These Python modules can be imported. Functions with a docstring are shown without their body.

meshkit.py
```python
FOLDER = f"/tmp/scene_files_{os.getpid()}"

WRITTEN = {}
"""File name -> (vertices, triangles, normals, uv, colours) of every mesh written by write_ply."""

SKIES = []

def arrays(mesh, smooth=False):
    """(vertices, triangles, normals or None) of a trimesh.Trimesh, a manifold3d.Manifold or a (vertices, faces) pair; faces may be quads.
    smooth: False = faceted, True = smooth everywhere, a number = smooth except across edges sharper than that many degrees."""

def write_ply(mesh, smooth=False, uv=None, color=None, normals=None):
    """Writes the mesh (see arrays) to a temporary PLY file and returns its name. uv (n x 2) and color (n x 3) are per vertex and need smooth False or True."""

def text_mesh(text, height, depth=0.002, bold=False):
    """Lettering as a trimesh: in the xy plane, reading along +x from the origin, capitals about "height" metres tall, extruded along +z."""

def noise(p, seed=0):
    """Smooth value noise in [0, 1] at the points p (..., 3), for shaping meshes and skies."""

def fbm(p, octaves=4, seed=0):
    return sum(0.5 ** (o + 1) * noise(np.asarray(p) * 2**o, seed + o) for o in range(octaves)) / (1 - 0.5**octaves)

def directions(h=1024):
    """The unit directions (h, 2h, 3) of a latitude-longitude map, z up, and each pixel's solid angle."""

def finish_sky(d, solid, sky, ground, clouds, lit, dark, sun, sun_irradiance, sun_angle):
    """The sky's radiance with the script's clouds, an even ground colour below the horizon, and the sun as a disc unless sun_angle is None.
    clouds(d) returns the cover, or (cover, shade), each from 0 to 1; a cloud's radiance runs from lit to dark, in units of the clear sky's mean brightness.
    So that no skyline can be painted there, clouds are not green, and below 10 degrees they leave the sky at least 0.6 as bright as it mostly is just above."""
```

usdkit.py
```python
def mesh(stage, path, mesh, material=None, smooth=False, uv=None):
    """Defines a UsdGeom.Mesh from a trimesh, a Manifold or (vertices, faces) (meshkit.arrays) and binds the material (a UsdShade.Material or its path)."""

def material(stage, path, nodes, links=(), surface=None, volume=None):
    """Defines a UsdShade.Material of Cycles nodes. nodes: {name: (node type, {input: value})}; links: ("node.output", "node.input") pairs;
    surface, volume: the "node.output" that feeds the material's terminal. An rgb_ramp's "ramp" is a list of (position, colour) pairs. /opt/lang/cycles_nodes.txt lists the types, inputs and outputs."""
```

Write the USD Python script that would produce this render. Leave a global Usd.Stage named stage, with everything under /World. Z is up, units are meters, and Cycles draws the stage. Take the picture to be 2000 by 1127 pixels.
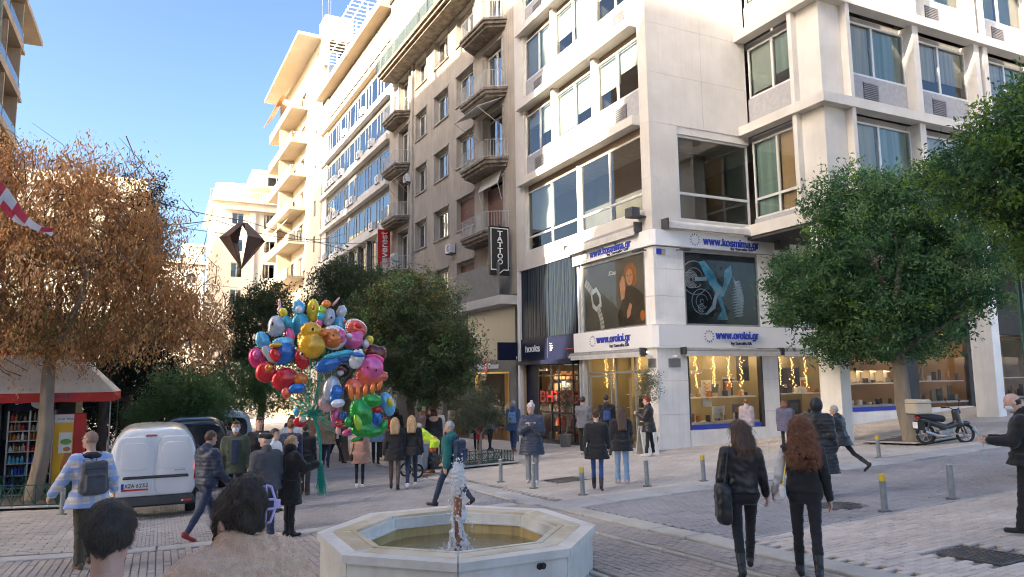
import math, numpy as np, trimesh, manifold3d, usdkit, meshkit
from pxr import Usd, UsdGeom, UsdLux, UsdShade, Gf, Sdf
from shapely.geometry import Polygon, Point, LineString, box as sbox
from shapely.ops import unary_union

stage = Usd.Stage.CreateInMemory()
UsdGeom.SetStageUpAxis(stage, UsdGeom.Tokens.z)
UsdGeom.SetStageMetersPerUnit(stage, 1.0)
UsdGeom.Xform.Define(stage, '/World'); UsdGeom.Scope.Define(stage, '/World/Looks')
# ------------------------------------------------------------------ camera, sky, sun, exposure
FOC, YAW, PITCH, ROLL = 1415.0756, math.radians(25.758), math.radians(7.0622), math.radians(-0.6843)
EXPOSURE = 3.62
def _axes():
    cy, sy, cp, sp = math.cos(YAW), math.sin(YAW), math.cos(PITCH), math.sin(PITCH)
    F = np.array([sy*cp, cy*cp, sp]); R = np.array([cy, -sy, 0]); U = np.cross(R, F)
    return F, math.cos(ROLL)*R+math.sin(ROLL)*U, -math.sin(ROLL)*R+math.cos(ROLL)*U
_F, _R, _U = _axes()
cam = UsdGeom.Camera.Define(stage, '/World/camera')
cam.CreateHorizontalApertureAttr(36.0); cam.CreateVerticalApertureAttr(36.0*577/1024)
cam.CreateFocalLengthAttr(36.0*FOC/2000); cam.CreateClippingRangeAttr(Gf.Vec2f(0.05, 5000))
cam.CreateExposureAttr(EXPOSURE)
cam.AddTransformOp().Set(Gf.Matrix4d(*_R, 0, *_U, 0, *(-_F), 0, 0, 0, 2.1, 1))
SUN = np.array([-.862, -.227, .454]); SUN /= np.linalg.norm(SUN)
SKYSTR, SUNI, SKYGAM, SKYVAL = 0.1, 0.48, 1.3, 0.258
usdkit.material(stage, '/World/Looks/sky_look', {
    'sky': ('sky_texture', {'sky_type': 'single_scattering', 'sun_disc': False, 'sun_elevation': float(math.asin(SUN[2])), 'sun_rotation': float(math.atan2(SUN[0], SUN[1])), 'altitude': 100.0, 'air_density': 1.0, 'aerosol_density': 4.0, 'ozone_density': 2.0}),
    'gm': ('gamma', {'gamma': SKYGAM}), 'hv': ('hsv', {'value': SKYVAL}),
    'bg': ('background_shader', {'strength': SKYSTR})}, [('sky.color', 'gm.color'), ('gm.color', 'hv.color'), ('hv.color', 'bg.color')], surface='bg.background')
dome = UsdLux.DomeLight.Define(stage, '/World/sky')
UsdShade.MaterialBindingAPI.Apply(dome.GetPrim()).Bind(UsdShade.Material.Get(stage, '/World/Looks/sky_look'))
dome.GetPrim().SetCustomDataByKey('kind', 'structure')
sun = UsdLux.DistantLight.Define(stage, '/World/sun')
sun.CreateIntensityAttr(SUNI); sun.CreateAngleAttr(0.53); sun.CreateNormalizeAttr(True); sun.CreateColorAttr(Gf.Vec3f(1.0, .83, .62))
_z = SUN; _x = np.cross([0, 0, 1], _z); _x /= np.linalg.norm(_x); _y = np.cross(_z, _x)
sun.AddTransformOp().Set(Gf.Matrix4d(*_x, 0, *_y, 0, *_z, 0, 0, 0, 60, 1))

# ------------------------------------------------------------------ helpers
RNG = np.random.default_rng(7)
PI = math.pi
_used = {}
def _uniq(parent, name):
    k = parent+'/'+name
    n = _used.get(k, -1)+1; _used[k] = n
    return k if n == 0 else f'{k}_{n:03d}'
def _cd(p, label=None, cat=None, group=None, kind=None):
    for k, v in (('label', label), ('category', cat), ('group', group), ('kind', kind)):
        if v: p.SetCustomDataByKey(k, v)
    return p
def thing(name, label=None, cat=None, group=None, kind=None, loc=(0, 0, 0), rz=0.0):
    x = UsdGeom.Xform.Define(stage, _uniq('/World', name))
    x.AddTranslateOp().Set(Gf.Vec3d(*map(float, loc)))
    if rz: x.AddRotateZOp().Set(math.degrees(rz))
    p = x.GetPrim(); _cd(p, label, cat, group, kind); _T[str(p.GetPath())] = (np.array(loc, float), rz)
    return p
_T = {}
def _off(prim):
    pth = '/'.join(str(prim.GetPath()).split('/')[:3])
    return _T.get(pth, (np.zeros(3), 0))
class MB:
    """collects triangles (world coordinates)"""
    def __init__(s): s.v, s.f, s.n = [], [], 0
    def add(s, v, f):
        v = np.asarray(v, float); f = np.asarray(f, int)
        if f.shape[1] == 4: f = np.vstack([f[:, [0, 1, 2]], f[:, [0, 2, 3]]])
        s.v.append(v); s.f.append(f+s.n); s.n += len(v); return s
    def tm(s, m): return s.add(m.vertices, m.faces)
    def box(s, x0, x1, y0, y1, z0, z1):
        x0, x1 = min(x0, x1), max(x0, x1); y0, y1 = min(y0, y1), max(y0, y1); z0, z1 = min(z0, z1), max(z0, z1)
        v = [(x, y, z) for z in (z0, z1) for y in (y0, y1) for x in (x0, x1)]
        return s.add(v, [(0, 2, 3, 1), (4, 5, 7, 6), (0, 1, 5, 4), (2, 6, 7, 3), (0, 4, 6, 2), (1, 3, 7, 5)])
    def hexa(s, p):  # 8 points: bottom 4 ccw, top 4 ccw
        return s.add(p, [(3, 2, 1, 0), (4, 5, 6, 7), (0, 1, 5, 4), (1, 2, 6, 5), (2, 3, 7, 6), (3, 0, 4, 7)])
    def quad(s, a, b, c, d): return s.add([a, b, c, d], [(0, 1, 2, 3)])
    def tube(s, pts, r, n=6, cap=True):
        p = np.asarray(pts, float); r = np.broadcast_to(np.asarray(r, float), (len(p),))
        t = np.gradient(p, axis=0); t /= np.linalg.norm(t, axis=1, keepdims=True)+1e-12
        ref = np.array([0, 0, 1.0]) if abs(t[:, 2]).mean() < .9 else np.array([1.0, 0, 0])
        a = np.cross(t, ref); a /= np.linalg.norm(a, axis=1, keepdims=True)+1e-12; b = np.cross(t, a)
        ang = np.arange(n)*2*PI/n
        v = p[:, None]+r[:, None, None]*(np.cos(ang)[None, :, None]*a[:, None]+np.sin(ang)[None, :, None]*b[:, None])
        i, j = np.meshgrid(np.arange(len(p)-1), np.arange(n), indexing='ij')
        q = np.stack([i*n+j, i*n+(j+1) % n, (i+1)*n+(j+1) % n, (i+1)*n+j], -1).reshape(-1, 4)[:, ::-1]
        v = v.reshape(-1, 3)
        s.add(v, q)
        if cap:
            for k, sg in ((0, 1), (len(p)-1, -1)):
                ring = v[k*n:(k+1)*n]; f = [(0, m, m+1)[::sg] for m in range(1, n-1)]
                s.add(ring, f)
        return s
    def cyl(s, x, y, z0, z1, r, n=12, r1=None): return s.tube([(x, y, z0), (x, y, z1)], [r, r if r1 is None else r1], n)
    def ell(s, c, r, sub=2):
        m = ICO[sub]; return s.add(m[0]*np.asarray(r)+np.asarray(c), m[1])
    def xf(s, fn):
        s.v = [fn(v) for v in s.v]; return s
    def arr(s): return np.vstack(s.v), np.vstack(s.f)
ICO = {k: (lambda m: (np.array(m.vertices), np.array(m.faces)))(trimesh.creation.icosphere(k)) for k in (1, 2, 3)}
def put(parent, name, mesh, mat, smooth=False, label=None, kind=None, local=False):
    """one Mesh prim under parent (a prim or None = top level); mesh is in world coordinates unless local"""
    v, f = mesh.arr() if isinstance(mesh, MB) else mesh
    if parent is not None and not local:
        o, rz = _off(parent)
        v = v-o
        if rz:
            c, s_ = math.cos(-rz), math.sin(-rz)
            v = np.stack([v[:, 0]*c-v[:, 1]*s_, v[:, 0]*s_+v[:, 1]*c, v[:, 2]], 1)
    m = usdkit.mesh(stage, _uniq(str(parent.GetPath()) if parent is not None else '/World', name), (v, f), '/World/Looks/'+mat, smooth=smooth)
    return _cd(m.GetPrim(), label, None, None, kind)
def solo(name, mesh, mat, label, cat, group=None, kind=None, smooth=False):
    v, f = mesh.arr() if isinstance(mesh, MB) else mesh
    o = np.array([v[:, 0].mean(), v[:, 1].mean(), v[:, 2].min()])
    m = usdkit.mesh(stage, _uniq('/World', name), (v-o, f), '/World/Looks/'+mat, smooth=smooth)
    m.AddTranslateOp().Set(Gf.Vec3d(*o)); return _cd(m.GetPrim(), label, cat, group, kind)
def rotz(v, a, o=(0, 0, 0)):
    c, s_ = math.cos(a), math.sin(a); o = np.asarray(o)
    return np.stack([v[:, 0]*c-v[:, 1]*s_, v[:, 0]*s_+v[:, 1]*c, v[:, 2]], 1)+o
def gz(X, Y):
    X = np.asarray(X, float); Y = np.asarray(Y, float)
    sp = lambda t, k=1.0: np.where(t*k > 30, t, np.log1p(np.exp(np.clip(t*k, -50, 30)))/k)
    xx = np.clip(X, -40, 60)
    yy = np.clip(Y, -30, 200)
    return .032*sp(xx, 2)+.05*sp(-xx, 2)-.041*(1/2) + .034*sp(xx-20, 1.5) - .045*yy + .025*sp(yy-45, .3)
def Gz(x, y): return float(gz(x, y))

# ------------------------------------------------------------------ materials
MATS = set()
def surf(name, c1, c2=None, scale=3.0, rough=.8, bump=0.0, bscale=None, streak=0.0, metal=0.0, island=0.0, spec=None, dirt=None, coat=0.0, sheen=0.0, detail=5.0, stretch=(1, 1, 1), dist=.02, lo=.35, hi=.65, trans=None, obj=False, patch=0.0):
    """principled surface: two colours mixed by noise, optional vertical streaks, per-island tone, bump"""
    c2 = c2 or tuple(x*.82 for x in c1)
    n = {'g': ('geometry', {}), 'tc': ('texture_coordinate', {}), 'm': ('mapping', {'scale': stretch}), 'n': ('noise_texture', {'scale': scale, 'detail': detail, 'roughness': .6}),
         'r': ('map_range', {'from_min': lo, 'from_max': hi, 'clamp': True}), 'mx': ('mix_color', {'a': c1, 'b': c2}),
         'p': ('principled_bsdf', {'roughness': rough, 'metallic': metal})}
    L = [(('tc.object' if obj else 'g.position'), 'm.vector'), ('m.vector', 'n.vector'), ('n.fac', 'r.value'), ('r.result', 'mx.fac')]
    out = 'mx.result'
    if streak:
        n['sm'] = ('mapping', {'scale': (5, 5, .25)}); n['sn'] = ('noise_texture', {'scale': 1.6, 'detail': 4.0, 'roughness': .65}); n['sr'] = ('map_range', {'from_min': .45, 'from_max': .8, 'to_min': 0.0, 'to_max': streak, 'clamp': True})
        n['smx'] = ('mix_color', {'b': dirt or tuple(x*.35 for x in c1)})
        L += [('g.position', 'sm.vector'), ('sm.vector', 'sn.vector'), ('sn.fac', 'sr.value'), ('sr.result', 'smx.fac'), (out, 'smx.a')]; out = 'smx.result'
    if patch:
        n['pn'] = ('noise_texture', {'scale': .42, 'detail': 7.0, 'roughness': .68, 'distortion': .4}); n['pr'] = ('map_range', {'from_min': .36, 'from_max': .62, 'to_min': 1-patch, 'to_max': 1.06, 'clamp': True}); n['ph'] = ('hsv', {})
        n['pv'] = ('voronoi_texture', {'scale': 2.3, 'randomness': 1.0}); n['pg'] = ('map_range', {'from_min': .045, 'from_max': .07, 'to_min': .62, 'to_max': 1.0, 'clamp': True}); n['pm'] = ('math', {'math_type': 'multiply'})
        L += [('g.position', 'pn.vector'), ('pn.fac', 'pr.value'), ('g.position', 'pv.vector'), ('pv.distance', 'pg.value'), ('pr.result', 'pm.value1'), ('pg.result', 'pm.value2'), ('pm.value', 'ph.value'), (out, 'ph.color')]; out = 'ph.color'
    if island:
        n['ir'] = ('map_range', {'to_min': 1-island, 'to_max': 1+island}); n['hv'] = ('hsv', {})
        L += [('g.random_per_island', 'ir.value'), ('ir.result', 'hv.value'), (out, 'hv.color')]; out = 'hv.color'
        n['ih'] = ('map_range', {'to_min': .5-island*.03, 'to_max': .5+island*.03}); n['iw'] = ('white_noise_texture', {'dimensions': '1D'})
        L += [('g.random_per_island', 'iw.w'), ('iw.value', 'ih.value'), ('ih.result', 'hv.hue')]
    L.append((out, 'p.base_color'))
    if spec is not None: n['p'][1]['specular_ior_level'] = spec
    if coat: n['p'][1]['coat_weight'] = coat; n['p'][1]['coat_roughness'] = .08
    if sheen: n['p'][1]['sheen_weight'] = sheen; n['p'][1]['sheen_roughness'] = .5
    if bump:
        n['bn'] = ('noise_texture', {'scale': bscale or scale*6, 'detail': 4.0}); n['b'] = ('bump', {'strength': bump, 'distance': dist})
        L += [('m.vector', 'bn.vector'), ('bn.fac', 'b.height'), ('b.normal', 'p.normal')]
    s = 'p.BSDF'
    if trans:
        n['t'] = ('translucent_bsdf', {'color': trans}); n['mc'] = ('mix_closure', {'fac': .35}); L += [('p.BSDF', 'mc.closure1'), ('t.BSDF', 'mc.closure2')]

        s = 'mc.closure'
    usdkit.material(stage, '/World/Looks/'+name, n, L, surface=s); MATS.add(name); return name
def plain(name, c, rough=.6, metal=0.0, coat=0.0, spec=None):
    d = {'base_color': c, 'roughness': rough, 'metallic': metal}
    if coat: d['coat_weight'] = coat; d['coat_roughness'] = .05
    if spec is not None: d['specular_ior_level'] = spec
    usdkit.material(stage, '/World/Looks/'+name, {'n': ('noise_texture', {'scale': 30.0, 'detail': 2.0}), 'g': ('geometry', {}), 'r': ('map_range', {'to_min': .88, 'to_max': 1.12}), 'h': ('hsv', {'color': c}), 'p': ('principled_bsdf', d)},
                    [('g.position', 'n.vector'), ('n.fac', 'r.value'), ('r.result', 'h.value'), ('h.color', 'p.base_color')], surface='p.BSDF'); MATS.add(name); return name
def glass(name, ior=1.5, tint=(.9, .93, .93), rough=0.0, gl=(1, 1, 1)):
    usdkit.material(stage, '/World/Looks/'+name, {'f': ('fresnel', {'IOR': ior}), 't': ('transparent_bsdf', {'color': tint}), 'g': ('glossy_bsdf', {'roughness': rough, 'color': gl}), 'x': ('mix_closure', {})},
                    [('f.fac', 'x.fac'), ('t.BSDF', 'x.closure1'), ('g.BSDF', 'x.closure2')], surface='x.closure'); return name
def emit(name, c, s):
    usdkit.material(stage, '/World/Looks/'+name, {'e': ('emission', {'color': c, 'strength': s})}, [], surface='e.emission'); return name
def sdfmat(): pass

surf('marble_white', (.84, .825, .79), (.74, .725, .70), scale=1.2, rough=.5, bump=.15, bscale=30, streak=.18, dirt=(.36, .34, .30))
surf('concrete_white', (.60, .575, .535), (.525, .50, .46), scale=.8, rough=.85, bump=.2, bscale=40, streak=.16, dirt=(.33, .30, .26))
surf('spandrel', (.36, .36, .37), (.28, .285, .30), scale=6, rough=.7, bump=.2, bscale=60, lo=.3, hi=.7)
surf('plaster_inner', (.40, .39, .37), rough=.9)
surf('pebble', (.30, .29, .28), (.2, .2, .2), scale=25, rough=.9, bump=.3)
surf('alu', (.62, .63, .62), (.54, .55, .54), scale=3, rough=.4, metal=.25)
surf('alu_grey', (.30, .31, .31), rough=.45, metal=.3)
surf('dark_slat', (.05, .05, .055), rough=.7)
surf('vent_slat', (.24, .24, .25), rough=.6)
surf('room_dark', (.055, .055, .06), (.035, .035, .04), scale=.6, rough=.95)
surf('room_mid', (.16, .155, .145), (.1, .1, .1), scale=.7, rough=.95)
surf('blind_pale', (.42, .47, .44), (.37, .42, .40), scale=.8, rough=.9)
surf('curtain', (.56, .52, .42), (.36, .36, .31), scale=7, rough=.95, stretch=(1, 1, .03), bump=.6, bscale=9)
surf('curtain_teal', (.34, .44, .42), (.2, .3, .3), scale=6, rough=.95, stretch=(1, 1, .03), bump=.6, bscale=9)
surf('tan_wall', (.50, .36, .22), (.42, .30, .19), scale=.5, rough=.95)
glass('pane_office', 1.75, (.80, .85, .84)); glass('pane_blue', 4.6, (.45, .52, .58), gl=(.88, .95, 1.0)); glass('pane_shop', 1.45, (.96, .97, .96)); glass('pane_plain', 2.1, (.7, .74, .76))
surf('sign_white', (.80, .80, .80), (.76, .76, .76), scale=.6, rough=.35)
plain('letter_blue', (.02, .05, .42), .35); plain('letter_dark', (.03, .05, .12), .5); plain('letter_white', (.8, .8, .8), .5); plain('letter_red', (.55, .02, .02), .4)
surf('awning_grey', (.30, .29, .285), (.24, .235, .23), scale=4, rough=.8); surf('awning_white', (.58, .57, .54), rough=.8)
surf('navy', (.010, .014, .042), rough=.5, spec=.2); surf('navy_panel', (.014, .022, .045), (.02, .032, .036), scale=3, rough=.42, spec=.25)
surf('graphite', (.05, .05, .055), rough=.5); surf('pale_facade', (.80, .74, .62), (.74, .68, .56), scale=.5, rough=.9, streak=.15); surf('black', (.012, .012, .013), rough=.5); surf('steel', (.35, .36, .37), rough=.35, metal=.8)
surf('olive_panel', (.20, .19, .165), (.235, .21, .165), scale=.6, rough=.35, metal=.35, stretch=(1, 1, .2)); surf('shop_grey', (.17, .175, .165), rough=.6)
surf('wood_slat', (.24, .17, .11), (.17, .12, .08), scale=8, rough=.6, stretch=(3, 3, .4))
surf('stucco', (.44, .385, .315), (.36, .315, .26), scale=.7, rough=.95, bump=.25, bscale=60, streak=.45, dirt=(.13, .115, .10))
surf('stucco_trim', (.40, .375, .335), (.30, .28, .25), scale=2, rough=.9, streak=.3)
surf('balcony_old', (.30, .25, .19), (.12, .10, .08), scale=3, rough=.95, bump=.3, streak=.6, dirt=(.07, .06, .05))
surf('cream', (.44, .37, .27), (.40, .335, .245), scale=.5, rough=.9, streak=.18); surf('cream_light', (.47, .42, .335), (.42, .375, .30), scale=.4, rough=.9, streak=.18); surf('cream_under', (.46, .385, .28), rough=.9)
surf('peach', (.42, .32, .24), (.38, .29, .22), scale=.4, rough=.9, streak=.2); surf('beige_old', (.40, .33, .25), (.32, .26, .2), scale=.6, rough=.9, streak=.35)
surf('opposite_tan', (.62, .48, .35), (.55, .42, .30), scale=.4, rough=.9)
surf('roof_grey', (.3, .29, .28), rough=.95)
surf('metal_white', (.62, .63, .63), rough=.45); surf('rail_white', (.55, .55, .53), rough=.5); surf('rail_green', (.05, .13, .11), rough=.5)
surf('shutter_brown', (.20, .10, .075), (.16, .08, .06), scale=20, rough=.7); surf('wood_white', (.60, .59, .56), rough=.6)
surf('paint_green', (.012, .07, .055), (.02, .09, .07), scale=4, rough=.4)
emit('lamp_warm', (1.0, .70, .36), 1.7); emit('bead', (1.0, .50, .14), 1.4); emit('tail_lit', (1.0, .08, .03), .35)
surf('gold', (.75, .48, .08), rough=.3, metal=.6); surf('print_blue', (.06, .33, .46), (.25, .62, .74), scale=2.2, rough=.35, lo=.4, hi=.6)
# ------------------------------------------------------------------ ground, roads, pavements
def kx(Y): return 7.24+.045*max(0, Y-13)+.0*Y          # the kerb line of the street's right pavement
surf('earth', (.10, .09, .075), (.07, .06, .05), scale=4, rough=1.0, bump=.4)
surf('mortar', (.32, .295, .265), (.24, .225, .205), scale=8, rough=1.0)
def paver(name, c1, c2, isl): return surf(name, c1, c2, scale=1.1, rough=.78, bump=.25, bscale=70, island=isl, lo=.3, hi=.7, detail=7, patch=.2)
paver('cobble_blue', (.455, .43, .42), (.36, .34, .335), .16)
paver('cobble_brown', (.52, .455, .40), (.43, .375, .335), .13)
paver('brick_pink', (.72, .60, .50), (.63, .52, .435), .1)
paver('paver_grey', (.66, .59, .51), (.55, .49, .43), .12)
paver('paver_left', (.55, .50, .445), (.45, .41, .37), .12)
for k, s_ in enumerate((.92, .96, 1.0, 1.04, 1.08)):
    surf(f'brick_pink_{k}', (.70*s_, .585*s_, .49*s_), (.62*s_, .52*s_, .435*s_), scale=9, rough=.78, bump=.25, bscale=70, patch=.2)
    surf(f'cobble_brown_{k}', (.51*s_, .445*s_, .395*s_), (.43*s_, .375*s_, .335*s_), scale=9, rough=.78, bump=.25, bscale=70, patch=.2)
surf('kerb_stone', (.54, .525, .50), (.43, .42, .405), scale=1.5, rough=.75, bump=.2, bscale=50, island=.08, patch=.2)
surf('kerb_cream', (.60, .56, .48), (.50, .465, .40), scale=1.5, rough=.75, bump=.2, bscale=50, island=.08, patch=.2)
surf('street_far', (.30, .30, .32), (.22, .22, .24), scale=5, rough=.8, bump=.2)

def sheet(xs, ys, dz):
    X, Y = np.meshgrid(xs, ys); Z = gz(X, Y)+dz
    v = np.stack([X, Y, Z], -1).reshape(-1, 3); nx = len(xs); i, j = np.meshgrid(np.arange(len(ys)-1), np.arange(nx-1), indexing='ij')
    a = (i*nx+j).ravel(); return v, np.stack([a, a+1, a+nx+1, a+nx], 1)
def top(name, kind='structure'):
    return thing(name, kind=kind)
_gx = np.concatenate([[-900, -300, -120], np.arange(-40, 61, 1.0), [120, 300, 900]]); _gy = np.concatenate([[-300, -100], np.arange(-30, 201, 1.0), [300, 900, 2000]])
solo('ground', MB().add(*sheet(_gx, _gy, -.035)), 'mortar', None, None, kind='structure', smooth=True)

def bricks(poly, w, l, along_x=True, joint=.009, jit=.0, seed=0, wob=.003, dmax=1e9, offs=.5):
    """centres and half sizes of the bricks of a field inside the polygon"""
    x0, y0, x1, y1 = poly.bounds
    a0, a1, b0, b1 = (x0, x1, y0, y1) if along_x else (y0, y1, x0, x1)
    nb = np.arange(b0+w/2, b1, w); out = []
    for r, b in enumerate(nb):
        a = np.arange(a0-l*(r % 2)*offs, a1+l, l)
        out.append(np.stack([a, np.full_like(a, b)], 1))
    c = np.vstack(out)
    if not along_x: c = c[:, ::-1]
    import shapely
    hw = np.array([l, w]) if along_x else np.array([w, l])
    inn = np.ones(len(c), bool)
    for sx in (-.48, .48):
        for sy in (-.48, .48):
            inn &= shapely.contains_xy(poly, c[:, 0]+sx*hw[0], c[:, 1]+sy*hw[1])
    return c[inn], hw/2-joint/2
def brick_mesh(c, h, depth=.03, cham=.006, seed=0, zoff=0.0, wob=.0025, rot=.012):
    r = np.random.default_rng(seed); n = len(c)
    hx = h[0]*(1+r.uniform(-.03, .0, n)); hy = h[1]*(1+r.uniform(-.03, .0, n)); an = r.normal(0, rot, n); zz = r.normal(0, wob, n); tx = r.normal(0, .012, n); ty = r.normal(0, .012, n)
    V = []
    for lev, (ins, dz) in enumerate(((cham, 0.0), (0.0, -cham*1.1), (0.0, -depth))):
        for sx, sy in ((-1, -1), (1, -1), (1, 1), (-1, 1)):
            dx = sx*(hx-ins); dy = sy*(hy-ins)
            px = c[:, 0]+dx*np.cos(an)-dy*np.sin(an); py = c[:, 1]+dx*np.sin(an)+dy*np.cos(an)
            pz = gz(px, py)+zz+tx*dx+ty*dy+dz+zoff
            V.append(np.stack([px, py, pz], 1))
    V = np.stack(V, 1)
    q = [(0, 1, 2, 3)]+[(4*k+4+i, 4*k+4+(i+1) % 4, 4*k+(i+1) % 4, 4*k+i) for k in (0, 1) for i in range(4)]
    F = np.array(q)[None]+12*np.arange(n)[:, None, None]
    return V.reshape(-1, 3), F.reshape(-1, 4)
def tri(F): return np.vstack([F[:, [0, 1, 2]], F[:, [0, 2, 3]]])
def field(parent, pname, poly, w, l, matn, along_x=True, seed=0, near=0, variants=None, **kw):
    c, h = bricks(poly, w, l, along_x)
    d = np.hypot(c[:, 0], c[:, 1])+np.where((c[:, 0]*_F[0]+c[:, 1]*_F[1]) < .2*np.hypot(c[:, 0], c[:, 1]), 100, 0)
    if near:
        vis = np.abs((c@np.array([_R[0], _R[1]]))/(c@np.array([_F[0], _F[1]])+1e-9)) < .72
        dep = c@np.array([_F[0], _F[1]])
        vis &= (dep > 3) & ((2.1-gz(c[:, 0], c[:, 1]))/np.maximum(dep, .1) < .56)
        key = np.where(vis, d, 1e6+d); order = np.argsort(key); o = order[:near]; rest = order[near:]
        r = np.random.default_rng(seed+5)
        for k, i in enumerate(o):
            V, F = brick_mesh(c[i:i+1], h, seed=seed*1000+k, **kw); put(parent, pname, (V, tri(F)), f'{variants}_{r.integers(5)}')
        c = c[rest]
    V, F = brick_mesh(c, h, seed=seed, **kw)
    put(parent, pname+'_field', (V, tri(F)), matn, kind='stuff')

def holes(p, hs):
    for h in hs: p = p.difference(h)
    return p
HOLE = [Point(10.38, 8.93).buffer(.36), sbox(8.93, 15.9, 9.75, 16.8), sbox(8.36, 5.08, 8.95, 5.9), sbox(8.4, 21.7, 10.6, 23.5), sbox(20.2, 14.4, 22.5, 16.3)]
rd = top('roadway')
street = Polygon([(-.9, 13.95), (6.7, 13.3), (6.7, 14), (kx(45)-.5, 45), (2-3.5, 45), (-1.5, 30), (-.9, 20)])
field(rd, 'cobblestone', street.intersection(sbox(-5, 13.9, 20, 34)), .125, .125, 'cobble_blue', along_x=True, seed=1)
put(rd, 'far_surface', sheet(np.arange(-3, 10.1, 1.0), np.concatenate([np.arange(34, 80, 1.0), [90, 110, 140]]), -.006), 'street_far')
field(rd, 'cross_cobblestone', holes(sbox(7.26, 7.97, 44, 12.2), HOLE), .115, .115, 'cobble_blue', seed=2)
field(rd, 'brown_cobblestone', holes(sbox(-3, 2.2, 6.84, 13.45).difference(sbox(6.1, 2, 6.2, 13.45)).difference(sbox(4.72, 2, 4.82, 13.45)), HOLE), .105, .16, 'cobble_brown', along_x=False, seed=3, near=300, variants='cobble_brown')
pv = top('pavement')
field(pv, 'brick', holes(sbox(7.26, 1.8, 30, 7.93), HOLE), .105, .30, 'brick_pink', seed=4, near=300, variants='brick_pink')
nf = Polygon([(7.3, 13.2), (44, 13.2), (44, 21.2), (15.95, 21.2), (15.95, 34), (kx(34), 34)])
field(pv, 'paver', holes(nf, HOLE), .13, .26, 'paver_grey', seed=5)
put(pv, 'far_paving', sheet(np.linspace(8.2, 15.9, 8), np.concatenate([np.arange(34, 82, 1.0)]), -.002), 'paver_grey')
lf = Polygon([(-9, 13.5), (-1.0, 13.95), (-1.0, 20), (-1.6, 30), (-9, 30)])
field(pv, 'left_paver', holes(lf, [sbox(-7.95, 20.55, -1.95, 23.95)]), .16, .32, 'paver_left', seed=6)
def slabs(parent, name, pts, w, l, matn, seed, zoff=.004):
    """a row of stone slabs along a polyline, each slab a part"""
    r = np.random.default_rng(seed); p = np.array(pts, float); s = np.concatenate([[0], np.cumsum(np.hypot(*np.diff(p, axis=0).T))]); t = 0
    while t < s[-1]-.2:
        L = l*r.uniform(.85, 1.15); L = min(L, s[-1]-t)
        q = [np.array([np.interp(u, s, p[:, k]) for k in (0, 1)]) for u in (t+.006, t+L-.006)]
        d = (q[1]-q[0])/np.linalg.norm(q[1]-q[0]); nn = np.array([-d[1], d[0]])*w/2; mid = (q[0]+q[1])/2; hl = np.linalg.norm(q[1]-q[0])/2
        V, F = brick_mesh(np.zeros((1, 2)), np.array([hl, w/2]), depth=.04, cham=.012, seed=int(r.integers(1e6)), wob=0, rot=0)
        a = math.atan2(d[1], d[0]); xy = rotz(V*[1, 1, 0], a, (mid[0], mid[1], 0)); lev = V[:, 2]-gz(V[:, 0], V[:, 1])
        put(parent, name, (np.column_stack([xy[:, 0], xy[:, 1], gz(xy[:, 0], xy[:, 1])+lev+zoff]), tri(F)), matn); t += L
kb = top('kerb')
slabs(kb, 'kerb_slab', [(7.05, 2.5), (7.05, 12.2)], .38, 1.0, 'kerb_cream', 1)
slabs(kb, 'kerb_slab', [(6.86, 12.7), (46, 12.7)], .95, 1.3, 'kerb_stone', 2)
slabs(kb, 'kerb_slab', [(7.0, 13.2), (kx(45)-.28, 45)], .5, 1.1, 'kerb_stone', 3)
slabs(kb, 'kerb_slab', [(-8, 13.65), (6.6, 13.65)], .4, 1.1, 'kerb_stone', 4)
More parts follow.
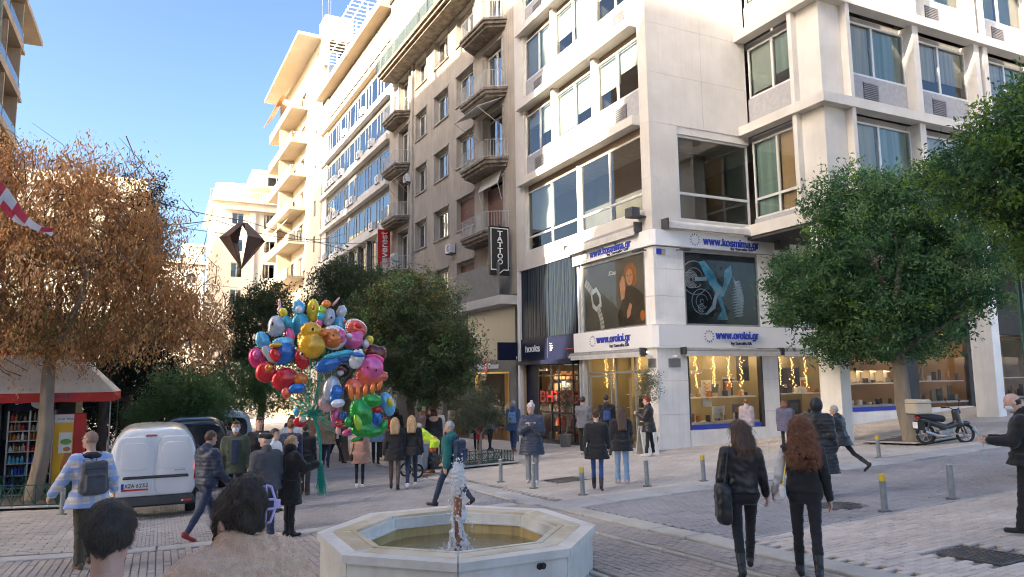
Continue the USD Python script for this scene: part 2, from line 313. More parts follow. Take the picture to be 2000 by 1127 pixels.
slabs(kb, 'kerb_slab', [(7.26, 7.96), (7.27, 7.96), (30, 7.96)], .06, 1.5, 'kerb_stone', 5, zoff=-.002)
for x in (6.15, 4.77): slabs(kb, 'stone_strip', [(x, 2.5), (x, 13.4)], .09, .5, 'kerb_cream', int(x*10))
surf('iron', (.13, .125, .12), (.19, .175, .16), scale=12, rough=.55, metal=.6, bump=.3)
def cover(name, lab, cx, cy, sx, sy, round_=False):
    t = thing(name, lab, 'manhole cover', loc=(cx, cy, Gz(cx, cy)))
    m = MB(); b = MB()
    if round_:
        m.tm(trimesh.creation.cylinder(sx, .03, sections=40).apply_translation((cx, cy, Gz(cx, cy)-.012)))
        for r in (.9, .6, .3):
            a = np.linspace(0, 2*PI, 40); b.tube(np.column_stack([cx+sx*r*np.cos(a), cy+sx*r*np.sin(a), gz(cx+sx*r*np.cos(a), cy+sx*r*np.sin(a))+.006]), .008, 4)
    else:
        V, F = brick_mesh(np.array([[cx, cy]]), np.array([sx, sy]), depth=.04, wob=0, rot=0); m.add(V, F)
        n = int(sx*2/.07)
        for i in range(n):
            for j in range(int(sy*2/.07)):
                x, y = cx-sx+.05+i*.07, cy-sy+.05+j*.07; z = Gz(x, y); b.box(x-.022, x+.022, y-.022, y+.022, z-.006, z+.007)
    put(t, 'plate', m, 'iron'); put(t, 'ribs', b, 'iron', kind='stuff')
cover('manhole_cover', 'round iron manhole cover in the cobbled cross street behind the two women', 10.38, 8.93, .35, .35, True)
cover('manhole_cover', 'square iron cover in the pavement to the right of the man in the white beanie', 9.34, 16.35, .4, .44)
cover('drain_grate', 'rectangular iron drain grate in the pink brick pavement at lower right', 8.66, 5.49, .28, .39)
# ------------------------------------------------------------------ facades
class Fac:
    def __init__(s, o, u, n): s.o = np.array(o, float); s.u = np.array([*u, 0.0])/np.hypot(*u); s.n = np.array([*n, 0.0])/np.hypot(*n); s.flip = np.dot(np.cross(s.u, s.n), [0, 0, 1]) > 0
    def p(s, u, d, z): return s.o+s.u*u+s.n*d+np.array([0, 0, z])
    def box(s, mb, u0, u1, d0, d1, z0, z1):
        u0, u1 = min(u0, u1), max(u0, u1); d0, d1 = min(d0, d1), max(d0, d1); z0, z1 = min(z0, z1), max(z0, z1)
        q = [s.p(u, d, z) for z in (z0, z1) for u, d in ((u0, d0), (u1, d0), (u1, d1), (u0, d1))]
        if not s.flip: q = [q[k] for k in (0, 3, 2, 1, 4, 7, 6, 5)]
        return mb.hexa(q)
    def quad(s, mb, u0, u1, d, z0, z1):  # faces outward
        q = [s.p(u0, d, z0), s.p(u1, d, z0), s.p(u1, d, z1), s.p(u0, d, z1)]
        nn = np.cross(q[1]-q[0], q[2]-q[0])
        return mb.quad(*(q if nn@s.n > 0 else q[::-1]))
    def poly(s, mb, pts, d0, d1):  # polygon in (u, z) extruded between depths
        m = trimesh.creation.extrude_polygon(pts if hasattr(pts, 'exterior') else Polygon(pts), d1-d0, engine='earcut')
        v = s.o+m.vertices[:, :1]*s.u+(m.vertices[:, 2:]+d0)*s.n+m.vertices[:, 1:2]*np.array([0, 0, 1.0])
        return mb.add(v, m.faces if not s.flip else m.faces[:, ::-1])
    def text(s, mb, text, u, d, z, h, depth=.02, bold=False, mirror=None, width=None, vertical=False):
        """lettering that reads left to right for someone in front of the facade"""
        m = meshkit.text_mesh(text, h, depth, bold); v = m.vertices.copy()
        sx = 1.0 if width is None else width/(v[:, 0].max()-v[:, 0].min())
        right = np.cross([0, 0, 1.0], s.n)
        sg = 1 if np.dot(right, s.u) > 0 else -1
        if vertical: x, y = -v[:, 1], v[:, 0]*sx
        else: x, y = v[:, 0]*sx, v[:, 1]
        w = s.p(u, d, z)+x[:, None]*right+y[:, None]*np.array([0, 0, 1.0])+v[:, 2:]*s.n
        return mb.add(w, m.faces)
def window(par, fac, u0, u1, z0, z1, d=-.12, cols=2, fr=.07, rails=(), fmat='alu', pane='pane_office', blinds=None, mull=.05, depth=.07, name='window', bd=.10, label=None):
    m = MB(); lo, hi = min(u0, u1), max(u0, u1)
    fac.box(m, lo, hi, d-depth, d, z0, z0+fr); fac.box(m, lo, hi, d-depth, d, z1-fr, z1)
    fac.box(m, lo, lo+fr, d-depth, d, z0+fr, z1-fr); fac.box(m, hi-fr, hi, d-depth, d, z0+fr, z1-fr)
    us = np.linspace(lo, hi, cols+1)
    for u in us[1:-1]: fac.box(m, u-mull, u+mull, d-depth, d+.004, z0+fr, z1-fr)
    for r in rails:
        for i in range(cols): fac.box(m, us[i]+(fr if i == 0 else mull), us[i+1]-(fr if i == cols-1 else mull), d-depth, d-.003, r-.05, r+.05)
    w = put(par, name, m, fmat, label=label)
    zz = [z0, *sorted(rails), z1]
    for i in range(cols):
        for a, b in zip(zz[:-1], zz[1:]):
            g = MB(); fac.quad(g, us[i]+.02, us[i+1]-.02, d-depth*.5, a+.02, b-.02); put(w, 'pane', g, pane)
        if blinds:
            bm, frac = blinds[i % len(blinds)]
            if bm and frac > 0:
                g = MB(); fac.box(g, us[i]+.03, us[i+1]-.03, d-depth-bd-.02, d-depth-bd, z1-.03-(z1-z0-.05)*frac, z1-.03); put(w, 'curtain' if 'curtain' in bm else 'blind', g, bm)
    return w
def vent(par, fac, u0, u1, z0, z1, d, n=9, mat='vent_slat'):
    b = MB(); fac.box(b, u0, u1, d, d+.012, z0, z1); v = put(par, 'vent_grille', b, 'dark_slat'); s_ = MB()
    h = (z1-z0)/n
    for k in range(n): fac.box(s_, u0, u1, d+.012, d+.045, z0+k*h+h*.1, z0+k*h+h*.62)
    put(v, 'slats', s_, mat, kind='stuff')
def awning_roll(par, fac, u0, u1, z, d0=.0, r=.13, mat='awning_grey', drop=.22, out=.5):
    m = MB(); n = 12; a = np.linspace(0, 2*PI, n, endpoint=False)
    lo, hi = min(u0, u1), max(u0, u1)
    m.tube([fac.p(lo, d0+r+.03, z), fac.p(hi, d0+r+.03, z)], r, n)
    w = put(par, 'awning_cassette', m, mat, smooth=40)
    v = MB(); fac.box(v, lo+.04, hi-.04, d0+r*2+.02, d0+r*2+.06, z-drop, z-.02); put(w, 'valance', v, 'awning_white')
    for u in (lo-.02, hi-.06): b = MB(); fac.box(b, u, u+.08, d0-.0, d0+r*2+.06, z-r*1.3, z+r*1.3); put(w, 'bracket', b, 'graphite')
def dial(mb, fac, u, z, d, r, n=12):
    for k in range(n):
        a = 2*PI*k/n; c, s_ = math.cos(a), math.sin(a); L, W = r*.17, r*.06
        pts = [(u+c*(r-L)-s_*W, z+s_*(r-L)+c*W), (u+c*(r+L)-s_*W, z+s_*(r+L)+c*W), (u+c*(r+L)+s_*W, z+s_*(r+L)-c*W), (u+c*(r-L)+s_*W, z+s_*(r-L)-c*W)]
        fac.poly(mb, pts, d, d+.012)

XL, YR = 15.89, 21.11
FL = Fac((XL, 0, 0), (0, 1), (-1, 0)); FR = Fac((0, YR, 0), (1, 0), (0, -1))
cb = thing('corner_building', 'white marble clad corner building with watch shop, sign bands and office floors above', 'building')
TOPZ = 31.0
def corner_shell():
    # bodies behind the facades: dark rooms so that every window has something behind it
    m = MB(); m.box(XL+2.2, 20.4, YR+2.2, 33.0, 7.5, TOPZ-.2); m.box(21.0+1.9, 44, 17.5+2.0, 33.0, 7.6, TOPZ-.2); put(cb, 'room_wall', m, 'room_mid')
    m = MB()
    for z in (7.55, 11.5, 15.42, 19.34, 23.26, 27.18): m.box(XL+.25, 21.0, YR+.25, 33, z-.12, z+.12); m.box(21.05, 44, 17.75, 33, z-.12, z+.12)
    m.box(XL+.2, 44, 17.9, 33, TOPZ-.15, TOPZ+.3); m.box(43.8, 44.2, 17.6, 33, -.5, TOPZ)
    put(cb, 'floor_slab', m, 'plaster_inner')
    # vertical party walls inside, seen through glass
    m = MB()
    for u in (24.7, 28.2): m.box(XL+.3, XL+2.2, u-.08, u+.08, 11.7, TOPZ-.2)
    for x in (25.7, 29.8, 33.9): m.box(x-.08, x+.08, 17.9, 19.5, 7.6, TOPZ-.2)
    put(cb, 'room_partition', m, 'room_mid')
corner_shell()
def panels(fac, u0, u1, z0, z1, nu, nz, d0, d1, mat, name='wall_panel', gap=.008, bev=True):
    us = np.linspace(u0, u1, nu+1); zs = np.linspace(z0, z1, nz+1) if np.isscalar(nz) else np.array(nz)
    for i in range(nu):
        for a, b in zip(zs[:-1], zs[1:]):
            m = MB(); fac.box(m, us[i]+(gap/2 if i else 0), us[i+1]-(gap/2 if i < nu-1 else 0), d0, d1, a+gap/2, b-gap/2); put(cb, name, m, mat)
zf = [11.52, 13.48, 15.44, 17.4, 19.36, 21.32, 23.28, 25.24, TOPZ]
panels(FR, XL+.3, 20.78, 11.52, TOPZ, 2, zf, -.32, 0, 'concrete_white')
panels(FL, 21.11, 21.66, 7.42, TOPZ, 1, [7.42, 9.4, *zf], -.3, 0, 'concrete_white')
panels(FR, XL+.3, 17.18, 7.42, 11.52, 1, [7.42, 11.52], -.32, 0, 'concrete_white')
m = MB(); FR.box(m, 17.18, 20.78, -.3, -.03, 7.42, 7.9); put(cb, 'window_sill', m, 'concrete_white'); m = MB(); FR.box(m, 17.18, 20.78, -.3, -.02, 11.22, 11.52); put(cb, 'lintel', m, 'concrete_white')
window(cb, FR, 17.2, 20.75, 7.9, 11.22, d=-.10, cols=1, rails=(8.95,), fr=.09)
m = MB(); FL.box(m, 31.2, 32.2, -.3, .07, 7.36, TOPZ); put(cb, 'pilaster', m, 'concrete_white')
m = MB(); FL.box(m, 31.95, 32.2, -.3, .075, -1.3, 7.36); put(cb, 'pilaster', m, 'marble_white')
for zb in (11.52, 15.44, 19.36, 23.28, 27.2):
    m = MB(); FL.box(m, 21.665, 31.55, -.2, .36, zb, zb+.36); put(cb, 'ledge', m, 'concrete_white')
    if zb > 24: continue
    for k, (a, b) in enumerate(((21.66, 24.62), (24.84, 28.1), (28.3, 31.2))):
        m = MB(); FL.box(m, a, b, -.3, -.08, zb+.36, zb+1.46); put(cb, 'spandrel_panel', m, 'spandrel' if zb < 20 else 'concrete_white')
        window(cb, FL, a, b, zb+1.46, zb+3.58, d=-.07, blinds=[('blind_pale', [.62, .45, .95, .7, 1.0][(k*2+int(zb)) % 5]), ('blind_pale', [.5, .62, .9, .3, .75][(k+int(zb)) % 5])])
        m = MB(); FL.box(m, a, b, -.3, -.2, zb+3.58, zb+3.92); put(cb, 'lintel', m, 'wood_slat')
        if k != 1: vent(cb, FL, *((22.57, 23.35) if k == 0 else (29.45, 30.3)), zb+.46, zb+1.2, -.08)
    for u in (24.73, 28.2):
        m = MB(); FL.box(m, u-.1, u+.1, -.3, .12, zb+.362, zb+3.915); put(cb, 'pier', m, 'concrete_white')
window(cb, FL, 21.66, 26.2, 8.24, 11.2, d=-.1, rails=(8.92,)); window(cb, FL, 26.36, 31.2, 8.24, 11.2, d=-.1, rails=(8.92,), blinds=[('blind_pale', .0), ('blind_pale', .7)])
m = MB(); FL.box(m, 26.2, 26.36, -.25, .0, 8.0, 11.2); put(cb, 'pier', m, 'alu')
m = MB(); FL.box(m, 21.66, 31.2, -.25, -.14, 11.2, 11.52); put(cb, 'lintel', m, 'wood_slat')
m = MB(); FL.box(m, 21.66, 31.2, -.3, -.02, 7.86, 8.24); put(cb, 'window_sill', m, 'concrete_white')
m = MB(); FL.box(m, 26.68, 31.2, -.3, .0, 7.36, 7.86); FL.box(m, 21.66, 26.68, -.3, .0, 7.42, 7.86); put(cb, 'fascia', m, 'concrete_white')
# wing that stands forward over the arcade
FW = Fac((20.8, 0, 0), (0, 1), (-1, 0)); FF = Fac((0, 17.5, 0), (1, 0), (0, -1))
for zb in (11.52, 15.44, 19.36, 23.28):
    m = MB(); m.box(20.24, 44, 16.95, 17.42, zb, zb+.36); m.box(20.24, 20.73, 17.42, 21.1, zb, zb+.36); put(cb, 'ledge', m, 'concrete_white')
for zb in (7.42, 11.52, 15.44, 19.36, 23.28):
    h0 = zb+.36; wz0 = zb+1.58 if zb > 8 else 8.2; wz1 = zb+3.66 if zb > 8 else 11.3; top_ = zb+3.92 if zb > 8 else 11.52
    if zb < 8:
        m = MB(); m.box(20.24, 44, 16.95, 17.35, 7.42, 7.86); m.box(20.24, 20.7, 17.35, 21.08, 7.42, 7.86); put(cb, 'ledge', m, 'concrete_white')
    m = MB(); FW.box(m, 18.48, 21.08, -.3, -.04, h0, wz0); put(cb, 'spandrel_panel', m, 'spandrel')
    window(cb, FW, 18.48, 21.0, wz0, wz1, d=-.04, rails=(8.97,) if zb < 8 else (), blinds=[('curtain_teal', .96 if zb < 8 else .72), (('curtain', .7) if zb < 8 else ('blind_pale', .88))] if zb > 8 else [('tan_wall', 1.0), ('curtain_teal', 1.0)])
    m = MB(); FW.box(m, 18.48, 21.08, -.3, -.2, wz1, top_); put(cb, 'lintel', m, 'pebble')
    m = MB(); m.box(20.62, 21.7, 17.3, 18.3, h0, top_); put(cb, 'corner_pier', m, 'concrete_white')
    m = MB(); m.box(20.36, 20.85, 18.3, 18.48, h0, top_); put(cb, 'fin', m, 'concrete_white'); m = MB(); m.box(21.7, 21.88, 17.0, 17.7, h0, top_); put(cb, 'fin', m, 'concrete_white')
    for k, (a, b) in enumerate(((21.88, 25.5), (25.84, 29.3), (30.2, 33.7), (34.0, 37.6), (38.4, 43.8))):
        m = MB(); FF.box(m, a, b, -.3, -.03, h0, wz0); put(cb, 'spandrel_panel', m, 'spandrel' if zb < 15 else 'concrete_white')
        cu = [('curtain', .97), ('curtain_teal', .6 if k % 2 else .95)] if k % 2 == 0 else [('curtain', .72), ('curtain', .7)]
        window(cb, FF, a, b, wz0, wz1, d=-.03, blinds=cu if zb < 15 else [('blind_pale', .95), ('blind_pale', .9)])
        m = MB(); FF.box(m, a, b, -.3, -.18, wz1, top_); put(cb, 'lintel', m, 'pebble')
        if zb > 8: vent(cb, FF, a+1.15, a+1.95, zb+.72, zb+1.36, -.03)
    for a, b in ((25.5, 25.84), (29.3, 29.62), (29.9, 30.2), (33.7, 34.0), (37.6, 38.4)):
        m = MB(); FF.box(m, a, b, -.3, .38, h0, top_); put(cb, 'fin', m, 'concrete_white')
    m = MB(); FF.box(m, 29.62, 29.9, -.3, .1, h0, top_); put(cb, 'pier', m, 'concrete_white')
m = MB(); m.box(20.3, 44, 17.0, 21.09, 7.3, 7.42); put(cb, 'soffit', m, 'dark_slat')
for x in (20.3, 28.7, 37.1):
    m = MB(); zz = Gz(x, 17.5); m.box(x, x+.47, 17.1, 17.95, zz-.5, 7.3); put(cb, 'column', m, 'marble_white')
m = MB(); FR.box(m, 24.4, 43.9, -.3, .0, 6.86, 7.3); put(cb, 'beam', m, 'concrete_white')
window(cb, FR, 21.66, 24.3, 3.96, 6.84, d=-.1, cols=1, fmat='alu_grey')
m = MB(); m.box(21.4, 21.9, 20.4, 20.7, 6.95, 7.3); put(cb, 'ceiling_spotlight', m, 'graphite')

# shop: sign bands, poster windows, display windows
def band(z0, z1, uL, uR, dd=.14):
    m = MB(); ch = .16
    p = Polygon([(XL-dd, uL), (XL-dd, YR-dd+ch), (XL-dd+ch, YR-dd), (uR, YR-dd), (uR, YR+.02), (XL+.02, YR+.02), (XL+.02, uL)])
    mm = trimesh.creation.extrude_polygon(p, z1-z0, engine='earcut'); mm.apply_translation((0, 0, z0)); return m.tm(mm)
put(cb, 'sign_band', band(6.84, 7.42, 26.66, 24.4), 'sign_white'); put(cb, 'sign_band', band(3.14, 3.94, 26.66, 24.4), 'sign_white')
def letters(fac, items):
    for text, u, d, z, h, mat, w, bold in items:
        m = MB(); fac.text(m, text, u, d, z, h, depth=.035, bold=bold, width=w); put(cb, 'sign_lettering', m, mat, label=None)
letters(FL, [('www.kosmima.gr', 25.2, .142, 6.99, .27, 'letter_blue', 2.9, True), ('by Sarrafis SA', 23.9, .142, 6.875, .085, 'letter_dark', 1.4, False),
             ('www.oroloi.gr', 24.85, .142, 3.46, .27, 'letter_blue', 2.35, True), ('by Sarrafis SA', 23.9, .142, 3.25, .11, 'letter_dark', 1.3, False)])
letters(FR, [('www.kosmima.gr', 18.08, .142, 7.0, .27, 'letter_blue', 2.75, True), ('by Sarrafis SA', 19.4, .142, 6.875, .085, 'letter_dark', 1.1, False),
             ('www.oroloi.gr', 18.47, .142, 3.47, .27, 'letter_blue', 2.1, True), ('by Sarrafis SA', 19.2, .142, 3.25, .11, 'letter_dark', 1.0, False)])
for fac, pts in ((FL, ((25.6, 7.1), (25.15, 3.55))), (FR, ((17.7, 7.15), (18.18, 3.55)))):
    for u, z in pts:
        m = MB(); dial(m, fac, u, z, .142, .2); put(cb, 'dial_emblem', m, 'letter_dark')
# marble piers
for fac, u0, u1 in ((FR, XL+.02, 17.24), (FL, 21.11, 21.66)):
    for zz in ([-.9, .75, 1.95, 3.12], [3.96, 5.0, 6.0, 6.82]):
        for a, b in zip(zz[:-1], zz[1:]): 
            m = MB(); fac.box(m, u0 if fac is FR else u0+.003, u1, -.3, 0 if fac is FR else .003, a+.004, b-.004); put(cb, 'marble_slab', m, 'marble_white')
for u0, u1 in ((20.86, 21.66),):
    for zz in ([-.6, .75, 1.95, 3.12], [3.96, 5.4, 6.82]):
        for a, b in zip(zz[:-1], zz[1:]):
            m = MB(); FR.box(m, u0, u1, -.3, 0, a+.004, b-.004); put(cb, 'marble_slab', m, 'marble_white')
m = MB(); FL.box(m, 26.05, 26.14, -.2, .06, -1, 6.84); FL.box(m, 26.35, 26.47, -.2, .02, -1, 6.84); put(cb, 'downpipe', m, 'metal_white')
m = MB(); FL.box(m, 26.14, 26.35, -.3, -.1, -1, 6.84); FL.box(m, 26.47, 26.7, -.3, -.12, -1, 6.84); put(cb, 'joint_panel', m, 'graphite')
# first floor posters
surf('poster_grey', (.095, .098, .095), (.125, .122, .118), scale=.35, rough=.35); surf('poster_black', (.022, .026, .032), (.05, .06, .07), scale=1.2, rough=.3)
surf('print_white', (.66, .72, .76), (.42, .5, .56), scale=4, rough=.35); surf('print_steel', (.36, .37, .38), (.55, .56, .57), scale=5, rough=.35)
surf('print_skin', (.50, .30, .20), (.40, .22, .14), scale=3, rough=.4); surf('print_hair', (.36, .17, .06), (.22, .09, .03), scale=9, rough=.4, stretch=(1, 1, .3)); surf('print_coat', (.03, .032, .03), (.06, .05, .04), scale=4, rough=.4); surf('print_orange', (.45, .16, .03), rough=.4)
def poster_frame(fac, u0, u1, z0, z1, mat):
    lo, hi = min(u0, u1), max(u0, u1)
    m = MB(); fac.box(m, lo, hi, -.2, -.06, z0, z1); p = put(cb, 'poster_window', m, mat)
    m = MB()
    for a, b, c, d in ((lo, lo+.07, z0, z1), (hi-.07, hi, z0, z1), (lo+.07, hi-.07, z0, z0+.06), (lo+.07, hi-.07, z1-.16, z1)): fac.box(m, a, b, -.2, .0, c, d)
    put(p, 'frame', m, 'alu_grey'); return p
pp = poster_frame(FL, 21.66, 26.05, 3.94, 6.84, 'poster_grey')
D = -.058
def blob(fac, par, name, pts, mat, d=D, t=.004, sm=0):
    pg = Polygon(pts)
    if sm: pg = pg.buffer(sm).buffer(-2*sm).buffer(sm)
    m = MB(); fac.poly(m, pg, d, d+t); put(par, name, m, mat)
# wrist watch (left) and woman (right)
def Lp(x, y): return (26.0-(x-455)/(860-455)*4.27, 6.64-(y-355+ (x-455)*.25)/(765-355)*2.7)  # poster pixel -> (u, z), measured on the facade plane
def arc(cx, cz, r, n=20, sx=1.0, a0=0, a1=2*PI): a = np.linspace(a0, a1, n); return np.column_stack([cx+r*sx*np.cos(a), cz+r*np.sin(a)])
def strap(par, pts, w, mat, fac=FL, gap=.03, d=D):
    p = np.array(pts)
    for a, b in zip(p[:-1], p[1:]):
        t = (b-a)/np.linalg.norm(b-a); n = np.array([-t[1], t[0]])*w/2; a2, b2 = a+t*gap/2, b-t*gap/2
        blob(fac, par, 'printed_watch_link', [a2+n, b2+n, b2-n, a2-n], mat, d=d)
strap(pp, [(25.95, 6.05), (25.8, 5.95), (25.66, 5.83), (25.53, 5.7), (25.42, 5.57)], .3, 'print_steel')
strap(pp, [(24.95, 4.83), (24.86, 4.68), (24.79, 4.52), (24.74, 4.36), (24.7, 4.2), (24.68, 4.02)], .27, 'print_steel')
blob(FL, pp, 'printed_watch_case', [(25.55, 5.6), (25.1, 5.78), (24.78, 5.42), (24.72, 4.95), (25.1, 4.75), (25.4, 4.95)], 'print_white', sm=.04)
blob(FL, pp, 'printed_watch_face', [(25.4, 5.46), (25.1, 5.57), (24.88, 5.32), (24.86, 5.08), (25.1, 4.96), (25.3, 5.1)], 'poster_grey', d=D+.005)
blob(FL, pp, 'printed_hair', [(23.05, 6.2), (22.85, 6.42), (22.5, 6.42), (22.3, 6.15), (22.25, 5.75), (22.4, 5.5), (22.6, 5.6), (23.0, 5.85)], 'print_hair', sm=.05)
blob(FL, pp, 'printed_face', arc(22.72, 5.88, .32, sx=.68), 'print_skin', d=D+.005)
blob(FL, pp, 'printed_coat', [(23.25, 5.0), (22.95, 5.55), (22.6, 5.52), (22.2, 5.35), (21.85, 5.1), (21.8, 4.05), (23.5, 4.05), (23.6, 4.5)], 'print_coat', d=D+.001, sm=.05)
blob(FL, pp, 'printed_hand', [(23.4, 5.7), (23.2, 6.0), (23.05, 5.9), (23.0, 5.5), (23.1, 5.1), (23.3, 5.05), (23.35, 5.4)], 'print_skin', d=D+.006, sm=.04)
blob(FL, pp, 'printed_hand', [(22.95, 4.55), (22.75, 4.9), (22.6, 4.8), (22.75, 4.4), (22.95, 4.3)], 'print_skin', d=D+.006, sm=.03)
blob(FL, pp, 'printed_bag', arc(21.95, 4.35, .2, sx=.7), 'print_orange', d=D+.006)
blob(FL, pp, 'printed_eye', arc(22.82, 5.95, .03, 8), 'black', d=D+.01); blob(FL, pp, 'printed_eye', arc(22.62, 5.95, .03, 8), 'black', d=D+.01); blob(FL, pp, 'printed_mouth', arc(22.74, 5.72, .035, 8, 1.6), 'print_hair', d=D+.01)
m = MB(); FL.text(m, 'JCou', 24.2, D, 6.12, .16, depth=.006); put(pp, 'poster_lettering', m, 'letter_white')
# second poster: gear works in blue and white
pr = poster_frame(FR, 17.24, 20.86, 3.96, 6.84, 'poster_black')
def Rp(x, y): return (17.3+(x-240)/(880-240)*3.45, 6.6-(y-310-(x-240)*.05)/(930-310)*2.58)
def RR(name, pix, mat, k=0, sm=0): blob(FR, pr, name, [Rp(*q) for q in pix], mat, d=D+.0035*k, sm=sm)
RR('printed_blade', [(370, 375), (420, 362), (500, 470), (530, 560), (570, 610), (560, 700), (590, 800), (612, 905), (515, 905), (560, 810), (500, 640), (450, 560), (410, 470)], 'print_blue', 1, .02)
RR('printed_blade', [(600, 450), (660, 400), (668, 500), (620, 600), (580, 690), (540, 700), (590, 560)], 'print_blue', 2, .02)
RR('printed_bridge', [(410, 850), (470, 770), (510, 640), (560, 600), (570, 640), (520, 700), (500, 800), (420, 860)], 'print_white', 3)
RR('printed_arm', [(330, 515), (430, 510), (432, 545), (330, 552)], 'print_white', 4)
for cx, cy, rr, n_ in ((297, 535, 62, 5), (385, 735, 90, 3), (378, 795, 30, 2), (330, 520, 120, 3)):
    for q in range(n_):
        r0 = rr*(1-q*.17 if n_ > 3 else 1-q*.4); c = Rp(cx, cy); s_ = 3.45/640
        blob(FR, pr, 'printed_ring', np.array(Polygon(arc(*c, r0*s_, 36)).difference(Polygon(arc(*c, (r0-5)*s_, 36))).buffer(0).exterior.coords)[:-1], 'print_steel' if q else 'print_white', d=D+.002+.0007*q) if False else blob(FR, pr, 'printed_ring', np.vstack([arc(*c, r0*s_, 30, a0=.2, a1=5.6), arc(*c, (r0-6)*s_, 30, a0=.2, a1=5.6)[::-1]]), 'print_steel' if q else 'print_white', d=D+.002+.0007*q)
for q in range(13):
    y = 560+q*26; wd = 20+60*math.sin(min(1, q/11)*2.6)
    RR('printed_feather', [(690-wd*.5, y+10), (700, y-12), (720+wd*.55, y-18), (735+wd*.4, y), (705, y+8)], 'print_white', 1+q % 2)
RR('printed_feather', [(668, 500), (690, 540), (745, 630), (762, 720), (740, 850), (715, 720), (690, 600)], 'print_white', 4)
for fac, a, b in ((FL, 21.73, 25.98), (FR, 17.31, 20.79)):
    g = MB(); fac.quad(g, a, b, -.03, 4.0, 6.68); put(cb, 'poster_glass', g, 'pane_shop')
# awning cassettes
awning_roll(cb, FL, 21.75, 27.0, 7.62, .0, .14, 'awning_grey', .3); awning_roll(cb, FR, 16.3, 20.7, 7.62, .02, .15, 'awning_white', .16)
awning_roll(cb, FL, 21.72, 26.95, 3.02, .02, .1, 'awning_grey', .2); awning_roll(cb, FR, 16.95, 21.6, 3.02, .02, .1, 'awning_grey', .2); awning_roll(cb, FR, 21.72, 24.3, 3.02, .02, .1, 'awning_grey', .2)
def spot(fac, u, z, d=.1):
    m = MB(); fac.box(m, u-.02, u+.02, d-.02, d+.35, z-.02, z+.02); fac.box(m, u-.12, u+.3, d+.3, d+.42, z-.07, z+.02); put(cb, 'sign_spotlight', m, 'graphite')
spot(FL, 21.55, 6.72, 0); spot(FR, 16.95, 6.72, 0)
m = MB(); FL.box(m, 21.45, 21.9, .0, .3, 7.95, 8.0); FL.box(m, 21.5, 21.95, .25, .6, 7.95, 8.3); put(cb, 'floodlight', m, 'graphite')
m = MB(); FR.box(m, 16.02, 16.22, .0, .05, 6.52, 6.72); put(cb, 'notice_plate', m, 'letter_blue'); m = MB(); FR.box(m, 16.23, 16.4, .0, .05, 6.52, 6.72); put(cb, 'notice_plate', m, 'cream')
for fac, a, b in ((FR, 16.38, 16.9), (FL, 21.16, 21.62)):
    m = MB(); fac.box(m, a, b, .0, .04, 2.42, 2.74); put(cb, 'wall_plate', m, 'steel'); m = MB(); fac.box(m, (a+b)/2-.06, (a+b)/2+.06, .0, .25, 2.78, 2.86); put(cb, 'plate_lamp', m, 'metal_white')
# ground floor interior, display windows
surf('shop_wall', (.30, .26, .16), (.22, .19, .12), scale=.7, rough=.9); surf('shop_floor', (.30, .25, .19), rough=.5); surf('display_white', (.66, .66, .63), rough=.6)
m = MB(); m.box(XL+.35, 25.2, 23.2, 23.4, -.4, 3.1); m.box(XL+.3, 25.2, YR+.35, 26.4, 3.05, 3.12); m.box(19.0, 19.15, 24.8, 26.4, -.4, 3.05); m.box(XL+.35, 25.2, 26.5, 26.6, -.6, 3.05); m.box(25.1, 25.2, YR+.3, 26.5, -.3, 3.05)
put(cb, 'shop_wall', m, 'shop_wall')
m = MB(); m.box(XL+.35, 25.1, YR+.35, 26.5, -.75, -.32); put(cb, 'shop_floor', m, 'shop_floor')
m = MB(); m.box(XL+.2, 25.2, YR+.33, 26.5, 6.9, 7.0); m.box(XL+.35, 25.2, YR+.6, 26.5, 3.9, 3.98); m.box(XL+.3, 26, 24.2, 24.4, 3.98, 6.9); put(cb, 'upper_floor', m, 'room_dark')
for x in (17.4, 18.9, 20.4, 22.2, 23.7):
    for y in (21.75, 22.8): 
        m = MB(); m.box(x-.5, x+.5, y-.08, y+.08, 3.0, 3.045); put(cb, 'ceiling_lamp', m, 'lamp_warm')
for y in (22.6, 24.2, 25.6):
    m = MB(); m.box(16.5, 18.4, y-.08, y+.08, 3.0, 3.045); put(cb, 'ceiling_lamp', m, 'lamp_warm')
def display(fac, u0, u1, zb, zt, frame='black', strip=True):
    lo, hi = u0, u1
    m = MB()
    fac.box(m, lo, lo+.06, -.2, -.02, zb, zt); fac.box(m, hi-.1, hi, -.2, .0, zb, zt); fac.box(m, lo+.06, hi-.1, -.2, -.02, zt-.06, zt)
    w = put(cb, 'display_window', m, 'graphite'); g = MB(); fac.quad(g, lo+.05, hi-.05, -.08, zb, zt-.05); put(w, 'pane', g, 'pane_shop')
    m = MB(); fac.box(m, lo, hi, -.3, .0, zb-1.2, zb); put(cb, 'plinth', m, 'marble_white')
    if strip:
        m = MB(); fac.box(m, lo+.06, hi-.12, -.1, -.06, zb+.02, zb+.17); put(w, 'blue_strip', m, 'letter_blue')
        m = MB()
        for q, tx in enumerate(('watches', 'jewels', 'est. service', 'gifts')): pass
    sh = MB(); fac.box(sh, lo+.1, hi-.12, -.85, -.15, zb+.18, zb+.26); fac.box(sh, lo+.1, hi-.15, -.8, -.25, zb+1.12, zb+1.17); put(w, 'shelf', sh, 'display_white')
    return w
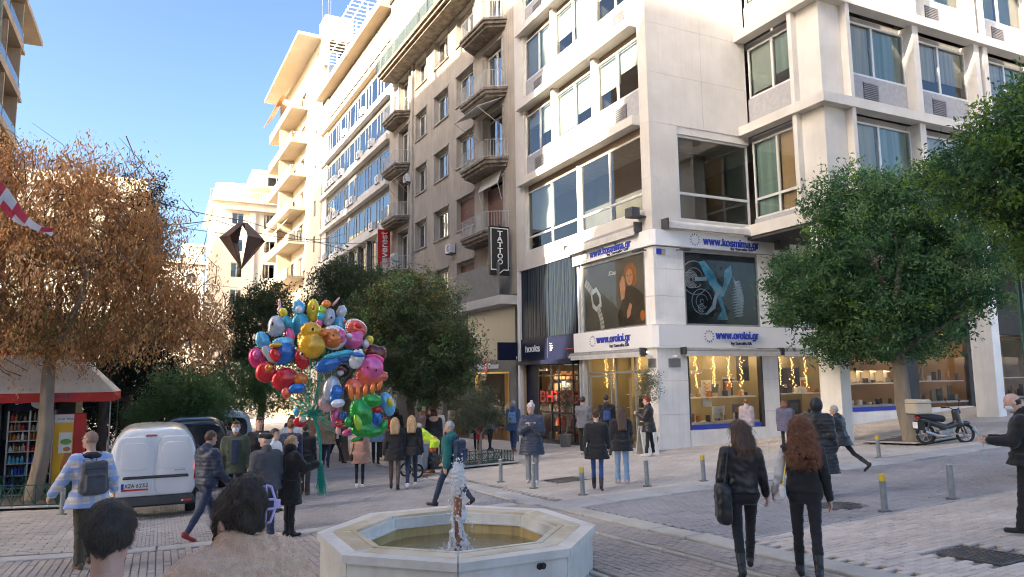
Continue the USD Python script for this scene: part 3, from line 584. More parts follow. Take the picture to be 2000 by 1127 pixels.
def goods(fac, w, u0, u1, z, d0, d1, n, seed, hmin=.08, hmax=.34, mats=('black', 'display_white', 'print_orange', 'graphite', 'steel', 'shop_wall', 'poster_black')):
    r = np.random.default_rng(seed)
    for k in range(n):
        u = u0+(u1-u0)*(k+.5)/n+r.uniform(-.02, .02); h = r.uniform(hmin, hmax); wd = (u1-u0)/n*r.uniform(.5, .85)/2; dd = r.uniform(d0+.1, d1-.1); m = MB()
        q = r.integers(3)
        if q == 0: fac.box(m, u-wd, u+wd, dd-.06, dd+.06, z, z+h)
        elif q == 1:
            c = fac.p(u, dd, z); m.tube([c, c+[0, 0, h*.5], c+[0, 0, h*.55], c+[0, 0, h]], [wd*.9, wd*.5, wd*.8, wd*.55], 10)
        else:
            fac.box(m, u-wd, u+wd, dd-.015, dd+.015, z, z+h); fac.box(m, u-wd*.8, u+wd*.8, dd-.08, dd+.08, z, z+.02)
        put(w, 'display_item', m, mats[int(r.integers(len(mats)))])
w1 = display(FR, 17.27, 20.86, .16, 2.94); w2 = display(FR, 21.68, 24.3, .22, 2.94)
for w, a, b, z, n, s_ in ((w1, 17.4, 20.6, .42, 15, 1), (w1, 17.4, 20.6, 1.33, 13, 2), (w2, 21.8, 24.1, .48, 11, 3), (w2, 21.8, 24.1, 1.39, 10, 4)): goods(FR, w, a, b, z, -.75, -.2, n, s_)
for wq, u, z, w_, h_, mt in ((w1, 17.5, 1.35, .5, .75, 'poster_black'), (w1, 18.9, 1.35, .55, .55, 'cream'), (w1, 19.6, 1.3, .45, .7, 'print_coat'), (w1, 19.0, .45, .6, .5, 'display_white'), (w1, 20.0, .45, .5, .55, 'poster_grey'), (w2, 21.9, 1.4, .45, .7, 'print_skin'), (w2, 22.9, .5, .7, .6, 'print_coat'), (w2, 23.6, 1.4, .5, .6, 'display_white')):
    m = MB(); FR.box(m, u, u+w_, -.84, -.8, z, z+h_); b0 = put(wq, 'display_board', m, mt); m = MB(); FR.box(m, u+w_*.2, u+w_*.8, -.8, -.79, z+h_*.2, z+h_*.8); put(wq, 'board_print', m, ['print_orange', 'poster_grey', 'print_steel', 'shop_wall'][int(u*10) % 4])
m = MB(); FR.box(m, 20.0, 20.6, -.5, -.46, 1.9, 2.85); put(w1, 'display_board', m, 'poster_black'); m = MB(); FR.box(m, 22.4, 23.6, -.8, -.76, 1.5, 2.4); put(w2, 'display_board', m, 'poster_black')
m = MB(); FR.text(m, 'TISSOT', 17.4, -.07, 2.18, .11, depth=.004, bold=True); put(w1, 'window_lettering', m, 'letter_white')
for k, (q, u, z) in enumerate((('best prices and', 18.9, 1.98), ('personal service', 19.0, 1.86))):
    m = MB(); FR.text(m, q, u, -.07, z, .06, depth=.004); put(w1, 'window_lettering', m, 'letter_white')
m = MB()
for k in range(5):
    z = 1.3+k*.13; FR.poly(m, [(18.42, z), (18.55, z-.09), (18.68, z), (18.68, z+.05), (18.55, z-.04), (18.42, z+.05)], -.55, -.53)
put(w1, 'gold_chevrons', m, 'gold'); m = MB(); FR.box(m, 18.33, 18.77, -.6, -.56, .95, 1.95); put(w1, 'display_board', m, 'display_white')
def beads(fac, us, z0, z1, seed, d=-.35):
    r = np.random.default_rng(seed)
    for u in us:
        m = MB()
        for k in range(26): m.ell(fac.p(u+r.normal(0, .05), d+r.normal(0, .04), z0+(z1-z0)*k/26), (.012, .012, .012), 1)
        put(cb, 'fairy_light_string', m, 'bead', kind='stuff')
beads(FR, (17.9, 18.75, 19.5, 20.1), 1.7, 2.85, 1); beads(FR, (22.1, 22.8, 23.5), 1.6, 2.85, 2); beads(FL, (25.2, 24.6, 22.9, 22.2), 1.7, 2.85, 3, -.5)
# L side entrance
def bars(par, fac, name, us, zs, d0, d1, mat, t=.045):
    m = MB()
    for u in us: fac.box(m, u-t, u+t, d0, d1, zs[0], zs[-1])
    for a, b in zip(us[:-1], us[1:]):
        for z in zs: fac.box(m, a+t, b-t, d0+.003, d1-.003, z-t, z+t)
    return put(par, name, m, mat)
en = bars(cb, FL, 'entrance_glazing', [21.7, 22.62, 23.95, 25.95], [-.52, 2.28, 2.88], -.2, -.1, 'alu_grey')
for a, b in ((21.75, 22.58), (22.68, 23.9), (24.0, 25.9)):
    g = MB(); FL.quad(g, a, b, -.15, -.5, 2.24); FL.quad(g, a, b, -.15, 2.32, 2.85); put(en, 'pane', g, 'pane_shop')
m = MB(); FL.box(m, 24.2, 25.8, -.13, -.08, -.5, -.46); FL.box(m, 24.2, 24.27, -.13, -.08, -.46, 2.1); FL.box(m, 25.73, 25.8, -.13, -.08, -.46, 2.1); FL.box(m, 24.2, 25.8, -.13, -.08, 2.1, 2.17); put(en, 'door', m, 'alu_grey')
m = MB(); FL.box(m, 21.66, 26.0, -.3, .02, -1.2, -.54); put(cb, 'plinth', m, 'marble_white')
sh = MB()
for z in (.4, .9, 1.4): FL.box(sh, 21.8, 23.8, -1.0, -.5, z, z+.03)
put(cb, 'shelf', sh, 'display_white'); goods(FL, en, 21.8, 23.7, .43, -.95, -.5, 7, 11); goods(FL, en, 21.8, 23.7, .93, -.95, -.5, 7, 12); goods(FL, en, 21.8, 23.7, 1.43, -.95, -.5, 6, 13)
# navy shop next door
ns = MB(); FL.box(ns, 26.72, 31.94, -.3, -.12, 3.98, 7.36); npan = put(cb, 'screen_backing', ns, 'navy')
r = np.random.default_rng(3)
for k in range(46):
    u = 26.78+k*.1125; m = MB(); tz = r.uniform(-.012, .012)
    FL.box(m, u, u+.085, -.12, -.04+tz, 3.99, 7.35); put(npan, 'screen_slat', m, 'navy_panel')
m = MB(); FL.box(m, 26.72, 31.94, -.3, .02, 2.92, 3.97); nb = put(cb, 'navy_sign_band', m, 'navy')
m = MB(); FL.box(m, 26.72, 31.94, -.25, .3, 2.72, 2.91); put(cb, 'navy_canopy', m, 'navy')
m = MB(); FL.text(m, 'hooks', 31.5, .022, 3.34, .3, depth=.02, bold=True, width=1.5); put(nb, 'sign_lettering', m, 'letter_white')
m = MB()
for k, t_ in enumerate(('home', 'kitchen', 'garden', 'gifts')): FL.text(m, t_, 29.0, .022, 3.62-k*.1, .06, depth=.01)
put(nb, 'sign_lettering', m, 'letter_white'); m = MB(); FL.box(m, 26.95, 27.5, .02, .03, 3.33, 3.36); put(nb, 'red_line', m, 'letter_red'); m = MB(); FL.box(m, 29.2, 29.23, .02, .026, 3.0, 3.9); put(nb, 'divider', m, 'steel')
m = MB(); FL.box(m, 26.72, 31.94, -4.0, -3.8, -1.3, 2.9); FL.box(m, 31.8, 31.94, -3.8, -.1, -1.3, 2.72); FL.box(m, 26.72, 26.78, -3.8, -.3, -1.3, 2.72); FL.box(m, 26.72, 31.94, -3.8, -.3, 2.8, 2.9); put(cb, 'shop_wall', m, 'tan_wall')
m = MB(); FL.box(m, 26.72, 31.94, -4, .0, -1.5, -.72); put(cb, 'shop_floor', m, 'graphite')
m = MB(); FL.box(m, 30.4, 31.9, -.28, -.18, -.7, 2.72); put(cb, 'dark_entrance_panel', m, 'navy')
ng = bars(cb, FL, 'shopfront_grid', [26.75, 27.22, 28.5, 29.18, 30.4], [-.7, .55, 2.2, 2.72], -.16, -.1, 'black', .04)
for a, b in ((26.79, 27.18), (27.26, 28.46), (28.54, 29.14), (29.22, 30.36)):
    g = MB(); FL.quad(g, a, b, -.13, -.66, 2.68); put(ng, 'pane', g, 'pane_shop')
m = MB(); FL.text(m, 'BHT AL', 30.3, -.09, 1.02, .48, depth=.01, bold=True, width=3.4); put(ng, 'window_lettering', m, 'letter_red')
m = MB(); FL.text(m, 'hooks', 30.3, -.09, 2.42, .12, depth=.01, bold=True, width=.8); put(ng, 'window_lettering', m, 'letter_white')
surf('carton', (.36, .20, .09), (.28, .15, .07), scale=5, rough=.8)
r = np.random.default_rng(4)
for lev, z in enumerate((-.7, -.05, .55, 1.05, 1.55, 2.0)):
    sb = MB(); FL.box(sb, 26.85, 30.3, -1.1, -.5, z-.03, z); put(cb, 'shelf', sb, 'wood_slat')
    for k in range(8):
        u = 26.95+k*.42; h = r.uniform(.22, .42); m = MB(); FL.box(m, u, u+.34, -1.0, -.55, z, z+h); put(cb, 'stock_box', m, ['carton', 'carton', 'print_orange', 'letter_red', 'display_white'][int(r.integers(5))])
for u in (27.5, 29.0):
    m = MB(); FL.box(m, u-.6, u+.6, -.9, -.7, 2.74, 2.79); put(cb, 'ceiling_lamp', m, 'lamp_warm')
# arcade shops further right
m = MB(); FR.box(m, 24.3, 25.1, -.3, 0, -.5, 3.9); FR.box(m, 29.2, 29.9, -.3, 0, -.5, 3.9); FR.box(m, 33.6, 35.3, -.3, 0, -.5, 7.3); FR.box(m, 24.3, 44, -.3, -.02, 3.9, 7.3); put(cb, 'arcade_wall', m, 'graphite')
m = MB(); m.box(25.1, 44, 25.6, 25.8, -.2, 4); m.box(29.5, 29.6, 21.5, 25.6, .2, 3.9); m.box(34.3, 34.4, 21.5, 25.6, .2, 3.9); m.box(25.1, 44, 21.45, 25.6, 3.9, 4.0); put(cb, 'shop_wall', m, 'tan_wall')
m = MB(); m.box(25.1, 44, 21.4, 25.6, -.2, .45); put(cb, 'shop_floor', m, 'shop_floor')
w3 = display(FR, 25.1, 29.2, .55, 3.8); 
for k in range(4):
    m = MB(); u = 25.5+k*.85; FR.box(m, u, u+.78, -.75, -.7, 1.75, 2.25); FR.box(m, u, u+.03, -.7, -.3, 1.75, 2.25); FR.box(m, u+.03, u+.75, -.68, -.64, 2.2, 2.24); put(w3, 'display_case', m, 'cream_light')
    m = MB(); FR.box(m, u+.1, u+.65, -.6, -.5, 2.19, 2.22); put(w3, 'case_lamp', m, 'lamp_warm')
goods(FR, w3, 25.3, 28.9, .82, -.75, -.2, 14, 21, .06, .24); goods(FR, w3, 25.4, 28.9, 1.73, -.6, -.25, 12, 22, .05, .22)
w4 = display(FR, 29.9, 33.6, .6, 3.8, strip=False); goods(FR, w4, 30.2, 33.3, .87, -.8, -.2, 9, 23, .2, .7); goods(FR, w4, 30.2, 33.3, 1.78, -.8, -.2, 9, 24, .2, .6)
w5 = display(FR, 35.3, 39.5, .7, 3.8, strip=False); goods(FR, w5, 35.5, 39, .97, -.8, -.2, 9, 25, .2, .7)
for x in (26, 28, 31, 32.8, 37):
    m = MB(); m.box(x-.5, x+.5, 22.0, 22.15, 3.82, 3.87); put(cb, 'ceiling_lamp', m, 'lamp_warm')
# ------------------------------------------------------------------ the street's other buildings
def wall(par, fac, u0, u1, z0, z1, ops, d0, d1, mat, name='wall', reveal=None):
    us = sorted({u0, u1, *[o[0] for o in ops], *[o[1] for o in ops]}); zs = sorted({z0, z1, *[o[2] for o in ops], *[o[3] for o in ops]})
    us = [u for u in us if u0 <= u <= u1]; zs = [z for z in zs if z0 <= z <= z1]
    m = MB()
    for a, b in zip(zs[:-1], zs[1:]):
        run = None
        for c, d in zip(us[:-1], us[1:]):
            hole = any(o[0] <= (c+d)/2 <= o[1] and o[2] <= (a+b)/2 <= o[3] for o in ops)
            if hole:
                if run is not None: fac.box(m, run, c, d0, d1, a, b); run = None
            elif run is None: run = c
        if run is not None: fac.box(m, run, us[-1], d0, d1, a, b)
    return put(par, name, m, mat)
def railing(par, fac, pts, z0, h, mat='rail_white', step=.14, r=.012, panel=None):
    """pts: (u, d) corners"""
    m = MB(); P3 = [fac.p(u, d, 0) for u, d in pts]
    for a, b in zip(P3[:-1], P3[1:]):
        L = np.linalg.norm(b-a); n = max(2, int(L/step))
        for z in (z0+.06, z0+h): m.tube([a+[0, 0, z], b+[0, 0, z]], r*1.5, 4)
        for k in range(n+1): q = a+(b-a)*k/n; m.tube([q+[0, 0, z0], q+[0, 0, z0+h]], r, 4, cap=False)
    return put(par, 'railing', m, mat, kind='stuff')
def slab_poly(fac, pts, z0, z1):
    w = [tuple(fac.p(u, d, 0)[:2]) for u, d in pts]; m = trimesh.creation.extrude_polygon(Polygon(w).buffer(0), z1-z0, engine='earcut'); m.apply_translation((0, 0, z0)); return m
def balcony(par, fac, u0, u1, ch, dep, z, mat='balcony_old', t=.22, rail='rail_white', h=.95, molded=True):
    a = [(u0-ch, 0), (u0, dep), (u1, dep), (u1+ch, 0)]; m = MB().tm(slab_poly(fac, a, z-.12, z))
    if molded:
        m.tm(slab_poly(fac, [(u0-ch+.08, 0), (u0+.05, dep-.07), (u1-.05, dep-.07), (u1+ch-.08, 0)], z-.3, z-.12)); m.tm(slab_poly(fac, [(u0-ch+.2, 0), (u0+.14, dep-.2), (u1-.14, dep-.2), (u1+ch-.2, 0)], z-.46, z-.3))
    b = put(par, 'balcony', m, mat)
    railing(b, fac, [(u0-ch+.05, .04), (u0+.03, dep-.05), (u1-.03, dep-.05), (u1+ch-.05, .04)], z, h, rail); return b
def aircon(par, fac, u, z, d=.0, w=.8, h=.55):
    m = MB(); fac.box(m, u-w/2, u+w/2, d+.08, d+.4, z, z+h); a = put(par, 'air_conditioner', m, 'metal_white')
    g = MB(); c = fac.p(u-.1, d+.402, z+h/2); nn = fac.n; t = fac.u
    ang = np.linspace(0, 2*PI, 17)
    for r in (.2, .12): g.tube([c+t*r*math.cos(q)+np.array([0, 0, r*math.sin(q)]) for q in ang], .014, 4, cap=False)
    put(a, 'fan_guard', g, 'dark_slat'); 
    for s_ in (-.3, .3): b = MB(); fac.box(b, u+s_-.02, u+s_+.02, d, d+.42, z-.06, z); put(a, 'bracket', b, 'graphite')
FB = Fac((15.89, 32.2, 0), (-.037, 1), (-1, -.037))
br = thing('brown_apartment_building', 'grey brown stucco apartment building with small curved balconies and French doors', 'building')
rows = [(24.3-3.85*k) for k in range(5)]
ops = []
for zt in rows:
    for a, b in ((8.95, 11.25), (12.7, 14.75), (5.15, 7.6)): ops.append((a, b, zt-1.9, zt))
for zs in (21.3, 17.42, 13.6, 9.75): ops += [(1.5, 3.85, zs, zs+2.95), (16.2, 18.35, zs, zs+2.95)]
wall(br, FB, .0, 20.6, 6.3, 25.0, ops, -.45, 0, 'stucco'); wall(br, FB, .0, 20.6, 25.0, 31.5, [(u, u+2.0, 25.1, 27.9) for u in (2, 6, 9.5, 13, 17)], -.45, -.02, 'cream')
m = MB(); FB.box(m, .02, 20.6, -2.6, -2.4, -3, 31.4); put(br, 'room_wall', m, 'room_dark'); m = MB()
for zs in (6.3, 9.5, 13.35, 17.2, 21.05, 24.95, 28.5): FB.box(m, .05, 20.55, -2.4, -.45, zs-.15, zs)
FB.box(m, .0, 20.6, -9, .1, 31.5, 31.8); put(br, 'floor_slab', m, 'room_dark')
rr = np.random.default_rng(12)
for zt in rows:
    for i, (a, b) in enumerate(((8.95, 11.25), (12.7, 14.75), (5.15, 7.6))):
        sh = zt < 13 and i == 2
        m = MB()
        for q in ((a-.06, a, zt-1.9, zt), (b, b+.06, zt-1.9, zt)): FB.box(m, q[0], q[1], -.02, .035, q[2], q[3])
        FB.box(m, a-.12, b+.12, -.02, .07, zt, zt+.1); FB.box(m, a-.12, b+.12, -.02, .09, zt-1.99, zt-1.9)
        put(br, 'window_surround', m, 'stucco_trim')
        if sh:
            m = MB()
            for k in range(24): FB.box(m, a, b, -.3, -.25+.012*(k % 2), zt-1.9+k*.079, zt-1.9+k*.079+.075)
            put(br, 'roller_shutter', m, 'shutter_brown')
        else: window(br, FB, a+.03, b-.03, zt-1.87, zt-.16 if i else zt-.14, d=-.27, cols=2, fr=.1, mull=.07, fmat='wood_white', pane='pane_blue' if zt > 10 else 'pane_plain', blinds=[('blind_pale', float(rr.uniform(0, .6))), ('blind_pale', float(rr.uniform(0, .4)))])
        m = MB(); FB.box(m, a, b, -.3, -.2, zt-.15, zt); put(br, 'shutter_box', m, 'stucco_trim')
for k, zs in enumerate((21.3, 17.42, 13.6, 9.75)):
    for a, b in ((1.5, 3.85), (16.2, 18.35)):
        if zs < 10 and a < 2:
            m = MB()
            for q in range(34): FB.box(m, a, b, -.3, -.25+.012*(q % 2), zs+q*.079, zs+q*.079+.075)
            put(br, 'roller_shutter', m, 'shutter_brown')
        else: window(br, FB, a+.03, b-.03, zs+.02, zs+2.75, d=-.3, cols=2, fr=.12, mull=.08, fmat='wood_white', pane='pane_blue', blinds=[('blind_pale', .3 if k % 2 else 0), (None, 0)], name='balcony_door')
        m = MB()
        for q0, q1 in ((a-.15, a), (b, b+.15)): FB.box(m, q0, q1, -.02, .05, zs, zs+2.95)
        FB.box(m, a-.18, b+.18, -.02, .08, zs+2.95, zs+3.07); put(br, 'door_surround', m, 'stucco_trim')
    balcony(br, FB, 1.5, 4.7, .65, 1.1, zs); balcony(br, FB, 16.5, 19.5, .6, 1.0, zs)
m = MB(); FB.box(m, 4.6, 19.4, 0, 1.45, 24.8, 25.05); FB.box(m, 4.7, 19.3, 0, 1.3, 24.6, 24.8); FB.box(m, 4.8, 19.2, 0, 1.1, 24.42, 24.6); lb = put(br, 'long_balcony', m, 'balcony_old')
railing(lb, FB, [(4.65, .05), (4.65, 1.4), (19.35, 1.4), (19.35, .05)], 25.05, 1.0, 'rail_green', .2)
m = MB()
for u0 in np.arange(8.1, 18.8, 1.3): FB.box(m, u0, u0+1.22, 1.36, 1.385, 25.12, 26.0)
put(lb, 'railing_panel', m, 'pane_plain')
m = MB(); FB.box(m, 15.2, 15.42, .0, .14, 5, 24.4); put(br, 'downpipe', m, 'stucco_trim')
m = MB(); FB.box(m, 16.45, 16.52, .3, .98, 17.5, 18.3); put(br, 'blue_screen', m, 'navy') if False else None
# folded out awnings on the balconies
for (u0, u1, z, out) in ((1.3, 4.3, 16.95, 1.6), (1.5, 3.9, 13.05, .35), (16.3, 18.4, 16.95, 1.0)):
    m = MB(); a0, a1 = FB.p(u0, .1, z), FB.p(u1, .1, z); b0, b1 = FB.p(u0, out, z-.75), FB.p(u1, out, z-.75); up = np.array([0, 0, .03])
    m.hexa([a0, a1, b1, b0, a0+up, a1+up, b1+up, b0+up]); aw = put(br, 'awning', m, 'awning_white'); m = MB()
    for p_, q_ in ((FB.p(u0+.05, .1, z-1.6), b0), (FB.p(u1-.05, .1, z-1.6), b1)): m.tube([p_, q_], .02, 5)
    put(aw, 'arm', m, 'rail_white', kind='stuff')
for u, z in ((15.9, 18.9-3.0), (8.2, 9.7)): aircon(br, FB, u if u > 10 else 8.15, z if z > 10 else 9.6)
m = MB()
for k in range(2): aircon(br, FB, 17.2+k*.02, 9.8+k*.6, .45)
# ground floor
FG = FB
m = MB(); FB.box(m, .0, 8.0, -.3, 1.0, 5.75, 6.2); FB.box(m, 8.0, 20.6, -.3, .35, 5.75, 6.2); put(br, 'canopy', m, 'concrete_white')
m = MB(); FB.box(m, .35, 5.6, .86, .93, 6.2, 7.9); put(br, 'sign_panel', m, 'shop_grey')
m = MB(); FB.box(m, .25, 5.9, -.3, .08, 3.05, 5.75); put(br, 'metal_panel', m, 'olive_panel')
wall(br, FB, .25, 5.9, -1.8, 3.05, [(1.0, 5.0, -1.2, 2.35)], -.3, .05, 'shop_grey', 'shopfront')
m = MB()
for k in range(24): FB.box(m, 5.95+k*.16, 5.95+k*.16+.12, -.2, .05, .9, 3.2)
put(br, 'wood_cladding', m, 'wood_slat', kind='stuff')
m = MB(); FB.box(m, 5.9, 9.9, -.3, -.05, 3.2, 5.75); FB.box(m, 9.9, 10.6, -.3, 0, -2.5, 5.75); FB.box(m, 14.2, 14.9, -.3, 0, -2.5, 5.75); FB.box(m, 18.5, 20.6, -.3, 0, -2.5, 5.75); FB.box(m, 9.9, 20.6, -.3, -.05, 3.6, 5.75); put(br, 'pillar', m, 'shop_grey')
m = MB(); FB.box(m, .2, 20.5, -2.4, .0, -3, -1.3); put(br, 'shop_floor', m, 'graphite'); m = MB(); FB.box(m, .3, 5.9, -2.3, -2.2, -1.5, 3.0); put(br, 'shop_wall', m, 'tan_wall'); m = MB(); FB.box(m, .3, 5.9, -2.2, -.3, 2.5, 2.6); put(br, 'shop_ceiling', m, 'tan_wall')
g = MB(); FB.quad(g, 1.0, 5.0, -.1, -1.2, 2.35); put(br, 'shop_window', g, 'pane_shop')
m = MB(); FB.box(m, 1.0, 5.0, -.06, .07, 2.35, 2.43); FB.box(m, 4.93, 5.0, -.06, .07, -1.2, 2.35); FB.box(m, 1.0, 1.07, -.06, .07, -1.2, 2.35); put(br, 'window_trim', m, 'gold')
for u in (1.5, 2.8, 4.1):
    m = MB(); FB.box(m, u-.4, u+.4, -1.0, -.8, 2.42, 2.48); put(br, 'ceiling_lamp', m, 'lamp_warm')
for u in (11.5, 13, 16, 17.5, 7.5):
    m = MB(); FB.box(m, u-.5, u+.5, -1.2, -1.0, 2.6, 2.66); put(br, 'ceiling_lamp', m, 'lamp_warm')
m = MB()
for k in range(7): m.ell(FB.p(1.6+k*.45, -.8, -.4+.25*(k % 3)), (.18, .18, .3), 1); FB.box(m, 1.4+k*.45, 1.75+k*.45, -1.0, -.6, -1.2, -.5)
put(br, 'shop_display', m, 'gold', kind='stuff')
m = MB(); FB.text(m, 'Swiss', 4.75, .06, 2.62, .26, depth=.05, bold=True, width=.95); FB.text(m, 'Corner', 3.35, .06, 2.62, .26, depth=.05, bold=True, width=1.25); put(br, 'sign_lettering', m, 'letter_white')
m = MB(); FB.poly(m, Polygon([(3.85, 2.95), (3.42, 2.95), (3.42, 2.6), (3.63, 2.4), (3.85, 2.6)]).buffer(.05), .05, .09); sh_ = put(br, 'shield_emblem', m, 'letter_red')
m = MB(); FB.box(m, 3.6, 3.67, .09, .1, 2.55, 2.88); FB.box(m, 3.5, 3.595, .09, .1, 2.69, 2.76); FB.box(m, 3.675, 3.77, .09, .1, 2.69, 2.76); put(sh_, 'cross', m, 'letter_white')
r = np.random.default_rng(8)
for k in range(16):
    u = 10.7+k*.48; h = r.uniform(.6, 1.6); m = MB(); FB.box(m, u, u+.3, -1.6, -1.2, -1.3, -1.3+h); put(br, 'stock', m, ['letter_red', 'carton', 'black', 'display_white', 'tan_wall'][int(r.integers(5))])
# signs are things of their own
tt = thing('tattoo_sign', 'black vertical blade sign reading TATTOO in white letters on the brown building', 'sign')
FT = Fac(FB.p(.55, .75, 0), (-1, -.037), (.037, -1))    # faces up the street towards the camera
m = MB(); FT.box(m, -.55, .55, -.16, .0, 7.25, 9.75); put(tt, 'box', m, 'black')
m = MB()
for a, b, c, d in ((-.5, .5, 9.62, 9.66), (-.5, -.46, 7.55, 9.62), (.46, .5, 7.55, 9.62)): FT.box(m, a, b, 0, .012, c, d)
FT.poly(m, [(-.5, 7.55), (-.2, 7.55), (0, 7.38), (.2, 7.55), (.5, 7.55), (.5, 7.5), (.22, 7.5), (0, 7.32), (-.22, 7.5), (-.5, 7.5)], 0, .012); put(tt, 'border', m, 'letter_white')
for k, ch in enumerate('TATTOO'):
    m = MB(); FT.text(m, ch, 0.15, .0, 9.27-k*.292, .235, depth=.02, bold=True, width=.3); put(tt, 'letter', m, 'letter_white')
m = MB(); FT.box(m, -.06, .06, -.12, -.04, 9.75, 9.85); put(tt, 'bracket', m, 'graphite'); m = MB(); FT.box(m, -.62, -.55, -.12, -.04, 7.6, 7.7); put(tt, 'bracket', m, 'graphite')
ev = thing('red_banner', 'tall red blade sign with white vertical lettering between brown and glass buildings', 'sign')
FE = Fac(FB.p(19.8, .9, 0), (-1, -.037), (.037, -1))
m = MB(); FE.box(m, -.75, .2, -.15, 0, 10.6, 13.2); put(ev, 'box', m, 'letter_red'); m = MB(); FE.box(m, -.77, .22, -.16, .01, 13.2, 13.27); put(ev, 'trim', m, 'letter_white')
m = MB(); FE.text(m, 'everest', -.52, .0, 10.72, .46, depth=.02, bold=True, width=2.3, vertical=True); put(ev, 'lettering', m, 'letter_white')
bl = thing('blade_sign', 'square navy blade sign with a row of white letters beside the white pilaster', 'sign')
FQ = Fac(FL.p(32.15, .12, 0), (-1, 0), (0, -1))
m = MB(); FQ.box(m, 0, 1.05, -.12, 0, 2.98, 3.85); put(bl, 'box', m, 'navy'); m = MB(); FQ.text(m, 'hooks', .1, .0, 3.03, .14, depth=.01, bold=True, width=.85); put(bl, 'lettering', m, 'letter_white')
# glass fronted building
gb = thing('glass_front_building', 'office building with bands of blue reflecting windows and a slatted roof pergola', 'building')
G0, G1 = 20.62, 42.5
flo = [13.5, 17.0, 20.55, 24.1, 27.6]
for k, z in enumerate(flo):
    m = MB(); FB.box(m, G0, G1+.3, -.4, .3, z, z+.42); put(gb, 'floor_band', m, 'concrete_white' if k < 4 else 'cream')
    m = MB(); FB.box(m, G0, G1, -.35, -.02, z+.42, z+.95); put(gb, 'spandrel_panel', m, 'concrete_white' if k < 4 else 'cream')
    n = 12
    for i in range(n):
        a = G0+.1+(G1-G0-1.8)*i/n; b = a+(G1-G0-1.8)/n
        if k < 4: window(gb, FB, a, b, z+.95, z+2.95, d=-.06, cols=2 if i % 2 else 1, fr=.05, mull=.03, pane='pane_blue', fmat='alu_grey' if k < 3 else 'alu')
        else:
            window(gb, FB, a, b, z+.8, z+3.0, d=-.3, cols=1, fr=.06, pane='pane_plain'); m = MB(); FB.box(m, a+.06, b-.06, -.1, -.06, z+1.2, z+3.3); put(gb, 'sun_blind', m, 'beige_old')
    m = MB(); FB.box(m, G0, G1, -.4, -.14, z+2.95, z+3.5); put(gb, 'lintel', m, 'room_mid' if k < 3 else 'cream_under')
    m = MB(); FB.box(m, G1-1.7, G1+.3, -.4, .02, z+.42, z+3.5); put(gb, 'pier', m, 'cream_light' if z > 20 else 'concrete_white')
r = np.random.default_rng(5)
for k, us in enumerate(((24, 35, 40), (22.5, 30, 31.2, 36, 38, 39.2), (24.5, 28, 34, 36.4, 37.5, 38.6, 39.7), (27, 33))):
    for u in us: aircon(gb, FB, u, flo[k]+.45, .05, .95, .65)
m = MB(); FB.box(m, G0, G1+.3, -.6, .9, 31.3, 31.9); FB.box(m, G0, G1+.3, -.6, .25, 31.9, 32.9); put(gb, 'cornice', m, 'cream')
m = MB(); FB.box(m, G0, G1+.3, -.6, -.1, 32.9, 33.8); put(gb, 'parapet', m, 'cream_light')
pg = MB()
for u in np.arange(G0+.2, G1+.3, .75): FB.box(pg, u, u+.09, -3.5, 1.0, 35.6, 35.7)
for d in (-3.3, -1.6, .0, .9): FB.box(pg, G0, G1+.3, d, d+.1, 35.45, 35.6)
for u in np.arange(G0+.3, G1+.3, 3.6): FB.box(pg, u, u+.12, -.4, -.28, 33.8, 35.45)
put(gb, 'roof_pergola', pg, 'metal_white', kind='stuff')
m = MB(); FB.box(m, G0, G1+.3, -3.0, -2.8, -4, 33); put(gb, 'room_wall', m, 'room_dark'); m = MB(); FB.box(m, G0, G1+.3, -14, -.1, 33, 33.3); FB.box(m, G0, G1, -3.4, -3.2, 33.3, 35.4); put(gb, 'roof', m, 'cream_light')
m = MB()
for i in range(8): FB.box(m, G0+i*2.75, G0+i*2.75+.35, -.4, .05, -4, 13.5)
FB.box(m, G0, G1+.3, -.4, -.1, 9.4, 10.2); FB.box(m, G0, G1+.3, -.4, -.1, 5.4, 6.2); put(gb, 'lower_pier', m, 'shop_grey')
for zz in (6.2, 10.2):
    for i in range(8): window(gb, FB, G0+i*2.75+.36, G0+i*2.75+2.74, zz, zz+3.2, d=-.2, cols=3, fmat='alu_grey', pane='pane_plain')
for u in (23, 28, 33, 38):
    m = MB(); FB.box(m, u-.9, u+.9, -1.2, -1.0, 2.6, 2.66); put(gb, 'ceiling_lamp', m, 'lamp_warm')
# cream building with wide balconies
ce = thing('cream_balcony_building', 'tall cream apartment building with wide stacked balconies lit by the sun', 'building')
cz = [37.3, 33.3, 29.3, 25.4, 21.5, 17.6, 13.7]
co = [(45.2, 46.1, z-1.9, z-.2) for z in cz[1:]]+[(45.2, 46.1, 36.6, 37.9)]
wall(ce, FB, G1+.3, 50.2, -4, 39.0, co, -.5, .1, 'cream_light')
m = MB(); FB.box(m, G1+.35, 66, -3, -2.6, -4, 38.8); put(ce, 'room_wall', m, 'room_dark')
for o in co: window(ce, FB, o[0], o[1], o[2], o[3], d=-.2, cols=1, fmat='wood_white', pane='pane_plain', blinds=[('blind_pale', .3)])
wall(ce, FB, 50.2, 66, -4, 39.0, [(u, u+2.2, z+.05, z+2.4) for z in cz[1:] for u in (51.5, 56, 60.5)], -.5, .1, 'cream_under')
for z in cz[1:]:
    for u in (51.5, 56, 60.5): window(ce, FB, u, u+2.2, z+.05, z+2.4, d=-.1, cols=2, fmat='wood_white', pane='pane_plain', name='balcony_door')
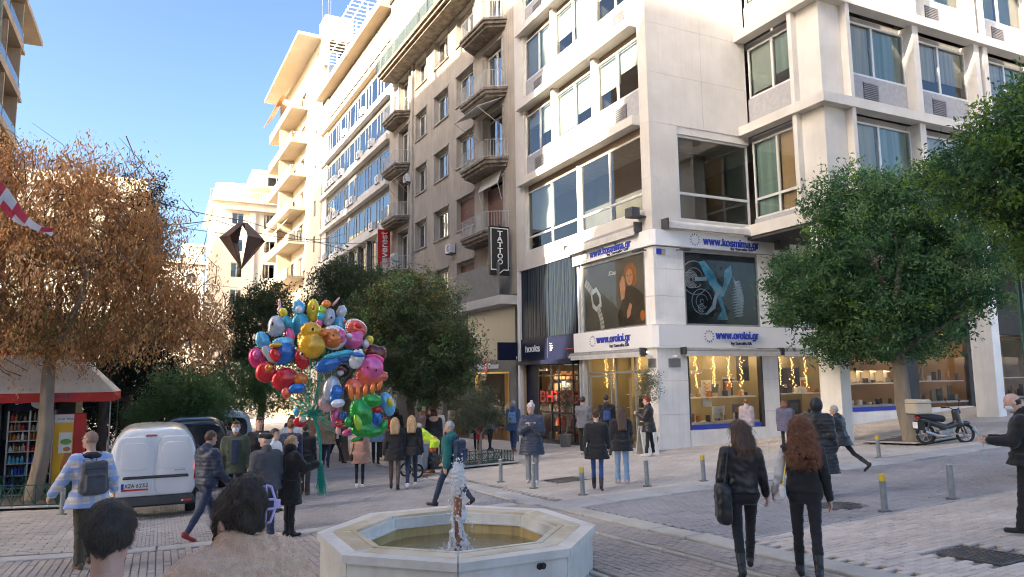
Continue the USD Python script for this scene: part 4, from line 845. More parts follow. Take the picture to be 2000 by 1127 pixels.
for k, z in enumerate(cz[1:]):
    m = MB(); FB.box(m, 50.2, 65, .1, 1.95, z-.25, z); FB.box(m, 50.2, 65, 1.8, 1.95, z, z+.85); FB.box(m, 54, 65, 1.86, 1.9, z+.85, z+.9); b_ = put(ce, 'balcony', m, 'cream'); railing(b_, FB, [(50.25, .15), (50.25, 1.85), (54, 1.85)], z, 1.0, 'rail_white', .16)
    m = MB(); FB.box(m, 57.8, 58.2, .1, 1.8, z, z+3.5); put(ce, 'balcony_divider', m, 'cream_under')
    if k in (0, 4):
        m = MB(); a0, a1 = FB.p(52, 1.7, z+2.9), FB.p(63, 1.7, z+2.9); b0, b1 = FB.p(52, 3.0, z+1.2), FB.p(63, 3.0, z+1.2); up = np.array([0, 0, .04]); m.hexa([a0, a1, b1, b0, a0+up, a1+up, b1+up, b0+up]); put(ce, 'awning', m, 'print_orange' if k == 0 else 'awning_white')
m = MB(); FB.box(m, 44.0, 66, -.6, 2.6, 39.0, 39.35); put(ce, 'roof', m, 'cream_light'); m = MB(); FB.box(m, 44.6, 47.6, -3.5, -.4, 39.35, 42.2); pt = put(ce, 'roof_house', m, 'cream_light')
m = MB()
for u, d, h in ((46.6, -.5, 4.5), (45.4, -.9, 6.0), (44.7, -1.0, 6.2)): m.tube([FB.p(u, d, 42.2), FB.p(u, d, 42.2+h)], .04, 5)
put(pt, 'antenna', m, 'steel'); aircon(ce, FB, 46.7, 12.4, .1)
# far building that closes the street
fb = thing('far_corner_building', 'pale cream building closing the street with a glazed roof terrace', 'building')
FY = Fac((0, 105, 0), (1, 0), (0, -1))
fw = [(7.9, 9.4, 23.7, 25.3), (12.1, 13.7, 23.3, 25.4), (12.2, 13.7, 19.9, 21.6), (7.95, 9.4, 16.3, 18.3), (12.1, 13.7, 16.3, 18.3), (7.95, 9.4, 12.6, 14.6), (12.1, 13.7, 12.6, 14.6), (7.95, 9.4, 8.9, 10.9), (12.1, 13.7, 8.9, 10.9), (7.95, 9.4, 19.9, 21.6)]
wall(fb, FY, 5.75, 22, -5, 26.6, fw, -.5, 0, 'pale_facade')
m = MB(); m.box(5.75, 6.2, 105.5, 125, -5, 26.6); put(fb, 'wall', m, 'pale_facade'); m = MB(); m.box(6.3, 22, 107, 107.3, -5, 26.5); put(fb, 'room_wall', m, 'room_dark')
for o in fw: window(fb, FY, *o, d=-.15, cols=2, fmat='wood_white', pane='pane_plain', blinds=[('blind_pale', .5), ('blind_pale', .2)])
m = MB(); m.box(10.2, 10.9, 104.7, 105, -5, 26.3); m.box(14.6, 15.2, 104.7, 105, -5, 26.3); put(fb, 'pier', m, 'pale_facade')
m = MB(); m.box(4.9, 22, 103.6, 125, 26.6, 26.95); m.box(5.2, 22, 104.2, 104.4, 25.6, 26.6); tb = put(fb, 'terrace', m, 'pale_facade')
railing(tb, Fac((0, 103.8, 0), (1, 0), (0, -1)), [(5.0, 0), (18, 0)], 26.95, 1.15, 'pale_facade', .3, .03)
m = MB(); m.box(7.2, 22, 107.5, 124, 26.95, 29.0); put(fb, 'upper_storey', m, 'pale_facade'); m = MB(); m.hexa([(5.6, 104, 29.0), (22, 104, 29.0), (22, 125, 29.0), (5.6, 125, 29.0), (7, 105, 29.5), (22, 105, 29.5), (22, 125, 29.5), (7, 125, 29.5)]); put(fb, 'roof', m, 'pale_facade')
m = MB(); m.box(11.3, 22, 110, 124, 29.5, 32.6); m.box(10.8, 22, 109.4, 124, 32.6, 33); put(fb, 'penthouse', m, 'pale_facade'); window(fb, Fac((0, 110, 0), (1, 0), (0, -1)), 13, 15.5, 30, 32.2, d=.06, fmat='wood_white', pane='pane_plain')
hs = thing('distant_house', 'small pale rooftop house far down the street at the left of the cream building', 'building')
m = MB(); m.box(-2, 6.2, 140, 155, -5, 23); put(hs, 'wall', m, 'pale_facade'); m = MB(); m.box(-2.5, 6.6, 139.4, 155.5, 23, 23.6); m.box(2.8, 6.0, 140.6, 150, 23.6, 26.3); m.box(2.4, 6.4, 140, 150.5, 26.3, 26.7); put(hs, 'roof', m, 'pale_facade')
for z in (16, 19.5): window(hs, Fac((0, 140, 0), (1, 0), (0, -1)), 3.2, 5.2, z, z+1.8, d=.05, fmat='wood_white', pane='pane_plain')
# left side of the street
pb = thing('peach_building', 'sunlit peach building glimpsed behind the bare brown tree', 'building')
FP = Fac((0, 100, 0), (1, 0), (0, -1)); pw = [(x, x+1.6, z, z+1.9) for x in np.arange(-16.5, -4.5, 3.1) for z in (8, 12, 16, 20)]
wall(pb, FP, -18, -2.6, -6, 25.6, pw, -.5, 0, 'pale_facade'); m = MB(); m.box(-18, -2.6, 102, 102.3, -6, 28); m.box(-18.3, -2.3, 99.5, 120, 25.6, 26.1); m.box(-2.9, -2.6, 100.5, 120, -6, 25.6); put(pb, 'roof', m, 'pale_facade')
for o in pw: window(pb, FP, *o, d=-.15, fmat='wood_white', pane='pane_plain')
def block(name, label, x0, x1, y0, y1, z1, mat, faces, zb=-3, floor=3.6, first=4.5, wmat='pane_plain', step=3.0):
    t = thing(name, label, 'building'); m = MB(); m.box(x0, x1, y0, y1, zb, z1); put(t, 'wall', m, mat)
    for f in faces:
        fac, a, b = {'e': (Fac((x1, 0, 0), (0, 1), (1, 0)), y0, y1), 'n': (Fac((0, y1, 0), (1, 0), (0, 1)), x0, x1), 's': (Fac((0, y0, 0), (1, 0), (0, -1)), x0, x1)}[f]
        z = first
        while z+2.6 < z1:
            u = a+.9
            fr, gl = MB(), MB()
            while u+1.8 < b: fac.box(fr, u-.08, u+1.78, .0, .06, z-.08, z+1.88); fac.box(gl, u, u+1.7, .06, .08, z, z+1.8); u += step
            if fr.v: w_ = put(t, 'window_row', fr, 'wood_white', kind='stuff'); put(w_, 'glass_row', gl, 'pane_dark', kind='stuff')
            m = MB(); fac.box(m, a, b, 0, .9, z-1.05, z-.85); fac.box(m, a, b, .84, .9, z-.85, z-.1); put(t, 'balcony_row', m, mat)
            z += floor
    return t
surf('pane_dark', (.03, .035, .045), rough=.08)
lb_ = thing('left_balcony_building', 'beige concrete building at the left edge with deep balconies and a jutting slab', 'building')
FW2 = Fac((-9.9, 0, 0), (0, 1), (1, 0))
m = MB(); m.box(-24, -9.9, 22.7, 55, -3, 35.2); put(lb_, 'wall', m, 'beige_old')
for k, z in enumerate((4.2, 7.45, 10.7, 13.95, 17.2, 20.45, 23.7, 30.2, 33.4)):
    m = MB(); FW2.box(m, 22.7, 54.6, 0, .95, z-.2, z); FW2.box(m, 22.7, 54.2, .85, .93, z, z+.35); b_ = put(lb_, 'balcony', m, 'beige_old')
    g = MB(); FW2.box(g, 22.8, 54.0, .86, .9, z+.38, z+.95); put(b_, 'railing_panel', g, 'pane_plain'); m = MB()
    for u in np.arange(24, 54, 4.2): FW2.box(m, u, u+.18, 0, .9, z, z+3.0)
    put(b_, 'divider', m, 'beige_old', kind='stuff')
    for u in np.arange(25, 52, 4.2): window(lb_, FW2, u, u+2.4, z+.05, z+2.4, d=.06, fmat='wood_white', pane='pane_plain')
m = MB(); FW2.box(m, 44, 60, -5, 1.1, 26.5, 26.85); FW2.box(m, 22.7, 44, 0, 1.1, 26.5, 26.85); put(lb_, 'jutting_slab', m, 'beige_old')
block('opposite_building', 'tan building across the square behind the camera, seen only in window reflections', -95, -18, -25, 11, 36.6, 'opposite_tan', 'en')
block('opposite_tower', 'higher tan block beside the one across the square, seen only in reflections', -23.5, -11, -25, 5, 39.3, 'opposite_tan', 'en')
block('opposite_side_building', 'beige block standing back on the left side of the street behind its neighbours', -40, -16, 57, 71, 38.5, 'peach', 's')

# ------------------------------------------------------------------ trees and plants
surf('bark', (.16, .13, .10), (.09, .075, .06), scale=6, rough=.95, bump=.6, bscale=14, stretch=(1, 1, .25)); surf('bark_pale', (.27, .23, .18), (.19, .16, .13), scale=5, rough=.95, bump=.4, bscale=14, stretch=(1, 1, .3)); surf('twig', (.13, .085, .055), rough=.95)
def leafmat(n, c1, c2, isl=.4, tr=None, rough=.5): return surf(n, c1, c2, scale=1.3, rough=rough, island=isl, trans=tr or tuple(min(1, x*1.6) for x in c1), lo=.4, hi=.6)
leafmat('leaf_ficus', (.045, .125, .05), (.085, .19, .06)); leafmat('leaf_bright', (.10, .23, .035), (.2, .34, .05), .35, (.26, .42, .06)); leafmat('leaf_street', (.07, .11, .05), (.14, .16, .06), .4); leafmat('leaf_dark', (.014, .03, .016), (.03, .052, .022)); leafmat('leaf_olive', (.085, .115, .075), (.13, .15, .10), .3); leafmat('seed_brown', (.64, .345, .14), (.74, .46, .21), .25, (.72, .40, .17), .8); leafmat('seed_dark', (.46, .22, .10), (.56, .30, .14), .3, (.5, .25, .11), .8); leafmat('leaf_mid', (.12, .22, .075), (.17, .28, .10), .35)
leafmat('leaf_yellowing', (.24, .20, .06), (.32, .25, .08), .35)
def leafcloud(c, size, seed, up=.45, aspect=.42, hang=0.0, fold=.25):
    r = np.random.default_rng(seed); n = len(c)
    d = r.normal(size=(n, 3)); d[:, 2] = d[:, 2]*(1-hang)-hang*2.2; d /= np.linalg.norm(d, axis=1, keepdims=True)
    nn = r.normal(size=(n, 3))*(1-up*.6)+np.array([0, 0, up*1.6]); s = np.cross(d, nn); s /= np.linalg.norm(s, axis=1, keepdims=True)+1e-9; nn = np.cross(s, d)
    L = size*r.uniform(.65, 1.3, (n, 1)); W = L*aspect
    v = np.stack([c-d*L*.5, c+s*W*.5+nn*W*fold-d*L*.05, c+d*L*.5, c-s*W*.5+nn*W*fold-d*L*.05], 1).reshape(-1, 3)
    i = 4*np.arange(n)[:, None]
    return v, np.concatenate([i+[0, 1, 2], i+[0, 2, 3]], 0)
def clumps(blobs, ncl, per, spread, seed, shell=.5, squash=.8):
    r = np.random.default_rng(seed); B = np.array(blobs, float); vol = B[:, 3]*B[:, 4]*B[:, 5]; w = vol**.8; w /= w.sum(); k = r.choice(len(B), ncl, p=w)
    d = r.normal(size=(ncl, 3)); d /= np.linalg.norm(d, axis=1, keepdims=True); rad = r.uniform(shell**2, 1, (ncl, 1))**.5*(1+.12*r.normal(size=(ncl, 1)))
    rad = rad*(.78+.5*meshkit.noise(d*2.6+k[:, None]*3.1, seed)[:, None])
    cc = B[k, :3]+d*rad*B[k, 3:]
    off = r.normal(size=(ncl, per, 3))*spread*np.array([1, 1, squash])*r.uniform(.6, 1.3, (ncl, 1, 1))
    return (cc[:, None]+off).reshape(-1, 3), cc
def limb(mb, a, b, r0, r1, seed, wig=.12, n=7, sides=6):
    r = np.random.default_rng(seed); a, b = np.array(a, float), np.array(b, float); t = np.linspace(0, 1, n)[:, None]; L = np.linalg.norm(b-a)
    p = a+(b-a)*t+np.sin(t*PI)*r.normal(size=3)*L*wig+np.cumsum(r.normal(size=(n, 3))*L*.012, 0)*np.sin(t*PI)
    mb.tube(p, np.linspace(r0, r1, n), sides); return p
def tree(name, label, base, r0, fork, blobs, crowns, bark='bark', seed=0, group=None, twigs=0, lean=(0, 0), cat='tree', flare=1.35):
    """crowns: list of (material, n clumps, leaves per clump, spread, leaf size, leafcloud keywords, blob subset)"""
    t = thing(name, label, cat, group, loc=base); b = np.array(base, float); m = MB(); r = np.random.default_rng(seed)
    fk = np.array([b[0]+lean[0], b[1]+lean[1], fork])
    q = np.linspace(0, 1, 8)[:, None]; p = b+(fk-b)*q+np.sin(q*PI*1.7)*r.normal(size=3)*[.06, .06, 0]; p[0, 2] -= .15
    m.tube(p, np.concatenate([[r0*flare], np.linspace(r0*1.08, r0*.78, 7)]), 12)
    for k, bb in enumerate(blobs):
        tip = np.array(bb[:3])+np.array([0, 0, bb[5]*.25]); lp = limb(m, fk-[0, 0, r0], tip, r0*.55, r0*.12, seed+k)
        for j in range(3):
            d = r.normal(size=3); d /= np.linalg.norm(d); limb(m, lp[3+j], tip+d*np.array(bb[3:])*.8, r0*.22, .012, seed*31+k*7+j, n=5, sides=4)
    put(t, 'trunk', m, bark, smooth=50)
    for k, (mat, ncl, per, spr, size, kw, sub) in enumerate(crowns):
        c, cc = clumps([blobs[i] for i in sub] if sub else blobs, ncl, per, spr, seed*17+k, **{a: kw[a] for a in kw if a in ('shell', 'squash')})
        cr = put(t, 'crown', leafcloud(c, size, seed*13+k, **{a: kw[a] for a in kw if a not in ('shell', 'squash')}), mat, kind='stuff')
        if twigs and k == 0:
            tw = MB()
            for i in r.choice(len(cc), min(twigs, len(cc)), replace=False):
                tip = cc[i]+(cc[i]-np.array(blobs[0][:3]))*r.uniform(.05, .35)+[0, 0, r.uniform(0, .5)]
                limb(tw, cc[i]+r.normal(size=3)*.7-[0, 0, .3], tip, .018, .005, int(r.integers(1e6)), n=4, sides=3)
            put(t, 'twig', tw, 'twig', kind='stuff')
    return t
def Bz(x, y): return (x, y, Gz(x, y))
tree('ficus_tree', 'dense round dark green street tree in front of the arcade columns', Bz(21.1, 15.2), .24, 2.9,
     [(20.6, 15.7, 5.4, 2.3, 2.3, 2.3), (19.3, 17.0, 5.0, 1.5, 1.5, 1.3), (22.0, 13.9, 5.2, 1.4, 1.4, 1.6), (20.2, 16.1, 7.6, 1.4, 1.4, 1.2), (21.5, 14.7, 7.2, 1.3, 1.3, 1.2), (20.9, 15.5, 3.4, 1.8, 1.8, .9), (19.9, 16.8, 3.1, 1.0, 1.0, .7), (18.9, 17.6, 4.2, .9, .9, .6)],
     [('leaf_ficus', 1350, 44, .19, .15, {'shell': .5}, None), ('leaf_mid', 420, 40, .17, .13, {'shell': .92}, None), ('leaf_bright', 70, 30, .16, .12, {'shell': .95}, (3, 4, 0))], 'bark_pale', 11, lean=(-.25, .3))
tree('overhanging_tree', 'large bright green tree overhanging the right edge of the picture', Bz(14.9, 5.9), .26, 3.4,
     [(14.0, 6.7, 5.6, 1.5, 1.5, 1.5), (13.1, 7.6, 5.4, 1.0, 1.0, .8), (14.6, 6.2, 7.0, 1.6, 1.6, 1.0), (13.9, 6.6, 4.2, 1.0, 1.0, .7), (15.4, 5.6, 5.6, 1.6, 1.6, 1.7), (12.75, 8.1, 5.75, .6, .6, .3), (13.6, 7.1, 6.4, .9, .9, .7)],
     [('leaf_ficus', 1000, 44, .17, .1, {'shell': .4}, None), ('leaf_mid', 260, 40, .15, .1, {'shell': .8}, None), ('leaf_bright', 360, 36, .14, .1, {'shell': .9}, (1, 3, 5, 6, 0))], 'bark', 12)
tree('bare_brown_tree', 'wide street tree covered in dry hanging brown seed clusters beside the kiosk', Bz(-2.9, 22.8), .18, 3.3,
     [(-2.7, 22.7, 5.6, 2.3, 2.1, 2.2), (-.7, 22.7, 4.9, 1.7, 1.6, 1.5), (-4.9, 22.6, 5.5, 2.0, 1.8, 2.1), (-2.0, 22.4, 7.5, 1.5, 1.3, .9), (.45, 22.5, 4.0, 1.15, 1.2, 1.0), (-3.6, 22.3, 3.6, 1.6, 1.3, .9), (-1.4, 22.4, 3.3, 1.6, 1.3, .7), (-6.2, 22.2, 4.5, 1.8, 1.6, 1.6), (-.6, 22.5, 6.4, 1.0, 1.0, .7), (-4.3, 22.5, 7.7, 1.2, 1.2, .8), (1.1, 22.4, 3.2, .7, .8, .7)],
     [('seed_brown', 1850, 42, .15, .115, {'hang': .85, 'aspect': .34, 'shell': .12, 'squash': 1.7, 'up': 0}, None), ('seed_dark', 480, 40, .16, .10, {'hang': .85, 'aspect': .34, 'shell': .2, 'squash': 1.6, 'up': 0}, None), ('leaf_yellowing', 150, 30, .16, .1, {'hang': .8, 'aspect': .3, 'up': 0}, (6, 5)), ('twig', 130, 10, .3, .12, {'hang': .7, 'aspect': .2, 'shell': .9}, (3, 2, 8, 9))], 'bark_pale', 13, twigs=520, lean=(.35, 0))
tree('street_tree', 'bushy dark olive green street tree in front of the wood clad shop', Bz(8.3, 25.7), .17, 1.5,
     [(8.3, 25.5, 3.6, 2.0, 1.8, 1.9), (9.5, 25.1, 3.0, 1.2, 1.2, 1.3), (7.3, 25.9, 3.6, 1.4, 1.3, 1.6), (8.3, 25.6, 5.1, 1.5, 1.3, .9), (8.9, 25.2, 1.9, 1.5, 1.2, .7)],
     [('leaf_street', 1050, 42, .16, .12, {'shell': .5}, None), ('leaf_mid', 220, 40, .15, .11, {'shell': .92}, None), ('leaf_yellowing', 130, 26, .22, .1, {'shell': .85}, (3, 2))], 'bark', 14)
tree('street_tree', 'taller street tree behind the balloons under the red banner', Bz(6.9, 30.2), .18, 1.9,
     [(6.8, 30.2, 4.6, 2.0, 1.8, 2.2), (7.9, 29.8, 5.4, 1.7, 1.6, 1.5), (6.6, 30.3, 6.4, 1.2, 1.2, .8), (5.6, 30.6, 4.2, 1.2, 1.2, 1.3)],
     [('leaf_street', 800, 42, .18, .13, {'shell': .5}, None)], 'bark', 15)
tree('street_tree', 'dark street tree to the left of the balloons in front of the cream buildings', Bz(5.0, 42), .2, 2.0,
     [(5.0, 42, 4.6, 2.3, 2.2, 2.3), (3.9, 42.2, 2.6, 1.7, 1.6, 1.7), (6.9, 41.6, 4.4, 1.7, 1.6, 1.9), (5.2, 42, 6.7, 1.3, 1.3, 1.1), (4.2, 42, 5.6, 1.2, 1.2, 1.2)],
     [('leaf_street', 720, 40, .2, .17, {'shell': .5}, None)], 'bark', 16)
tree('street_tree', 'low bushy green tree standing behind the white van', Bz(.7, 27), .09, 1.0,
     [(.7, 27, 1.75, 1.15, 1.0, 1.0), (1.6, 26.8, 1.3, .8, .8, .8), (-.3, 27.2, 1.0, .8, .8, .6)],
     [('leaf_mid', 420, 36, .17, .1, {'shell': .4}, None)], 'bark_pale', 17)
tree('street_tree', 'small green street tree half hidden by the dark parked car', Bz(3.4, 36), .1, 1.2,
     [(3.3, 36, 1.9, 1.5, 1.2, 1.2), (4.6, 36, 1.5, 1.1, 1.1, 1.1), (5.8, 36.4, 1.6, 1.2, 1.2, 1.2)],
     [('leaf_mid', 420, 36, .2, .12, {'shell': .4}, None)], 'bark_pale', 18)
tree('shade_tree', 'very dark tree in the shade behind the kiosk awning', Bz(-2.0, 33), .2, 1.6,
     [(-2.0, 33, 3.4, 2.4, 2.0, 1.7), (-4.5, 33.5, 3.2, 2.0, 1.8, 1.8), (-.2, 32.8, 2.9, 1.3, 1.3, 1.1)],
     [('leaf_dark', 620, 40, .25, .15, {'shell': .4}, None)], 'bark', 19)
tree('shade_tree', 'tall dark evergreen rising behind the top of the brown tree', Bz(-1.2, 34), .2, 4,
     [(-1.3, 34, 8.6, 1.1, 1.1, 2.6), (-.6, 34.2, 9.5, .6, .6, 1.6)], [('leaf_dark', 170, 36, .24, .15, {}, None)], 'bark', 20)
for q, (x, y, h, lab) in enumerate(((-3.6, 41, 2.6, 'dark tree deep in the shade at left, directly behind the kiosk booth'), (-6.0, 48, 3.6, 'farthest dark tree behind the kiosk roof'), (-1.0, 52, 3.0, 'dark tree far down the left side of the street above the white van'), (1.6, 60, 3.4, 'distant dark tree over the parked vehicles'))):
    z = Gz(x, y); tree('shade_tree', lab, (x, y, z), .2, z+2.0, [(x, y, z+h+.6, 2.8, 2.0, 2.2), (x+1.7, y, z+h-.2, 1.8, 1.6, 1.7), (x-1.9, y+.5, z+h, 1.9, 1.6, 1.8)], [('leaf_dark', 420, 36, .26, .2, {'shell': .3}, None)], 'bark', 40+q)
tree('olive_tree', 'small grey green olive tree in a fenced planting bed on the pavement', Bz(9.45, 22.1), .06, .35,
     [(9.4, 22.1, 1.0, .65, .6, .55), (9.9, 21.9, .85, .45, .45, .4), (8.85, 22.3, .75, .4, .4, .35), (9.4, 22.1, 1.5, .4, .4, .32)],
     [('leaf_olive', 330, 34, .13, .085, {'aspect': .22, 'shell': .3}, None)], 'bark_pale', 21, flare=1.6)
def potted(label, x, y, h, seed):
    t = thing('potted_olive', label, 'potted plant', loc=Bz(x, y)); z = Gz(x, y); m = MB(); m.tube([(x, y, z), (x, y, z+.05), (x, y, z+.5), (x, y, z+.52)], [.2, .22, .28, .25], 14); put(t, 'pot', m, 'shop_grey')
    m = MB(); limb(m, (x, y, z+.45), (x+.03, y, z+h*.7), .03, .018, seed); 
    for k in range(6): limb(m, (x+.02, y, z+h*.55), (x+.3*math.cos(k), y+.3*math.sin(k), z+h*.85), .014, .006, seed+k, n=4, sides=4)
    put(t, 'stem', m, 'bark_pale')
    c, _ = clumps([(x, y, z+h*.78, .42, .42, h*.24)], 90, 30, .1, seed, shell=.3); put(t, 'crown', leafcloud(c, .075, seed, aspect=.24), 'leaf_olive', kind='stuff')
potted('tall potted olive standing against the marble corner of the watch shop', 15.2, 20.75, 2.9, 31)
potted('potted olive between the navy shop and the watch shop door', 15.1, 26.4, 2.5, 32)
# planting beds: kerb stones, soil, low iron fence
def bed(name, label, x0, x1, y0, y1, fence_=True, fh=.4):
    t = thing(name, label, 'planting bed', loc=((x0+x1)/2, (y0+y1)/2, Gz((x0+x1)/2, (y0+y1)/2))); xs = np.linspace(x0, x1, 8); ys = np.linspace(y0, y1, 8)
    put(t, 'soil', sheet(xs, ys, .03), 'earth', smooth=True)
    for (a, b) in (((x0, y0), (x1, y0)), ((x1, y0), (x1, y1)), ((x1, y1), (x0, y1)), ((x0, y1), (x0, y0))):
        slabs(t, 'edge_stone', [a, b], .14, .8, 'kerb_stone', int(abs(a[0]*100+b[1]*10)), zoff=.09)
    if fence_:
        m = MB()
        cs = [(x0+.1, y0+.1), (x1-.1, y0+.1), (x1-.1, y1-.1), (x0+.1, y1-.1), (x0+.1, y0+.1)]
        for (a, b) in zip(cs[:-1], cs[1:]):
            a, b = np.array(a), np.array(b); L = np.linalg.norm(b-a); n = max(3, int(L/.22)); P = [np.array([*(a+(b-a)*k/n), 0]) for k in range(n+1)]
            for q in P: q[2] = Gz(q[0], q[1])
            for hh in (.1, fh): m.tube([q+[0, 0, hh] for q in P], .012, 4)
            for k, q in enumerate(P):
                m.tube([q, q+[0, 0, fh+.03]], .013, 4)
                if k < n: m.tube([q+[0, 0, .1], P[k+1]+[0, 0, fh]], .008, 4); m.tube([q+[0, 0, fh], P[k+1]+[0, 0, .1]], .008, 4)
        put(t, 'fence', m, 'paint_green', kind='stuff')
    return t
bed('planting_bed', 'planting bed with low iron fence around the small olive tree', 8.4, 10.6, 21.7, 23.5)
bed('planting_bed', 'stone edged bed at the foot of the ficus beside the parked motorbike', 20.2, 22.5, 14.4, 16.3, False)
bed('planting_bed', 'long earth bed with a low green fence in front of the kiosk', -7.9, -2.0, 20.6, 23.9, True, .55)
# ------------------------------------------------------------------ organic shapes: distance fields and their skin
def snet(f, lo, hi, h):
    lo, hi = np.asarray(lo, float)-2*h, np.asarray(hi, float)+2*h
    n = np.maximum(4, np.ceil((hi-lo)/h).astype(int)+1)
    ax = [lo[k]+h*np.arange(n[k]) for k in range(3)]
    P = np.stack(np.meshgrid(*ax, indexing='ij'), -1)
    Pc = P[1::3, 1::3, 1::3] if min(n) > 8 else P; q = 3 if min(n) > 8 else 1
    V = f(Pc.reshape(-1, 3)).reshape(Pc.shape[:3]).astype(np.float32)
    if q > 1:
        up = [np.minimum(np.arange(n[k])//3, V.shape[k]-1) for k in range(3)]; V = V[np.ix_(*up)]
        near = np.abs(V) < h*4.2+.022; V[near] = f(P[near])
    V[V == 0] = 1e-6
    S = V < 0
    c = [(slice(0, -1), slice(1, None))[b] for b in (0, 1)]
    acc = np.zeros((*(n-1), 3), np.float32); cnt = np.zeros(n-1, np.int16)
    for axis in range(3):
        o = [k for k in range(3) if k != axis]
        for a in (0, 1):
            for b in (0, 1):
                s0 = [None]*3; s1 = [None]*3; s0[axis], s1[axis] = c[0], c[1]; s0[o[0]] = s1[o[0]] = c[a]; s0[o[1]] = s1[o[1]] = c[b]
                v0, v1 = V[tuple(s0)], V[tuple(s1)]; x = (v0 < 0) != (v1 < 0)
                t = np.where(x, v0/np.where(x, v0-v1, 1), 0)
                acc[..., axis] += np.where(x, t, 0); acc[..., o[0]] += x*a; acc[..., o[1]] += x*b; cnt += x
    m = cnt > 0; idx = np.full(m.shape, -1, np.int64); idx[m] = np.arange(m.sum())
    ii = np.argwhere(m); v = lo+(ii+acc[m]/cnt[m][:, None])*h
    F = []
    for axis in range(3):
        o = [(axis+1) % 3, (axis+2) % 3]
        s0 = [slice(1, -1)]*3; s1 = [slice(1, -1)]*3; s0[axis], s1[axis] = slice(0, -1), slice(1, None)
        a, b = S[tuple(s0)], S[tuple(s1)]
        for sgn, mm in ((1, a & ~b), (-1, ~a & b)):
            q = np.argwhere(mm)
            if not len(q): continue
            q = q+np.array([0 if k == axis else 1 for k in range(3)])
            def cell(d0, d1):
                r = q.copy(); r[:, o[0]] -= d0; r[:, o[1]] -= d1; return idx[r[:, 0], r[:, 1], r[:, 2]]
            quad = np.stack([cell(1, 1), cell(0, 1), cell(0, 0), cell(1, 0)], 1)
            F.append(quad if sgn > 0 else quad[:, ::-1])
    F = np.vstack(F) if F else np.zeros((0, 4), int); F = F[(F >= 0).all(1)]
    return v, tri(F)
def dcap(p, a, b, ra, rb=None):
    rb = ra if rb is None else rb; a, b = np.asarray(a, float), np.asarray(b, float); ba = b-a; L = ba@ba+1e-12
    t = np.clip(((p-a)@ba)/L, 0, 1); return np.linalg.norm(p-a-t[:, None]*ba, axis=1)-(ra+(rb-ra)*t)
def dell(p, c, r):
    q = (p-np.asarray(c))/np.asarray(r); k = np.linalg.norm(q, axis=1); return (k-1)*min(r)*np.where(k > 1, 1, 1)
def dbox(p, c, hs, r=.0):
    q = np.abs(p-np.asarray(c))-np.asarray(hs)+r; return np.linalg.norm(np.maximum(q, 0), axis=1)+np.minimum(q.max(1), 0)-r
def smin(a, b, k):
    h = np.clip(.5+.5*(b-a)/k, 0, 1); return b+(a-b)*h-k*h*(1-h)
def sunion(ds, k):
    d = ds[0]
    for e in ds[1:]: d = smin(d, e, k)
    return d
def nz(p, f, s=0): return meshkit.noise(p*f+s*7.3, s)-.5
def Rx(a): c, s_ = math.cos(a), math.sin(a); return np.array([[1, 0, 0], [0, c, -s_], [0, s_, c]])
def Rz(a): c, s_ = math.cos(a), math.sin(a); return np.array([[c, -s_, 0], [s_, c, 0], [0, 0, 1.0]])
def Ry(a): c, s_ = math.cos(a), math.sin(a); return np.array([[c, 0, s_], [0, 1, 0], [-s_, 0, c]])
# ------------------------------------------------------------------ people
def cloth(n, c, rough=.9, sheen=.15, bump=.35, c2=None, sc=14): return surf(n, c, c2 or tuple(x*.8 for x in c), scale=sc, rough=rough, sheen=sheen, bump=bump, bscale=90, obj=True, lo=.3, hi=.7, dist=.004)
surf('skin', (.56, .34, .25), (.50, .285, .205), scale=14, rough=.55, obj=True); surf('skin_pale', (.66, .43, .34), (.58, .36, .275), scale=14, rough=.55, obj=True); surf('tights', (.10, .065, .055), rough=.5)
surf('strand_dark', (.055, .042, .034), (.10, .075, .058), scale=30, rough=.35, obj=True); surf('strand_auburn', (.24, .10, .05), (.36, .17, .09), scale=18, rough=.4, obj=True); surf('strand_brown', (.13, .075, .048), (.2, .12, .075), scale=20, rough=.4, obj=True); surf('strand_fur', (.86, .62, .44), (.72, .50, .35), scale=14, rough=1.0, obj=True)
surf('hair_dark', (.018, .013, .010), (.035, .024, .017), scale=60, rough=.42, bump=.7, bscale=110, stretch=(1, 1, .12), obj=True, dist=.006); surf('hair_brown', (.06, .03, .018), (.10, .05, .028), scale=50, rough=.45, bump=.7, bscale=100, stretch=(1, 1, .12), obj=True, dist=.006); surf('hair_auburn', (.13, .045, .02), (.19, .075, .035), scale=40, rough=.5, bump=.8, bscale=60, stretch=(1, 1, .3), obj=True, dist=.008)
surf('hair_blonde', (.45, .30, .15), (.30, .18, .085), scale=50, rough=.45, bump=.7, bscale=90, stretch=(1, 1, .12), obj=True, dist=.006); surf('hair_red', (.16, .018, .014), (.24, .03, .02), scale=40, rough=.5, bump=.6, bscale=80, obj=True, dist=.006); surf('hair_grey', (.42, .41, .40), (.28, .27, .265), scale=40, rough=.6, bump=.6, bscale=80, obj=True, dist=.006); surf('hair_stubble', (.24, .15, .11), (.32, .2, .15), scale=80, rough=.7, obj=True)
cloth('black_cloth', (.018, .018, .02)); cloth('black_leather', (.022, .023, .026), .38, 0, .5, sc=30); cloth('black_puffer', (.013, .014, .018), .45, .05, .25); cloth('navy_puffer', (.028, .04, .075), .5, .1, .25); cloth('navy_cloth', (.025, .04, .085)); cloth('jeans_blue', (.035, .07, .17)); cloth('jeans_dark', (.03, .042, .085)); cloth('jeans_light', (.22, .34, .52)); cloth('legging_blue', (.03, .075, .24))
